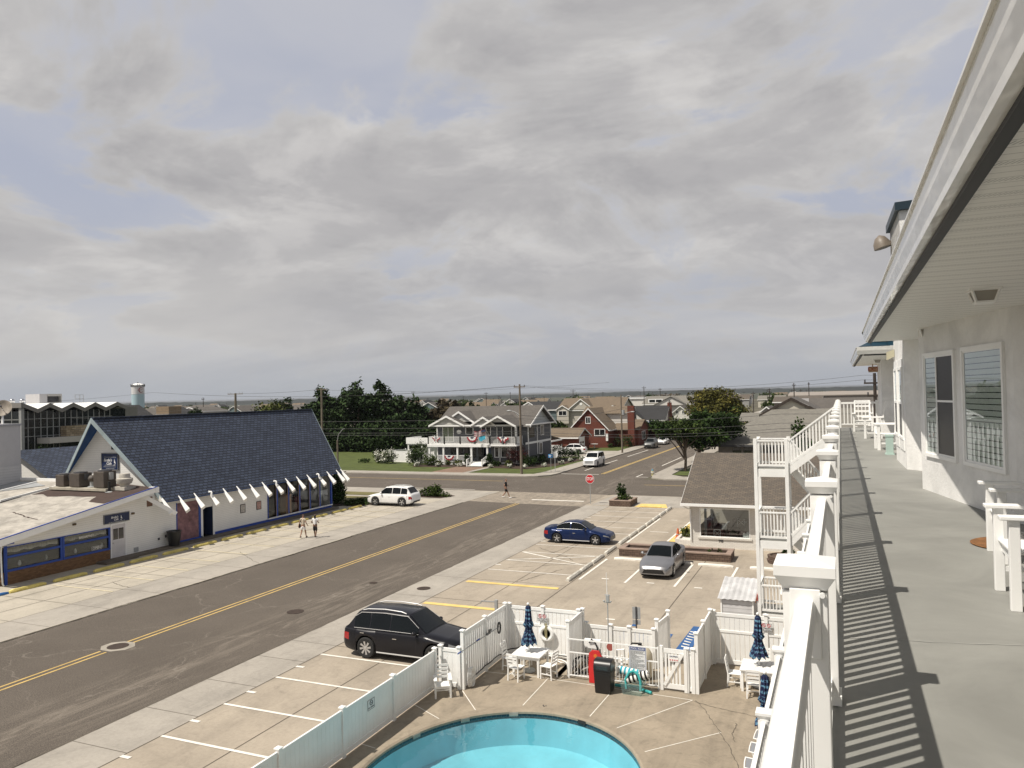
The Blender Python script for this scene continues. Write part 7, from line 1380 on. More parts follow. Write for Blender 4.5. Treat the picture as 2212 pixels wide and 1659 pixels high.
for nm, c in (('slate_siding', (.105, .11, .122)), ('blue_siding', (.12, .165, .17)), ('beige_siding', (.48, .45, .39)), ('cream_siding', (.55, .52, .44)), ('plain_white', (.66, .64, .6)), ('tan_siding', (.35, .28, .2)), ('grey_siding2', (.3, .3, .29))): mat(nm, c, .7, .04, 1, 'siding', a=.2, line=.6)
mat('board_batten', (.42, .44, .43), .7, .05, 1, 'boards', a=.4, line=.7); mat('white_shake', (.68, .67, .63), .8, .1, 2, 'shingle', a=.2, b=.2, line=.6)
# the grey corner house
gh = T('corner_house', 'two-storey slate grey house with white double porch, four front gables and bunting on the corner', 'house', (-48.5, 104, 0))
gh['label'] = 'two-storey slate grey corner house with white double porch, four front gables and bunting'
X0, X1, Y0, Y1 = -55.9, -41.2, 102, 111.2
m = MB(); boxwalls(m, X0, X1, Y0, Y1, 0, 5.85); boxwalls(m, -46.0, X1 - .02, 101.0, 102.2, 0, 3.0); m.poly([(X0, Y0, 3.0), (X1, Y0, 3.0), (X1, Y0, 5.85), (X0, Y0, 5.85)]) if 0 else None; m.build('wall', 'slate_siding', gh)
m = MB(); c = (Y0 + Y1) / 2; m.poly([(X1, Y0, 5.85), (X1, Y1, 5.85), (X1, c, 8.3)]); m.poly([(X0, Y1, 5.85), (X0, Y0, 5.85), (X0, c, 8.3)]); m.build('gable', 'board_batten', gh)
m = MB(); gable(m, X0 + .5, X1, Y0 - .2, Y1 + .2, 5.9, 8.5, 'x', .7)
gg = [(-55.9, -50.4, 99.75, 5.95, 7.25), (-49.05, -45.4, 99.75, 5.95, 7.05), (-47.0, -41.85, 98.7, 5.85, 7.2), (-54.2, -49.5, 101.2, 6.35, 7.85)]
for a, b, y, e, r in gg:
    cx = (a + b) / 2; yb = 106; m.poly([(a - .2, y, e - .1), (cx, y, r), (cx, yb, r), (a - .2, yb, e - .1)][::-1]); m.poly([(cx, y, r), (b + .2, y, e - .1), (b + .2, yb, e - .1), (cx, yb, r)][::-1])
m.build('roof', 'grey_shingle', gh)
for a, b, y, e, r in gg:
    cx = (a + b) / 2; m = MB()
    if y > 99: m.poly([(a, y + .25, e - .05), (b, y + .25, e - .05), (cx, y + .25, r - .1)])
    else: m.poly([(a + 1.3, y + .25, e + .45), (b - 1.3, y + .25, e + .45), (cx, y + .25, r - .1)])
    m.build('gable_face', 'white_shake', gh)
    m = MB(); 
    for p, q in (((a - .2, e - .1), (cx, r)), ((cx, r), (b + .2, e - .1))): m.prism([(p[0], y, p[1] + .03), (q[0], y, q[1] + .03), (q[0], y, q[1] - .25), (p[0], y, p[1] - .25)], (0, -.08, 0))
    m.build('barge_board', 'white_trim', gh)
m = MB(); m.box(-56.1, -42.0, 99.8, 99.9, 5.68, 5.9); m.box(-41.25, -40.5, 101.3, 111.6, 5.7, 5.88); m.poly([(-56.1, 99.9, 5.7), (-42, 99.9, 5.7), (-42, 102, 5.7), (-56.1, 102, 5.7)]); m.box(-41.2, -41.12, 101, 111.2, 3.0, 3.3)
for p, q in (((101.1, 5.7), (c, 8.5)), ((c, 8.5), (112.1, 5.7))): m.prism([(-40.5, p[0], p[1]), (-40.5, q[0], q[1]), (-40.5, q[0], q[1] - .28), (-40.5, p[0], p[1] - .28)], (.06, 0, 0))
for x, y in ((-41.17, 102.0), (-41.17, 111.2), (-55.9, 101.98), (-47.8, 101.98)): m.box(x - .06, x + .06, y - .06, y + .06, 0.2, 5.7)
for x in (-45.2, -43.7, -42.6): m.box(x - .06, x + .06, 100.93, 101, .4, 2.8)
m.box(-46.0, -41.2, 100.92, 101, .3, .42); m.box(-41.17, -41.1, 105.4, 105.55, .5, 5.6); m.build('trim', 'white_trim', gh)
# porch
m = MB(); m.box(-56.4, -46.0, 99.8, 102, 3.0, 3.1); m.box(-46, -42.0, 99.6, 102, 3.0, 3.1); m.box(-56.4, -46.1, 99.75, 99.95, 2.7, 3.05); m.box(-46.1, -42, 99.55, 99.7, 2.85, 3.05); m.box(-42.1, -41.9, 99.7, 102, 2.85, 3.05); m.build('balcony_floor', 'white_trim', gh)
m = MB(); m.box(-56.4, -46.0, 99.9, 102, .4, .52); m.box(-56.4, -49.2, 99.85, 99.95, .15, .42); m.build('porch_floor', 'white_trim', gh)
for x in (-56.15, -53.8, -51.5, -49.25, -46.7): MB().box(x - .12, x + .12, 99.85, 100.09, .5, 2.75).build('post', 'white_vinyl', gh)
MB().box(-42.25, -42.0, 99.65, 99.9, 3.1, 5.75).build('post', 'white_vinyl', gh)
def hrail(pts, z, h, nm='porch_rail', gap=.15):
    m = MB()
    for a, b in zip(pts, pts[1:]):
        m.bar((*a, z + h), (*b, z + h), .09, .07); m.bar((*a, z + .12), (*b, z + .12), .06, .06); d = Vector(b) - Vector(a); n = int(d.length / gap)
        for i in range(n): p = Vector(a) + d * (i + .5) / n; m.box(p.x - .025, p.x + .025, p.y - .025, p.y + .025, z + .12, z + h)
        for p in (a, b): m.box(p[0] - .07, p[0] + .07, p[1] - .07, p[1] + .07, z, z + h + .08)
    return m.build(nm, 'white_vinyl', gh)
hrail([(-56.3, 101.9), (-56.3, 99.9), (-53.6, 99.9), (-51.0, 99.9), (-48.6, 99.9), (-46.2, 99.9), (-46.1, 99.65), (-44, 99.65), (-42.1, 99.65), (-42.1, 101.9)], 3.1, 1.05)
hrail([(-56.15, 99.95), (-53.8, 99.95), (-51.5, 99.95), (-49.3, 99.95)], .5, .95)
m = MB(); [m.box(-49.0, -46.9, 98.1 + i * .36, 99.9, .1, .1 + .1 * (i + 1)) for i in range(4)]; m.build('steps', 'white_trim', gh)
m = MB()
for x in (-49.15, -46.75): m.bar((x, 98.2, 1.0), (x, 99.9, 1.45), .08); m.box(x - .07, x + .07, 98.1, 98.24, .05, 1.1); [m.box(x - .02, x + .02, 98.3 + k * .2, 98.34 + k * .2, .3 + k * .05, 1.05 + k * .05) for k in range(8)]
m.build('stair_rail', 'white_vinyl', gh)
for u, z, w, h in ((-54.05, 4.45, 1.7, 2.1), (-50.5, 4.95, 1.1, .95), (-47.8, 4.9, 1.4, 1.1)): gwin(gh, 'S', u, z, w, h, 101.99, 'dark_glass' if u > -54 else mat('green_glass', (.16, .19, .13), .15, .1), u < -54)
for u, w in ((-45.7, .5), (-44.45, .95), (-43.2, .6)): gwin(gh, 'S', u, 1.9, w, 1.35, 100.99, 'dark_glass', False)
for u, z, w, h in ((107.6, 4.75, 1.1, 1.35), (106.9, 2.1, 1.1, 1.5)): gwin(gh, 'E', u, z, w, h, -41.19)
m = MB(); m.box(-45.1, -42.3, 101.9, 101.98, 3.15, 5.5); m.box(-41.22, -41.15, 102.3, 104.4, 3.9, 5.4); m.build('glass_doors', 'dark_glass', gh); m = MB(); [m.box(x - .05, x + .05, 101.85, 101.9, 3.15, 5.5) for x in (-46.0, -45.1, -43.7, -42.3)]; m.build('door_frame', 'white_trim', gh)
m = MB(); m.box(-53.6, -51.7, 101.9, 101.98, 1.0, 2.6); m.box(-51.4, -49.5, 101.9, 101.98, 1.0, 2.6); m.box(-49.1, -47.9, 101.9, 101.98, .55, 2.6); m.build('window', 'dark_glass', gh); MB().box(-48.2, -47.1, 101.9, 101.97, .55, 2.5).build('door', 'navy_paint', gh)
m = MB(); m.ball((-52.2, 101.95, 4.8), .25, 1.5, .2, .9); [m.ball((-52.2 + .3 * math.cos(a), 101.9, 4.8 + .2 * math.sin(a)), .12, 1, .3, 1, 8, 5) for a in np.linspace(0, 6, 8)]; m.build('wall_ornament', 'white_paint', gh)
def bunting(x, y, z, w, s=1, tw=0):
    t = T('bunting', '', 'bunting', (x, y, z), 0, 'red white and blue bunting on the grey house')
    for nm, mt, r0, r1 in (('blue_band', 'navy_paint', 0, .35), ('white_band', 'white_cloth', .35, .7), ('red_band', 'red_cloth', .7, 1.)):
        m = MB(); n = 18
        for i in range(n + 1):
            a = math.pi + math.pi * i / n
            for r in (r0, r1): m.v.append((math.cos(a) * w * r * (1 + tw * .2 * math.sin(i * 2)), -.04 - .03 * math.sin(i * 2.1), (math.sin(a) * w * .85 * r) * (1 + tw * .5 * math.sin(i * 1.3))))
        for i in range(n): m.f.append([2 * i, 2 * i + 1, 2 * i + 3, 2 * i + 2])
        m.build(nm, mt, t, local=True)
    return t
mat('red_cloth', (.30, .02, .03), .9, .1)
for a, lb in (((-52.75, 99.7, 1.45, .8, 1, 0), 'semicircular red white and blue bunting on the lower porch rail'), ((-49.0, 99.8, 4.15, .85, 1, 0), 'tidy semicircular bunting in the middle of the upper porch rail'), ((-54.9, 99.8, 4.1, .6, 1, 1), 'twisted bunting near the left end of the upper porch rail'), ((-44.0, 99.5, 4.15, .8, 1, 1), 'wind-twisted bunting near the right end of the upper porch rail')): b = bunting(*a); b['label'] = lb
t = T('flag', 'striped red and white flag flying from the upper porch post', 'flag', (-46.3, 99.4, 4.5)); MB().tube([(-46.1, 99.7, 4.2), (-46.4, 98.9, 5.3)], .025).build('pole', 'white_paint', t)
for k in range(13):
    m = MB(); n = 10; z1 = 5.25 - k * .06
    for i in range(n + 1): u = i / n; m.v += [(-46.4 - 1.9 * u, 98.95 + .12 * math.sin(u * 9), z1 - .28 * u + .1 * math.sin(u * 7)), (-46.4 - 1.9 * u, 98.95 + .12 * math.sin(u * 9 + .3), z1 - .06 - .28 * u + .1 * math.sin(u * 7))]
    for i in range(n): m.f.append([2 * i, 2 * i + 1, 2 * i + 3, 2 * i + 2])
    m.build('stripe', 'red_cloth' if k % 2 == 0 else 'white_cloth', t)
MB().prism([(-46.42, 98.9, 5.27), (-47.1, 98.95, 5.18), (-47.1, 98.95, 4.86), (-46.42, 98.9, 4.92)], (0, -.12, 0)).build('canton', 'navy_paint', t)
m = MB(); n = 8
for i in range(n + 1): u = i / n; m.v += [(-46.5 - 1.0 * u, 98.9 + .1 * math.sin(u * 6), 4.35 - .15 * u), (-46.5 - 1.0 * u, 98.9 + .1 * math.sin(u * 6 + 1), 3.8 - .2 * u + .1 * math.sin(u * 8))]
for i in range(n): m.f.append([2 * i, 2 * i + 1, 2 * i + 3, 2 * i + 2])
o = m.build('flag', mat('cyan_cloth', (.06, .36, .5), .9, .1), loc=(-46.5, 98.9, 4.3)); tag(o, 'bright blue flag hanging below the striped flag', 'flag')
# deck to the left and white fence
t = T('raised_deck', 'white railed deck on the left side of the grey corner house', 'deck', (-59, 104, 0)); MB().box(-61.5, -56.2, 102.5, 107, 2.75, 2.95).build('floor', 'white_trim', t); MB().box(-61.5, -56.3, 102.4, 102.48, 2.95, 3.9).box(-61.6, -61.5, 102.4, 107, 2.95, 3.9).build('rail', 'white_vinyl', t); MB().box(-61.4, -61.2, 102.5, 102.7, 0, 2.75).box(-59, -58.8, 102.5, 102.7, 0, 2.75).build('post', 'white_vinyl', t)
fence('garden_fence', 'white garden fence with a gate behind the hydrangeas, left of the grey house', [(-66.4, 103.5), (-64.0, 103.1), (-61.6, 102.7), (-58.9, 102.3), (-56.6, 102.1)], 1.8, board=.3); fence('garden_fence', 'long white fence running back beside the lawn to the dark pines', [(-66.4, 103.6), (-64.5, 107), (-62.6, 110.5), (-60.6, 114), (-58.6, 117.5)], 1.8, board=.4)
fence('garden_fence', 'white fence panel between the grey house and the brick garage', [(-43.4, 116.3), (-41.2, 116.3)], 1.9, board=.3)
# brick house and the garage in front of it
bh = house('steep-gabled red brick house with white trim facing the side street', -46.6, -39.3, 136.5, 150, 3.6, 7.35, 'y', 'red_brick', 'tan_shingle', [('S', -40.9, 2.85, 1.9, 1.1), ('S', -43.1, 5.1, .8, 1.1), ('S', -45.6, 2.7, .8, 1.3)], z0=0, ov=.3)
m = MB(); boxwalls(m, -39.3, -34.8, 141, 149, 0, 3.2, 4.9, 'x'); m.build('side_wing', 'red_brick', bh); m = MB(); gable(m, -39.3, -34.8, 141, 149, 3.2, 4.9, 'x'); m.build('roof', 'tan_shingle', bh)
m = MB(); m.box(-36.4, -35.2, 139.5, 140.4, 0, 7.6); m.build('chimney', 'red_brick', bh)
m = MB(); boxwalls(m, -45.9, -37.5, 143.5, 148.5, 3.6, 6.2, 7.3, 'x'); m.build('dormer', 'plain_white', bh); m = MB(); gable(m, -46.2, -37.3, 143.2, 148.8, 6.2, 7.5, 'x', .2); m.build('dormer_roof', 'tan_shingle', bh); gwin(bh, 'E', 146, 5.5, 1.0, 1.2, -37.48)
gwin(bh, 'E', 145, 1.9, 2.4, 1.4, -34.79); m = MB(); m.box(-43.6, -42.9, 136.35, 136.5, .9, 1.6); m.build('hose_box', 'dull_red', bh); m = MB(); m.box(-39.7, -39.3, 136.3, 136.48, 1.3, 2.6); m.build('meter_box', 'white_trim', bh)
t = T('bird_bath', 'small white garden table against the red brick wall', 'garden table', (-41.6, 135.2, .06)); MB().cyl((-41.6, 135.2, 0), .09, .75).build('leg', 'white_trim', t); MB().lathe([(.65, .75), (.7, .82), (.001, .8)], (-41.6, 135.2, 0), 16).build('tabletop', 'white_trim', t)
ga = house('low red brick garage with a brown roof and white door beside the brick house', -52, -42.2, 127, 134, 2.65, 4.0, 'x', 'red_brick', 'tan_shingle', (), ov=.4); m = MB(); m.box(-42.2, -42.12, 128.2, 131.2, .2, 2.5); q = m.build('garage_door', 'white_trim', ga); m = MB(); [m.box(-42.12, -42.1, 128.6 + k * .8, 129.1 + k * .8, 1.3, 1.65) for k in range(3)]; m.build('pane', 'dark_glass', q)
t = T('carport', 'low open carport with a grey roof beside the grey corner house', 'carport', (-48, 120, 0)); m = MB(); m.prism([(-53, 117.5, 2.5), (-43.4, 117.5, 2.5), (-44.5, 119.5, 3.3), (-53, 119.5, 3.3)], (0, 0, .05)); m.prism([(-53, 119.5, 3.3), (-44.5, 119.5, 3.3), (-43.4, 122.5, 2.5), (-53, 122.5, 2.5)], (0, 0, .05)); m.build('roof', 'grey_shingle', t); m = MB(); m.box(-53, -43.3, 117.4, 117.5, 2.3, 2.55); m.box(-43.4, -43.3, 117.5, 122.5, 2.3, 2.55); m.build('trim', 'white_trim', t)
for x in (-43.6, -46.5): MB().box(x - .08, x + .08, 117.6, 117.76, 0, 2.4).build('post', 'white_trim', t)
MB().box(-53, -45, 119.8, 120, 0, 2.4).build('wall', 'slate_siding', t)
# houses behind
h = house('large beige house with a tan roof and two front gables behind the brick house', -62.6, -47.3, 175, 187, 6.4, 9.0, 'x', 'beige_siding', 'tan_shingle', (), ov=.5, gm='beige_siding')
for a, b, y, e, r in ((-62.9, -59.7, 174.0, 6.45, 7.4), (-59.9, -53.6, 174.2, 6.4, 8.85), (-50.0, -48.0, 174.4, 6.6, 7.2)):
    cx = (a + b) / 2; m = MB(); m.poly([(a + .1, y + .2, 3 if b < -59 else 6.3), (b - .1, y + .2, 3 if b < -59 else 6.3), (b - .1, y + .2, e), (cx, y + .2, r - .1), (a + .1, y + .2, e)]); m.build('gable_face', 'beige_siding', h)
    m = MB(); m.poly([(a - .2, y, e - .1), (cx, y, r), (cx, 181, r), (a - .2, 181, e - .1)][::-1]); m.poly([(cx, y, r), (b + .2, y, e - .1), (b + .2, 181, e - .1), (cx, 181, r)][::-1]); m.build('roof', 'tan_shingle', h)
    m = MB(); [m.prism([(p[0], y, p[1]), (q[0], y, q[1]), (q[0], y, q[1] - .22), (p[0], y, p[1] - .22)], (0, -.06, 0)) for p, q in (((a - .2, e - .1), (cx, r)), ((cx, r), (b + .2, e - .1)))]; m.build('barge_board', 'white_trim', h)
gwin(h, 'S', -61.3, 5.5, 1.9, 1.0, 174.18); gwin(h, 'E', 180, 5.5, 1, 1.2, -47.29); MB().lathe([(.35, 0), (.001, .02)], (0, 0, 0), 12, FR((-56.7, 174.35, 7.6), (1, 0, 0), (0, 0, 1))).build('round_vent', 'white_trim', h)
h = house('blue-grey house with a dark roof between the grey house and the beige house', -75.5, -66.8, 185, 195, 6.3, 8.25, 'x', 'blue_siding', 'dark_shingle', [('E', 189, 5.2, .6, 1.2), ('E', 192, 5.6, .5, .8), ('S', -69, 4.6, 1, 1.2)]); m = MB(); m.poly([(-76, 184, 7.1), (-74, 184, 8.2), (-72.3, 184, 7.1)]); m.build('gable_face', 'white_shake', h); m = MB(); [m.prism([(p[0], 183.9, p[1]), (q[0], 183.9, q[1]), (q[0], 183.9, q[1] - .25), (p[0], 183.9, p[1] - .25)], (0, -.06, 0)) for p, q in (((-76.4, 7.0), (-74, 8.3)), ((-74, 8.3), (-72, 7.0)))]; m.build('barge_board', 'white_trim', h)
mat('awning_stripe', (.06, .13, .42), .8, .0, kind='stripe', a=.5, col2=(.68, .68, .66), line=1.)
h = house('white house with a dark roof and blue striped awnings behind the maples', -49.6, -40.2, 190, 200, 3.3, 6.6, 'x', 'plain_white', 'dark_shingle', [('S', -44.6, 1.9, .9, 1.2), ('S', -43.3, 1.9, .9, 1.2), ('S', -42.2, 1.9, .9, 1.2), ('S', -46.8, 2.1, .8, 1.3)], chim=(-39.9, 195, .5, 7.3, 'red_brick', 0))
m = MB(); a, b, y, e, r = -51.2, -44.6, 188.6, 2.9, 5.5; m.poly([(a, y + .2, 0), (b, y + .2, 0), (b, y + .2, e), ((a + b) / 2, y + .2, r), (a, y + .2, e)]); m.build('gable_face', 'plain_white', h); m = MB(); cx = (a + b) / 2; m.poly([(a - .2, y, e - .1), (cx, y, r), (cx, 194, r), (a - .2, 194, e - .1)][::-1]); m.poly([(cx, y, r), (b + .2, y, e - .1), (b + .2, 194, e - .1), (cx, 194, r)][::-1]); m.build('roof', 'dark_shingle', h); gwin(h, 'S', cx, 4.2, .8, 1.0, y + .18, 'dark_glass', False, 'white_trim')
m = MB(); m.prism([(-45.2, 189.9, 2.95), (-41.8, 189.9, 2.95), (-41.8, 189, 2.35), (-45.2, 189, 2.35)], (0, 0, .04)); m.prism([(cx - .5, 188.7, 4.9), (cx + .5, 188.7, 4.9), (cx + .5, 188.2, 4.5), (cx - .5, 188.2, 4.5)], (0, 0, .04)); m.build('awning', 'awning_stripe', h)
m = MB(); m.box(cx - .85, cx - .55, 188.7, 188.76, 3.7, 4.8); m.box(cx + .55, cx + .85, 188.7, 188.76, 3.7, 4.8); m.build('shutter', 'dark_metal', h)
h = house('white flat-topped block behind the brick chimney', -69.4, -61.8, 260, 270, 8.1, 8.5, 'x', 'plain_white', 'grey_siding2', [('E', 263, 6.8, 1, 1), ('E', 267, 6.8, 1, 1)], ov=.3)
h = house('wide grey-roofed building with a ribbon window and a white gable', -60, -43.5, 250, 264, 6.2, 8.7, 'x', 'plain_white', 'light_shingle', ()); m = MB(); m.poly([(-56.2, 248.6, 5.7), (-45.2, 248.6, 5.7), (-50.4, 248.6, 8.3)]); m.build('gable_face', 'plain_white', h); m = MB(); m.poly([(-56.6, 248.2, 5.6), (-50.4, 248.2, 8.5), (-50.4, 256, 8.5), (-56.6, 256, 5.6)][::-1]); m.poly([(-50.4, 248.2, 8.5), (-44.8, 248.2, 5.6), (-44.8, 256, 5.6), (-50.4, 256, 8.5)][::-1]); m.build('roof', 'light_shingle', h)
m = MB(); m.box(-58.3, -53.6, 251.0, 251.3, 6.5, 7.8); q = m.build('dormer', 'white_trim', h); MB().box(-58.0, -56.1, 250.95, 251.0, 6.75, 7.55).box(-55.8, -53.9, 250.95, 251, 6.75, 7.55).build('pane', 'dark_glass', q)
house('small white gabled house left of the olive tree', -43.7, -37.6, 213, 224, 3.6, 6.1, 'y', 'plain_white', 'grey_shingle', [('S', -41.5, 4.3, .7, .8), ('S', -39.8, 4.3, .7, .8), ('S', -40, 1.9, 1, 1.2)])
# grey roofed house on the right and its neighbours
gr = T('long_roofed_house', 'long low house with a pale grey shingle roof stepping down towards the office', 'house', (-12, 118, 0))
m = MB(); m.poly([(-17.1, 110, 2.45), (-9.5, 109.9, 2.45), (6, 110, 2.45), (6, 124, 7.0), (-9.6, 124, 7.0)]); m.poly([(-17.1, 110, 2.45), (-9.6, 124, 7.0), (-9.6, 134, 5.6), (-18, 130, 3.0)]); m.poly([(-15.8, 132, 4.9), (-9, 132, 4.9), (-9, 138, 6.1), (-15.8, 138, 6.1)]); m.build('roof', 'light_shingle', gr)
m = MB(); m.box(-17.15, 6, 109.86, 109.9, 2.2, 2.47); m.build('fascia', 'dark_metal', gr); m = MB(); m.box(-15.9, 5, 111, 111.1, 0, 2.6); m.box(-16, -15.9, 111, 128, 0, 2.9); m.build('wall', 'tan_wall', gr); m = MB(); [m.box(x, x + 1.1, 110.95, 111, .5, 2.2) for x in (-14, -12.6, -11.2, -9.6, -8)]; m.build('window', 'dark_glass', gr)
m = MB(); m.poly([(-11.2, 124.2, 6.3), (-2.3, 124.2, 6.3), (-6.9, 124.2, 8.5)]); m.build('gable', 'cream_siding', gr); m = MB(); [m.prism([(p[0], 123.9, p[1]), (q[0], 123.9, q[1]), (q[0], 123.9, q[1] - .45), (p[0], 123.9, p[1] - .45)], (0, -.1, 0)) for p, q in (((-11.6, 6.2), (-6.9, 8.75)), ((-6.9, 8.75), (-2.1, 6.2)))]; m.box(-10.4, -3.2, 124.0, 124.15, 6.75, 7.0); m.build('barge_board', 'dark_timber', gr)
m = MB(); m.poly([(-11.6, 123.8, 6.15), (-6.9, 123.8, 8.75), (-6.9, 140, 8.75), (-11.6, 140, 6.15)][::-1]); m.poly([(-6.9, 123.8, 8.75), (-1.5, 123.8, 6.0), (-1.5, 140, 6.0), (-6.9, 140, 8.75)][::-1]); m.build('upper_roof', 'grey_shingle', gr)
house('white-trimmed gable peeping over the pale grey roof beside the olive tree', -15, -9.5, 145, 156, 4.8, 7.0, 'y', 'plain_white', 'grey_shingle', [('S', -12.2, 5.3, .8, .8)])
h = house('long low house with grey roof and cream walls beyond the dark bush', -9, 8, 160, 172, 5.7, 8.1, 'x', 'cream_siding', 'grey_shingle', [('S', -4.1, 4.9, 1.8, .9), ('S', .2, 4.8, 2.4, 1), ('S', 4.5, 4.8, 1.8, 1)], chim=(-6.6, 161.5, .9, 8.1, 'stucco_far', 0))
house('flat tan-roofed hall on the skyline behind the balcony rail', -12, 9, 205, 225, 8.4, 9.2, 'x', 'tan_wall', 'tan_wall', (), ov=.2, tw='tan_wall'); house('low brown-roofed block right of the dark gable on the skyline', -14, -4, 185, 198, 7.2, 8.3, 'x', 'tan_wall', 'brown_shingle', [('S', -9, 6, 1.5, .8)])
# left side houses seen over the café roof
for (x, y0, y1, e, r, ax, wm, rm, lb) in ((-150, 125, 134, 7.4, 9.85, 'y', 'grey_siding2', 'dark_shingle', 'dark-roofed house below the water tower'), (-150, 133.9, 139.5, 6.8, 8.9, 'x', 'plain_white', 'grey_shingle', 'white gable beside the tan block over the café ridge'), (-150, 140.5, 147.5, 7.0, 9.05, 'y', 'plain_white', 'dark_shingle', 'white house with a slate roof left of the dark round tree'), (-150, 150, 158.5, 7.9, 8.9, 'y', 'plain_white', 'grey_shingle', 'long white house with two small windows left of the T-shaped pole'), (-190, 190, 200, 7, 9.2, 'x', 'grey_siding2', 'grey_shingle', 'grey house behind the green bush over the café ridge'), (-175, 138, 147, 7.6, 9.7, 'y', 'tan_siding', 'brown_shingle', 'brown-roofed house on the skyline right of the water tower'), (-165, 205, 214, 6.6, 8.6, 'x', 'plain_white', 'grey_shingle', 'pale house with twin gables left of the big pines')):
    house(lb, x - 9, x, y0, y1, e, r, ax, wm, rm, [('E', (y0 + y1) / 2 - 1.6, e - 1.3, 1, 1), ('E', (y0 + y1) / 2 + 1.6, e - 1.3, 1, 1)])
t = T('lumber_stack', 'banded tan block standing among the roofs over the café ridge', 'block', (-148, 137.5, 0)); MB().box(-149.5, -145.5, 134.8, 138.6, 7.6, 9.3).build('stack', mat('lumber', (.26, .19, .12), .8, .2, 2, 'siding', a=.4, line=.6), t); MB().box(-149.5, -145.5, 134.8, 138.6, 0, 7.6).build('base', 'tan_wall', t)
# convention hall with zigzag roof
cv = T('zigzag_hall', 'glass-fronted hall with a folded zigzag roof at the far left', 'hall', (-128, 92, 0)); XF = -120.
pk = [81.85, 86.19, 90.39, 94.55, 98.97]; vl = [84.13, 88.3, 92.5, 96.65, 101.2]
m = MB(); pts = []
for i in range(5):
    if i: pts.append((pk[i], 10.5))
    else: pts.append((81.6, 10.62))
    pts.append((vl[i], 9.6))
for (a, za), (b, zb) in zip(pts, pts[1:]): m.poly([(XF + .8, a, za), (XF + .8, b, zb), (XF - 16, b, zb), (XF - 16, a, za)][::-1])
m.build('roof', mat('white_roof', (.74, .74, .73), .7, .04), cv)
m = MB()
for (a, za), (b, zb) in zip(pts, pts[1:]): m.prism([(XF + .8, a, za + .01), (XF + .8, b, zb + .01), (XF + .8, b, zb - .66), (XF + .8, a, za - .66)], (.08, 0, 0))
m.box(XF - 22, XF + .8, 81.4, 81.6, 9.85, 10.65); m.build('fascia', mat('hall_grey', (.21, .20, .185), .8, .05), cv)
m = MB(); m.box(XF - 16, XF, 81.7, 101.3, 4.9, 9.3); m.box(XF - 16, XF - .1, 81.7, 118, 0, 4.9); m.build('glass_wall', mat('hall_glass', (.012, .016, .018), .12, .4, .3), cv); m = MB(); m.box(XF - 24, XF - 16, 81.65, 101, 0, 10.4); m.box(XF - 16, XF - .05, 99.5, 104, 3, 9.6); m.build('wall', 'hall_grey', cv)
m = MB()
for y in np.arange(81.9, 99, 1.075): m.box(XF, XF + .12, y - .05, y + .05, 4.9 if y > 88.5 else 2.6, 9.3)
for z in (8.0, 6.6, 5.2): m.box(XF, XF + .1, 81.8, 98.5, z - .04, z + .04)
m.box(XF - .1, XF + .5, 81.6, 82.1, 0, 10); [m.box(x - .05, x + .05, 81.6, 81.7, 6, 9.8) for x in np.arange(-135, -120, 2.2)]; m.box(-136, -120, 81.6, 81.7, 7.9, 8.0); m.build('mullions', mat('mullion', (.30, .31, .30), .5, .1), cv)
MB().box(XF, XF + 1.5, 88.6, 97.5, 4.9, 6.65).build('stone_balcony', mat('rubble', (.52, .42, .28), .95, .3, 2, 'stone', col2=(.3, .23, .14), a=.35, b=.8), cv); MB().box(XF, XF + 3, 84.5, 97.5, 4.0, 4.9).build('canopy', mat('canopy_grey', (.42, .41, .38), .7, .05), cv)
t = T('rooftop_unit', 'boxy beige plant unit on top of the zigzag hall', 'plant room', (-126, 89.5, 10.4)); MB().box(-128, -124.5, 88.2, 89.6, 10.3, 12.1).build('casing', 'stucco_far', t); MB().box(-128, -124.5, 89.6, 92.2, 10.3, 10.7).box(-128, -124.4, 89.6, 92.2, 11.7, 12.1).box(-128, -124.4, 92.0, 92.2, 10.7, 11.7).build('frame', 'canopy_grey', t); MB().box(-127.8, -125, 89.6, 92, 10.7, 11.7).build('machinery', 'dark_metal', t)
for x, y, lb in ((-124, 83.2, 'left'), (-124, 84.9, 'right')): t = T('turbine_vent', lb + ' of two round silver vents at the left end of the zigzag hall roof', 'roof vent', (x, y, 10.3)); MB().cyl((x, y, 10.2), .25, .5).build('base', 'alu', t); MB().ball((x, y, 11.0), .42, 1, 1, .85, 14, 8).build('turbine', 'chrome', t, smooth=60)
t = T('antenna_frame', 'thin grey frame antenna on the zigzag hall roof', 'antenna', (-124, 95, 10.3)); m = MB(); [m.bar(p, q, .07) for p, q in (((-124, 94.4, 11.2), (-124, 94.4, 11.9)), ((-124, 94.4, 11.9), (-124, 96.0, 11.9)), ((-124, 96, 11.9), (-124, 96, 10.2)), ((-124, 95.3, 11.9), (-124, 95.3, 10.2)), ((-124, 94.4, 11.2), (-124, 96, 11.2)))]; m.build('frame', 'grey_metal', t)
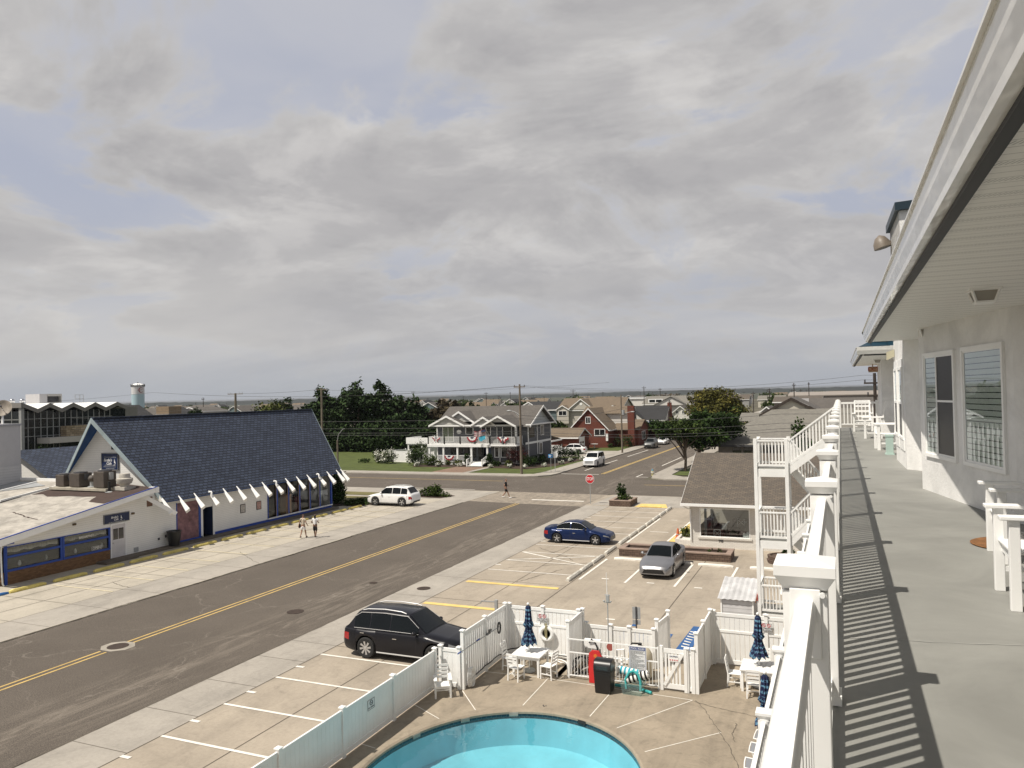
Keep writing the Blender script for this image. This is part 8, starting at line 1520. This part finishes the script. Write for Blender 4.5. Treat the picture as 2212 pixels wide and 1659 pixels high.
# water tower
wt = T('water_tower', 'white and pale blue cylindrical water tower with a red emblem', 'water tower', (-450, 390.5, 0)); C_ = (-450, 390.5, 0)
MB().lathe([(4.15, 0), (4.15, 16.9)], C_, 40).build('lower_shell', mat('tower_blue', (.38, .52, .57), .6, .05), wt, smooth=50); MB().lathe([(4.15, 16.9), (4.15, 22.3)], C_, 40).build('upper_shell', mat('tower_white', (.62, .62, .62), .6, .05), wt, smooth=50)
MB().lathe([(4.2, 22.3), (4.2, 23.2), (3.4, 23.9), (1.5, 24.5), (.001, 24.6)], C_, 40).build('dome', 'white_trim', wt, smooth=40); MB().lathe([(4.25, 22.3), (4.25, 23.1)], C_, 40).build('band', 'alu', wt)
m = MB()
for a in np.linspace(0, 6.28, 25): m.box(C_[0] + 4.4 * math.cos(a) - .15, C_[0] + 4.4 * math.cos(a) + .15, C_[1] + 4.4 * math.sin(a) - .15, C_[1] + 4.4 * math.sin(a) + .15, 22.2, 23.6 + .5 * math.sin(a * 7))
m.ball((C_[0], C_[1], 24.9), .45); m.build('antennas', 'dark_metal', wt)
a = math.atan2(-390.5, 450) + .5; n_ = Vector((math.cos(a), math.sin(a), 0)); u_ = Vector((-n_.y, n_.x, 0)); o_ = Vector(C_) + n_ * 4.25 + Vector((0, 0, 19.8)); MM = FR(o_, u_, (0, 0, 1))
m = MB(); m.tube([MM @ Vector((1.5 * math.cos(q), 1.7 * math.sin(q), -.02 - .2 * math.cos(q) ** 2)) for q in np.linspace(.7, 5.6, 16)], [.12 + .2 * math.sin(i / 15 * 3.14) for i in range(16)], 6); m.tube([MM @ Vector((x, .12 * x + .1, -.05 - .1 * abs(x))) for x in np.linspace(-2.6, 1.5, 8)], [.05, .07, .1, .12, .14, .12, .1, .05], 6); m.build('emblem', mat('emblem_red', (.22, .04, .03), .6, .1), wt)
# ---------------------------------------------------------------- hills and far land
rr = random.Random(5); m = MB(); N_ = 420; ph = [rr.uniform(0, 6) for _ in range(9)]
for i in range(N_):
    az = R(100 - 118 * i / (N_ - 1)); k = i * .9
    h = 11.5 + 1.5 * math.sin(i * .05 + ph[0]) + 1.2 * math.sin(i * .13 + ph[1]) + 2.2 * rr.random() + (2.5 if i % 37 < 9 else 0) * rr.random()
    for d, z in ((2650, 0), (2750, h * .8), (2850, h), (3300, h * .9), (3600, 0)): m.v.append((-d * math.sin(az), d * math.cos(az), z))
for i in range(N_ - 1):
    for j in range(4): a = i * 5 + j; m.f.append([a, a + 5, a + 6, a + 1])
ST(m, 'hills', 'hill_green')
m = MB(); m.poly([(-4100, 900, .05), (1200, 900, .05), (1700, 2800, .05), (-4100, 2800, .05)]); ST(m, 'marsh', 'marsh')
# ---------------------------------------------------------------- vegetation
def leafmat(nm, c, c2, sc=.5): return mat(nm, c, .9, .45, sc, 'leaf', col2=c2)
leafmat('leaf_pine', (.024, .044, .014), (.045, .072, .022)); leafmat('leaf_dark', (.021, .041, .009), (.042, .072, .014)); leafmat('leaf_mid', (.040, .062, .014), (.075, .10, .025)); leafmat('leaf_olive', (.085, .082, .018), (.18, .155, .035), .4); leafmat('leaf_brown', (.060, .048, .028), (.10, .08, .04)); leafmat('leaf_red', (.050, .015, .014), (.10, .03, .025)); leafmat('leaf_shrub', (.035, .058, .010), (.07, .10, .02), 2); leafmat('leaf_rust', (.14, .07, .02), (.2, .12, .03)); leafmat('petal_white', (.6, .6, .52), (.7, .7, .66), 3); leafmat('leaf_moss', (.075, .09, .02), (.12, .13, .03), 2)
def leaves(blobs, n, s, seed=0, clump=10, flat_=.6):
    rg = np.random.default_rng(seed); B = np.array([(*b[0], *b[1]) for b in blobs], float); vol = B[:, 3] * B[:, 4] * B[:, 5]; nc = max(6, n // clump)
    ib = rg.choice(len(B), nc, p=vol / vol.sum()); d = rg.normal(size=(nc, 3)); d /= np.linalg.norm(d, axis=1)[:, None]; r = rg.random(nc) ** .42
    c = B[ib, :3] + d * r[:, None] * B[ib, 3:]; sp = np.cbrt(vol.mean()) * .16
    P = np.repeat(c, clump, 0) + rg.normal(size=(nc * clump, 3)) * sp; n = len(P)
    nn = rg.normal(size=(n, 3)); nn[:, 2] = np.abs(nn[:, 2]) * 1.2 + .2; nn /= np.linalg.norm(nn, axis=1)[:, None]; a = rg.normal(size=(n, 3)); u = np.cross(nn, a); u /= np.linalg.norm(u, axis=1)[:, None]; v = np.cross(nn, u)
    w = s * (.6 + .8 * rg.random(n))[:, None]; V = np.stack([P - u * w - v * w * flat_, P + u * w - v * w * flat_ * .6, P + u * w * .8 + v * w * flat_, P - u * w * .7 + v * w * flat_ * .8], 1)
    V[:, :, 2] = np.maximum(V[:, :, 2], .04); return V.reshape(-1, 3)
def leafobj(V, name, mt, parent, L):
    me = bpy.data.meshes.new(name); n = len(V) // 4; me.vertices.add(n * 4); me.vertices.foreach_set('co', (V - np.array(L)).ravel()); me.loops.add(n * 4); me.loops.foreach_set('vertex_index', np.arange(n * 4)); me.polygons.add(n); me.polygons.foreach_set('loop_start', np.arange(n) * 4); me.polygons.foreach_set('loop_total', np.full(n, 4)); me.update(calc_edges=True); me.validate()
    me.materials.append(MT[mt]); o = bpy.data.objects.new(name, me); COL.objects.link(o)
    if parent: o.parent = parent
    else: o.location = L
    LOC[o.name] = L; return o
def tree(name, label, x, y, blobs, n, s, mt, trunk=None, z0=0, seed=1, group=None, cat='tree', tmat='bark', extra=None):
    t = T(name, label, cat, (x, y, z0), 0, group); L = (x, y, z0)
    leafobj(leaves([((x + b[0][0], y + b[0][1], b[0][2]), b[1]) for b in blobs], n, s, seed), 'crown', mt, t, L)
    if extra: leafobj(leaves([((x + b[0][0], y + b[0][1], b[0][2]), b[1]) for b in extra[0]], extra[1], s, seed + 7), 'crown', extra[2], t, L)
    m = MB(); rr = random.Random(seed)
    if trunk:
        h, r, br = trunk; m.tube([(x, y, z0 - .05), (x + .1, y, z0 + h * .5), (x + .05, y + .1, z0 + h)], [r, r * .8, r * .55], 9)
        for b in blobs[:br]:
            c = Vector((x + b[0][0], y + b[0][1], b[0][2])); p = Vector((x, y, z0 + h * rr.uniform(.5, .95))); q = p.lerp(c, .5) + Vector((rr.uniform(-.2, .2), rr.uniform(-.2, .2), .1)); m.tube([p, q, c], [r * .5, r * .35, r * .12], 6)
        m.build('trunk', tmat, t, smooth=60)
    return t
def rb(n, cx, cy, cz, rx, ry, rz, k, seed):
    q = random.Random(seed); out = []
    for i in range(n):
        a = q.uniform(0, 6.28); e = q.uniform(-.9, .9); r = q.uniform(.3, .85); out.append(((cx + rx * r * math.cos(a) * math.sqrt(1 - e * e), cy + ry * r * math.sin(a) * math.sqrt(1 - e * e), cz + rz * r * e), tuple(k * v * q.uniform(.7, 1.2) for v in (rx, ry, rz))))
    return out
# big dark pine grove left of the grey house
def pine(h, w, seed, irregular=.3):
    q = random.Random(seed); out = []; n = 16
    for i in range(n): f = (i + .5) / n; z = h * (.12 + .86 * f); R_ = w * (1 - f ** 2.4) ** .7 * q.uniform(.6, 1.05) + .35; a = q.uniform(0, 6.28); out.append(((R_ * .55 * math.cos(a), R_ * .55 * math.sin(a), z), (R_ * .75, R_ * .75, h * .055)))
    for i in range(7): a = q.uniform(0, 6.28); f = q.uniform(.35, .85); out.append(((w * (1 - f) * 1.1 * math.cos(a), w * (1 - f) * 1.1 * math.sin(a), h * (.15 + .8 * f)), (w * .3, w * .3, h * .04)))
    return out
for i, (x, y, h, w, mt, lb) in enumerate([(-98.5, 130, 11.3, 5, 'leaf_pine', 'leaning dark pine at the left end of the grove, behind the pole'), (-95.5, 127, 12.8, 4.2, 'leaf_pine', 'tall thin pine right behind the pole at the left of the grove'), (-91, 128, 12.2, 4.5, 'leaf_pine', 'second tall dark pine from the left of the grove'), (-87, 127, 13.6, 5.0, 'leaf_pine', 'tallest dark pine with a split crown in the middle of the grove'), (-83.2, 129, 13.6, 4.6, 'leaf_pine', 'right-hand twin of the tallest pines in the grove'), (-79.5, 129, 10.9, 4.2, 'leaf_pine', 'dark pine just right of the tallest pair'), (-76, 130, 10.2, 4.2, 'leaf_pine', 'lower dark pine right of the middle of the grove'), (-65.5, 132, 8.9, 4.5, 'leaf_pine', 'dark cedar nearest the roof of the grey house'), (-71.5, 133, 9.8, 4.0, 'leaf_brown', 'bare brownish tree among the dark pines'), (-68.5, 131, 9.3, 3.8, 'leaf_brown', 'second brownish tree left of the grey house roof'), (-61, 134, 8.2, 4, 'leaf_dark', 'dark green tree rising behind the left gable of the grey house')]):
    tree('pine_tree' if mt == 'leaf_pine' else 'bare_tree' if mt == 'leaf_brown' else 'cedar_tree', lb, x, y, pine(h, w * 1.12, 10 + i), 7000, .27, mt, (h * .8, .28, 6), seed=10 + i, group='trees of the dark grove')
for i, (x, y, w, h) in enumerate([(-97, 124, 5, 4.5), (-90, 123, 5.5, 5), (-83, 123, 5, 4.5), (-77, 124, 5, 5), (-71, 125, 4.6, 5), (-66, 124, 4, 4.2)]):
    tree('undergrowth_bush', ('leftmost', 'second', 'third', 'fourth', 'fifth', 'rightmost')[i] + ' dark bush filling the foot of the pine grove along the lawn', x, y, [((0, 0, h * .5), (w, 2.5, h * .55))] + rb(4, 0, 0, h * .75, w, 2, h * .55, .45, i), 5200, .24, 'leaf_pine', None, seed=40 + i, cat='bush', group='dark bushes under the pines')
G3 = 'trees beyond the junction'
tree('small_tree', 'small round-headed tree on the lawn left of the white garden fence', -67.2, 102.5, rb(7, 0, 0, 2.7, 1.7, 1.7, 1.1, .55, 3), 1500, .13, 'leaf_dark', (1.9, .09, 5), seed=3, group=G3)
tree('street_tree', 'leafy street tree with bare forked limbs at the corner by the hydrant', -18.1, 97.0, [((b[0][0], b[0][1], b[0][2]), b[1]) for b in rb(15, -.6, .3, 5.0, 3.6, 3.4, 1.7, .36, 5)], 8500, .14, 'leaf_dark', (3.0, .2, 13), seed=5, group=G3, extra=([((-.5, -1, 5.6), (2.8, 2, 1.0))], 900, 'leaf_mid'))
tree('street_tree', 'dense dark street tree right of the forked tree, over the pale SUV', -18.6, 110.0, [((b[0][0] + 1.2, b[0][1], b[0][2]), b[1]) for b in rb(14, .4, 0, 4.6, 4.4, 4.0, 2.5, .42, 6)], 11000, .17, 'leaf_dark', (3.2, .3, 8), seed=6, group=G3)
tree('olive_tree', 'broad yellow-olive tree with a domed crown above the grey roofs', -21.0, 150.0, rb(20, 0, 0, 6.9, 6.3, 5, 3.6, .42, 7) + rb(9, 0, 0, 9.9, 3, 3, .7, .3, 8), 15000, .18, 'leaf_olive', (5, .4, 8), seed=7, group=G3, extra=([((2.5, -3, 4.5), (3, 2, 2.5))], 1800, 'leaf_mid'))
tree('evergreen_bush', 'dark evergreen tree showing behind the top of the staircase rail', -2.9, 70, rb(8, 0, 0, 5.4, 1.1, 1.0, 2.0, .55, 9) + [((0, 0, 3), (1.1, 1.1, 2.6))], 3600, .12, 'leaf_dark', (3.5, .15, 4), seed=9, group=G3)
for i, (x, y, w, h, mt, lb) in enumerate([(-58.5, 160, 3.8, 4.8, 'leaf_mid', 'round olive-green tree between the blue-grey and brick houses'), (-34.6, 152, 2.4, 5.0, 'leaf_dark', 'dark conical evergreen right of the brick chimney'), (-36.5, 158, 2.2, 4.2, 'leaf_dark', 'dark hedge tree in front of the white awning house'), (-33.6, 150, 2.3, 2.9, 'leaf_red', 'dark red maple left of the grey silver SUV'), (-33.8, 160, 2.8, 3.3, 'leaf_red', 'dark red maple behind the grey silver SUV'), (-35, 172, 3, 3.8, 'leaf_red', 'far red maple before the awning house'), (-137, 160, 7.5, 11.4, 'leaf_moss', 'broad green tree behind the café ridge beside the T-shaped pole'), (-141, 170.5, 3.2, 12.4, 'leaf_dark', 'dark pointed tree right of the broad green tree over the café ridge'), (-139, 136.5, 2.9, 9.9, 'leaf_dark', 'dark round tree over the café ridge between white houses'), (-142, 165.2, 2.6, 9.2, 'leaf_rust', 'small rust-tinted tree beside the broad green tree'), (-68, 215, 9, 9.2, 'leaf_mid', 'wide dark green tree behind the ridge of the grey house'), (-82, 205, 4.6, 9.2, 'leaf_dark', 'dark pine clump behind the left half of the grey house ridge'), (-77, 212, 5, 8.6, 'leaf_dark', 'low dark clump right of the pine over the grey house ridge'), (-90, 270, 6, 10.6, 'leaf_mid', 'round tree on the skyline behind the beige house, by the pole'), (-66, 285, 3.2, 10.8, 'leaf_dark', 'small round tree on the skyline above the flat white block'), (-64, 320, 9, 10.0, 'leaf_brown', 'wide brownish tree on the skyline above the grey-roofed building'), (-19.5, 260, 4, 8.2, 'leaf_mid', 'green tree beyond the right edge of the olive tree'), (-9, 330, 6, 9.8, 'leaf_mid', 'skyline tree behind the tan-roofed hall'), (-46, 64.3, .1, .1, 'leaf_dark', 'x')]):
    if lb == 'x': continue
    tree('broadleaf_tree' if mt != 'leaf_red' else 'maple_tree', lb, x, y, rb(10, 0, 0, h * .58, w * .8, w * .8, h * .34, .45, 20 + i) + [((0, 0, h * .5), (w * .7, w * .7, h * .4))], 2600 if h < 8 else 3600, .16 + w * .02, mt, (h * .5, .1 + h * .02, 4), seed=60 + i, group=G3)
tree('conifer_shrub', 'dark bushy conifer at the north corner of the café', -44.9, 61.6, [((0, 0, 1.4), (.75, .9, 1.5)), ((.1, .2, 2.3), (.5, .6, .8)), ((.2, -.2, .8), (.7, .7, .8))], 3000, .09, 'leaf_dark', (1.2, .08, 2), seed=12, cat='shrub')
GS = 'shrubs in front of the grey house'
def shrub(lb, x, y, r, h, mt='leaf_shrub', n=700, s=.075, nm='shrub', flower=0, group=GS, z0=.08, seed=None):
    sd_ = seed or int(abs(x * 13 + y * 7)) % 997; bl = [((0, 0, z0 + h * .5), (r, r * .9, h * .52))] + rb(4, 0, 0, z0 + h * .55, r * .8, r * .8, h * .3, .5, sd_)
    return tree(nm, lb, x, y, bl, n, s, mt, None, seed=sd_, cat='shrub', group=group, extra=([((0, -.1, z0 + h * .62), (r * 1.0, r * .9, h * .46))], flower, 'petal_white') if flower else None)
for a in [('left hydrangea bush thick with white flowers before the garden fence', -65.6, 101.0, 1.0, 1.7, 'leaf_shrub', 700, .09, 'hydrangea', 420), ('second hydrangea bush white with flowers before the garden fence', -63.6, 100.6, 1.3, 2.0, 'leaf_shrub', 900, .09, 'hydrangea', 700), ('hydrangea with cream flowers right of the garden gate', -58.6, 98.9, .9, 2.0, 'leaf_shrub', 700, .08, 'hydrangea', 330), ('tall dark columnar shrub between the hydrangea and the porch', -57.6, 98.8, 1.0, 2.5, 'leaf_dark', 1500), ('tall loose shrub behind the hydrangeas at the left of the porch', -58.8, 101.4, 1.6, 3.4, 'leaf_mid', 1600), ('round dark green bush below the left end of the porch rail', -55.3, 98.6, 1.2, 1.65, 'leaf_shrub', 1300), ('small light green ball bush, first right of the big round one', -53.9, 98.7, .55, .85, 'leaf_moss', 450), ('small light green ball bush, second right of the big round one', -52.5, 98.7, .5, .75, 'leaf_moss', 450), ('pair of light green bushes below the bunting', -50.9, 98.7, .8, .9, 'leaf_moss', 600), ('clipped dark green block hedge left of the front steps', -49.5, 98.9, .45, 1.9, 'leaf_dark', 1100), ('dark green clipped shrub right of the front steps', -46.0, 99.0, .5, 1.9, 'leaf_dark', 1000), ('dark red leaved shrub before the bay window of the grey house', -42.0, 99.9, 1.7, 2.8, 'leaf_red', 1800), ('yellow-green bush below the red leaved shrub', -42.8, 98.4, .7, 1.0, 'leaf_moss', 500), ('row of low dark bushes right of the front steps', -45.0, 98.9, .8, .8, 'leaf_dark', 700), ('dark bush at the right front corner of the grey house', -40.2, 99.6, 1.4, 1.5, 'leaf_dark', 1200), ('dark mound along the east side of the grey house', -40.0, 103.5, 1.3, 1.4, 'leaf_dark', 1200), ('dark cone shrub near the octagonal sign back', -38.6, 108.5, 1.5, 2.6, 'leaf_dark', 1500), ('dark bush beside the white crossover bonnet', -38.2, 113.5, 1.5, 1.4, 'leaf_dark', 1000), ('dark hedge mass right of the brick house wall', -36.8, 138.5, 2.0, 2.3, 'leaf_dark', 1500), ('second dark hedge mass towards the maples', -36.2, 145.0, 2.2, 2.6, 'leaf_dark', 1500), ('low green plant at the foot of the brick house corner', -38.8, 135.8, .6, .8, 'leaf_mid', 300), ('low dark bush under the small lawn tree', -68.6, 101.4, 1.1, .6, 'leaf_dark', 500)]:
    shrub(*a)
for i, (x, y) in enumerate([(-56.5, 96.9), (-53.2, 97.3), (-49.7, 97.0), (-44.9, 97.0), (-42.0, 97.0), (-39.6, 96.6), (-37.9, 99.5), (-36.7, 103.2), (-36.6, 107), (-35.9, 110.5)]):
    shrub(('first', 'second', 'third', 'fourth', 'fifth', 'sixth', 'seventh', 'eighth', 'ninth', 'tenth')[i] + ' white flowering mound from the left along the grey house bed', x, y, .42, .5, 'leaf_shrub', 120, .06, 'flower_mound', 260)
tree('low_bush', 'spreading green bush on the kerb bed right of the white rear-facing SUV', -38.0, 68.2, [((0, 0, .45), (1.3, .8, .5)), ((.3, 0, .7), (.6, .5, .45)), ((1.4, 0, .2), (.6, .5, .25)), ((-1.3, 0, .3), (.5, .5, .35))], 2600, .07, 'leaf_shrub', None, seed=33, cat='bush')
tree('low_bush', 'dark low ground shrubs in the bed at the end of the café', -42.6, 61.8, [((0, 0, .15), (1.6, 1.8, .22)), ((1.2, 2.2, .25), (1.0, .9, .3))], 2600, .07, 'leaf_dark', None, seed=34, cat='bush')
m = MB(); m.poly([(-39.6, 67.3, .05), (-36.6, 67.1, .05), (-35.9, 69, .05), (-36.8, 69.6, .05), (-40.2, 69.4, .05)]); m.poly([(-44.5, 60.2, .06), (-41.3, 60.2, .06), (-40.6, 64.4, .06), (-44.5, 64.4, .06)]); [m.poly([(-57, 96.4 + .01, .085), (-50.4, 96.6, .085), (-49.4, 98.2, .085), (-49.4, 99.8, .085), (-58.5, 99.8, .085)]) for _ in (0,)]; m.poly([(-46.2, 96.9, .085), (-39, 95.8, .085), (-36.6, 101, .085), (-35.8, 112, .085), (-41, 112, .085), (-41.2, 100.6, .085), (-46.3, 100.6, .085)]); ST(m, 'planting_bed', 'mulch')
shrub('upright dark shrub in the square planter beside the stop sign', -18.3, 67.3, .42, 1.5, 'leaf_dark', 900, .06, 'shrub', 0, None, .45); shrub('low green plants in the square planter beside the stop sign', -17.9, 67.1, .7, .55, 'leaf_shrub', 700, .05, 'shrub', 0, None, .42)
shrub('bright green shrub in the white planter at the office corner', -9.65, 51.9, .5, .75, 'leaf_moss', 1100, .05, 'shrub', 0, None, .22)
shrub('small green weed left in the long stone planter', -7.4, 46.7, .2, .22, 'leaf_mid', 90, .04, 'weed', 0, None, .42); shrub('small green weed right in the long stone planter', -6.9, 46.8, .18, .2, 'leaf_mid', 80, .04, 'weed', 0, None, .42); shrub('spiky dark plant in the rounded planter behind the stairs', -3.0, 46.9, .4, .5, 'leaf_dark', 300, .05, 'shrub', 0, None, .4)
tree('garden_bush', 'dark leafy bush at the foot of the zigzag hall glass', -117.5, 84.0, [((0, 0, 1.6), (1.2, 1.8, 2.0))], 1600, .15, 'leaf_dark', None, seed=77, cat='bush')
# far town: small houses and trees out to the marsh
protos = []
for i, (wm, rm, w, d, e, r, ax, desc) in enumerate([('plain_white', 'grey_shingle', 11, 9, 5.3, 7.6, 'x', 'white house with a grey roof'), ('plain_white', 'dark_shingle', 9, 11, 5.0, 7.7, 'y', 'white house with a dark gable roof'), ('beige_siding', 'tan_shingle', 11, 9, 5.2, 7.7, 'x', 'beige house with a tan roof'), ('grey_siding2', 'brown_shingle', 12, 9, 4.6, 6.9, 'x', 'grey house with a brown roof'), ('blue_siding', 'grey_shingle', 9, 10, 5.6, 8.0, 'y', 'blue-grey house with a grey gable roof'), ('cream_siding', 'light_shingle', 14, 10, 4.2, 6.2, 'x', 'low cream house with a pale roof')]):
    protos.append((wm, rm, w, d, e, r, ax, desc))
zones = [('by the water tower', -1.35, -1.2), ('over the café ridge, left half', -1.2, -1.05), ('over the café ridge, right half', -1.05, -.92), ('behind the dark pine grove', -.85, -.6), ('above the brownish trees', -.6, -.52), ('above the grey house, left end', -.52, -.45), ('above the grey house, right end', -.45, -.38), ('above the beige house', -.38, -.3), ('above the flat white block', -.3, -.22), ('left of the olive tree crown', -.22, -.15), ('just right of the olive tree', -.14, -.1), ('above the dark brown gable', -.1, -.05), ('above the balcony end rail', -.05, .03)]
tier = lambda y: ', nearer row' if y < 370 else ', middle row' if y < 500 else ', farther row' if y < 640 else ', on the skyline'
rr = random.Random(11); built = {}; placed = []
for ring_ in range(9):
    y = 285 + ring_ * 58
    for zi, (zn, s0, s1) in enumerate(zones):
        for k in range(max(1, int((s1 - s0) * y / (20 + ring_ * 4)))):
            xx = y * rr.uniform(s0, s1); yy = y + rr.uniform(-20, 20)
            if -45 < xx < -12 and yy < 420: continue
            if any(abs(xx - a) < 15 and abs(yy - b) < 14 for a, b in placed): continue
            if len(placed) > 125: continue
            placed.append((xx, yy)); pi = rr.randrange(6); wm, rm, w, d, e, r, ax, desc = protos[pi]; key = (pi,); lb = desc + ' ' + zn + tier(yy); gp = 'far town houses'
            if key not in built:
                built[key] = house(lb, xx - w / 2, xx + w / 2, yy - d / 2, yy + d / 2, e, r, ax, wm, rm, [('S', xx - w * .22, e - 1.4, 1, 1.1), ('S', xx + w * .22, e - 1.4, 1, 1.1), ('E', yy, e - 1.4, 1, 1.1)], group=gp); bpy.context.view_layer.update()
            else: dup(built[key], (xx, yy, 0), rr.choice((0, 0, R(90) if False else 0)), lb, gp, (rr.uniform(.85, 1.15), rr.uniform(.85, 1.15), rr.uniform(.9, 1.12)))
fp = None
for i in range(78):
    zn, s0, s1 = zones[i % 13]; y = rr.uniform(250, 820); xx = y * rr.uniform(s0, s1)
    if -42 < xx < -14 and y < 420: continue
    lb = ('small', 'broad')[i % 2] + ' round green tree ' + zn + tier(y)
    if fp is None: fp = tree('far_tree', lb, xx, y, rb(8, 0, 0, 5, 4, 4, 2.8, .5, 90) + [((0, 0, 3.5), (3, 3, 3))], 1300, .35, 'leaf_mid', (3, .3, 3), seed=91, group='far town trees'); bpy.context.view_layer.update()
    else: q = rr.uniform(.7, 1.25); dup(fp, (xx, y, 0), rr.uniform(0, 6), lb, 'far town trees', (q * 1.1, q * 1.1, min(q, 1.1)))
for i in range(52):
    zn, s0, s1 = zones[i % 13]; y = rr.uniform(260, 800); xx = y * rr.uniform(s0, s1)
    if i == 0: fpo = pole('thin utility pole ' + zn + tier(y), xx, y, 10.5, ((.4, .8),), .14, 'dark_timber', group='far utility poles'); bpy.context.view_layer.update()
    else: dup(fpo, (xx, y, 0), rr.uniform(-.5, .5), 'thin utility pole ' + zn + tier(y), 'far utility poles', (1, 1, rr.uniform(.8, 1.05)))
# ---------------------------------------------------------------- air
def hz(nt, N, L):
    N.remove(N['Principled BSDF']); v = N.new('ShaderNodeVolumePrincipled'); v.inputs['Color'].default_value = (.86, .9, .96, 1); v.inputs['Density'].default_value = .00006; v.inputs['Anisotropy'].default_value = .3; L.new(v.outputs[0], N['Material Output'].inputs['Volume'])
custom('haze_air', hz); o = MB().box(-4300, 1900, -400, 4300, -3, 32).build('haze', 'haze_air'); o['kind'] = 'stuff'
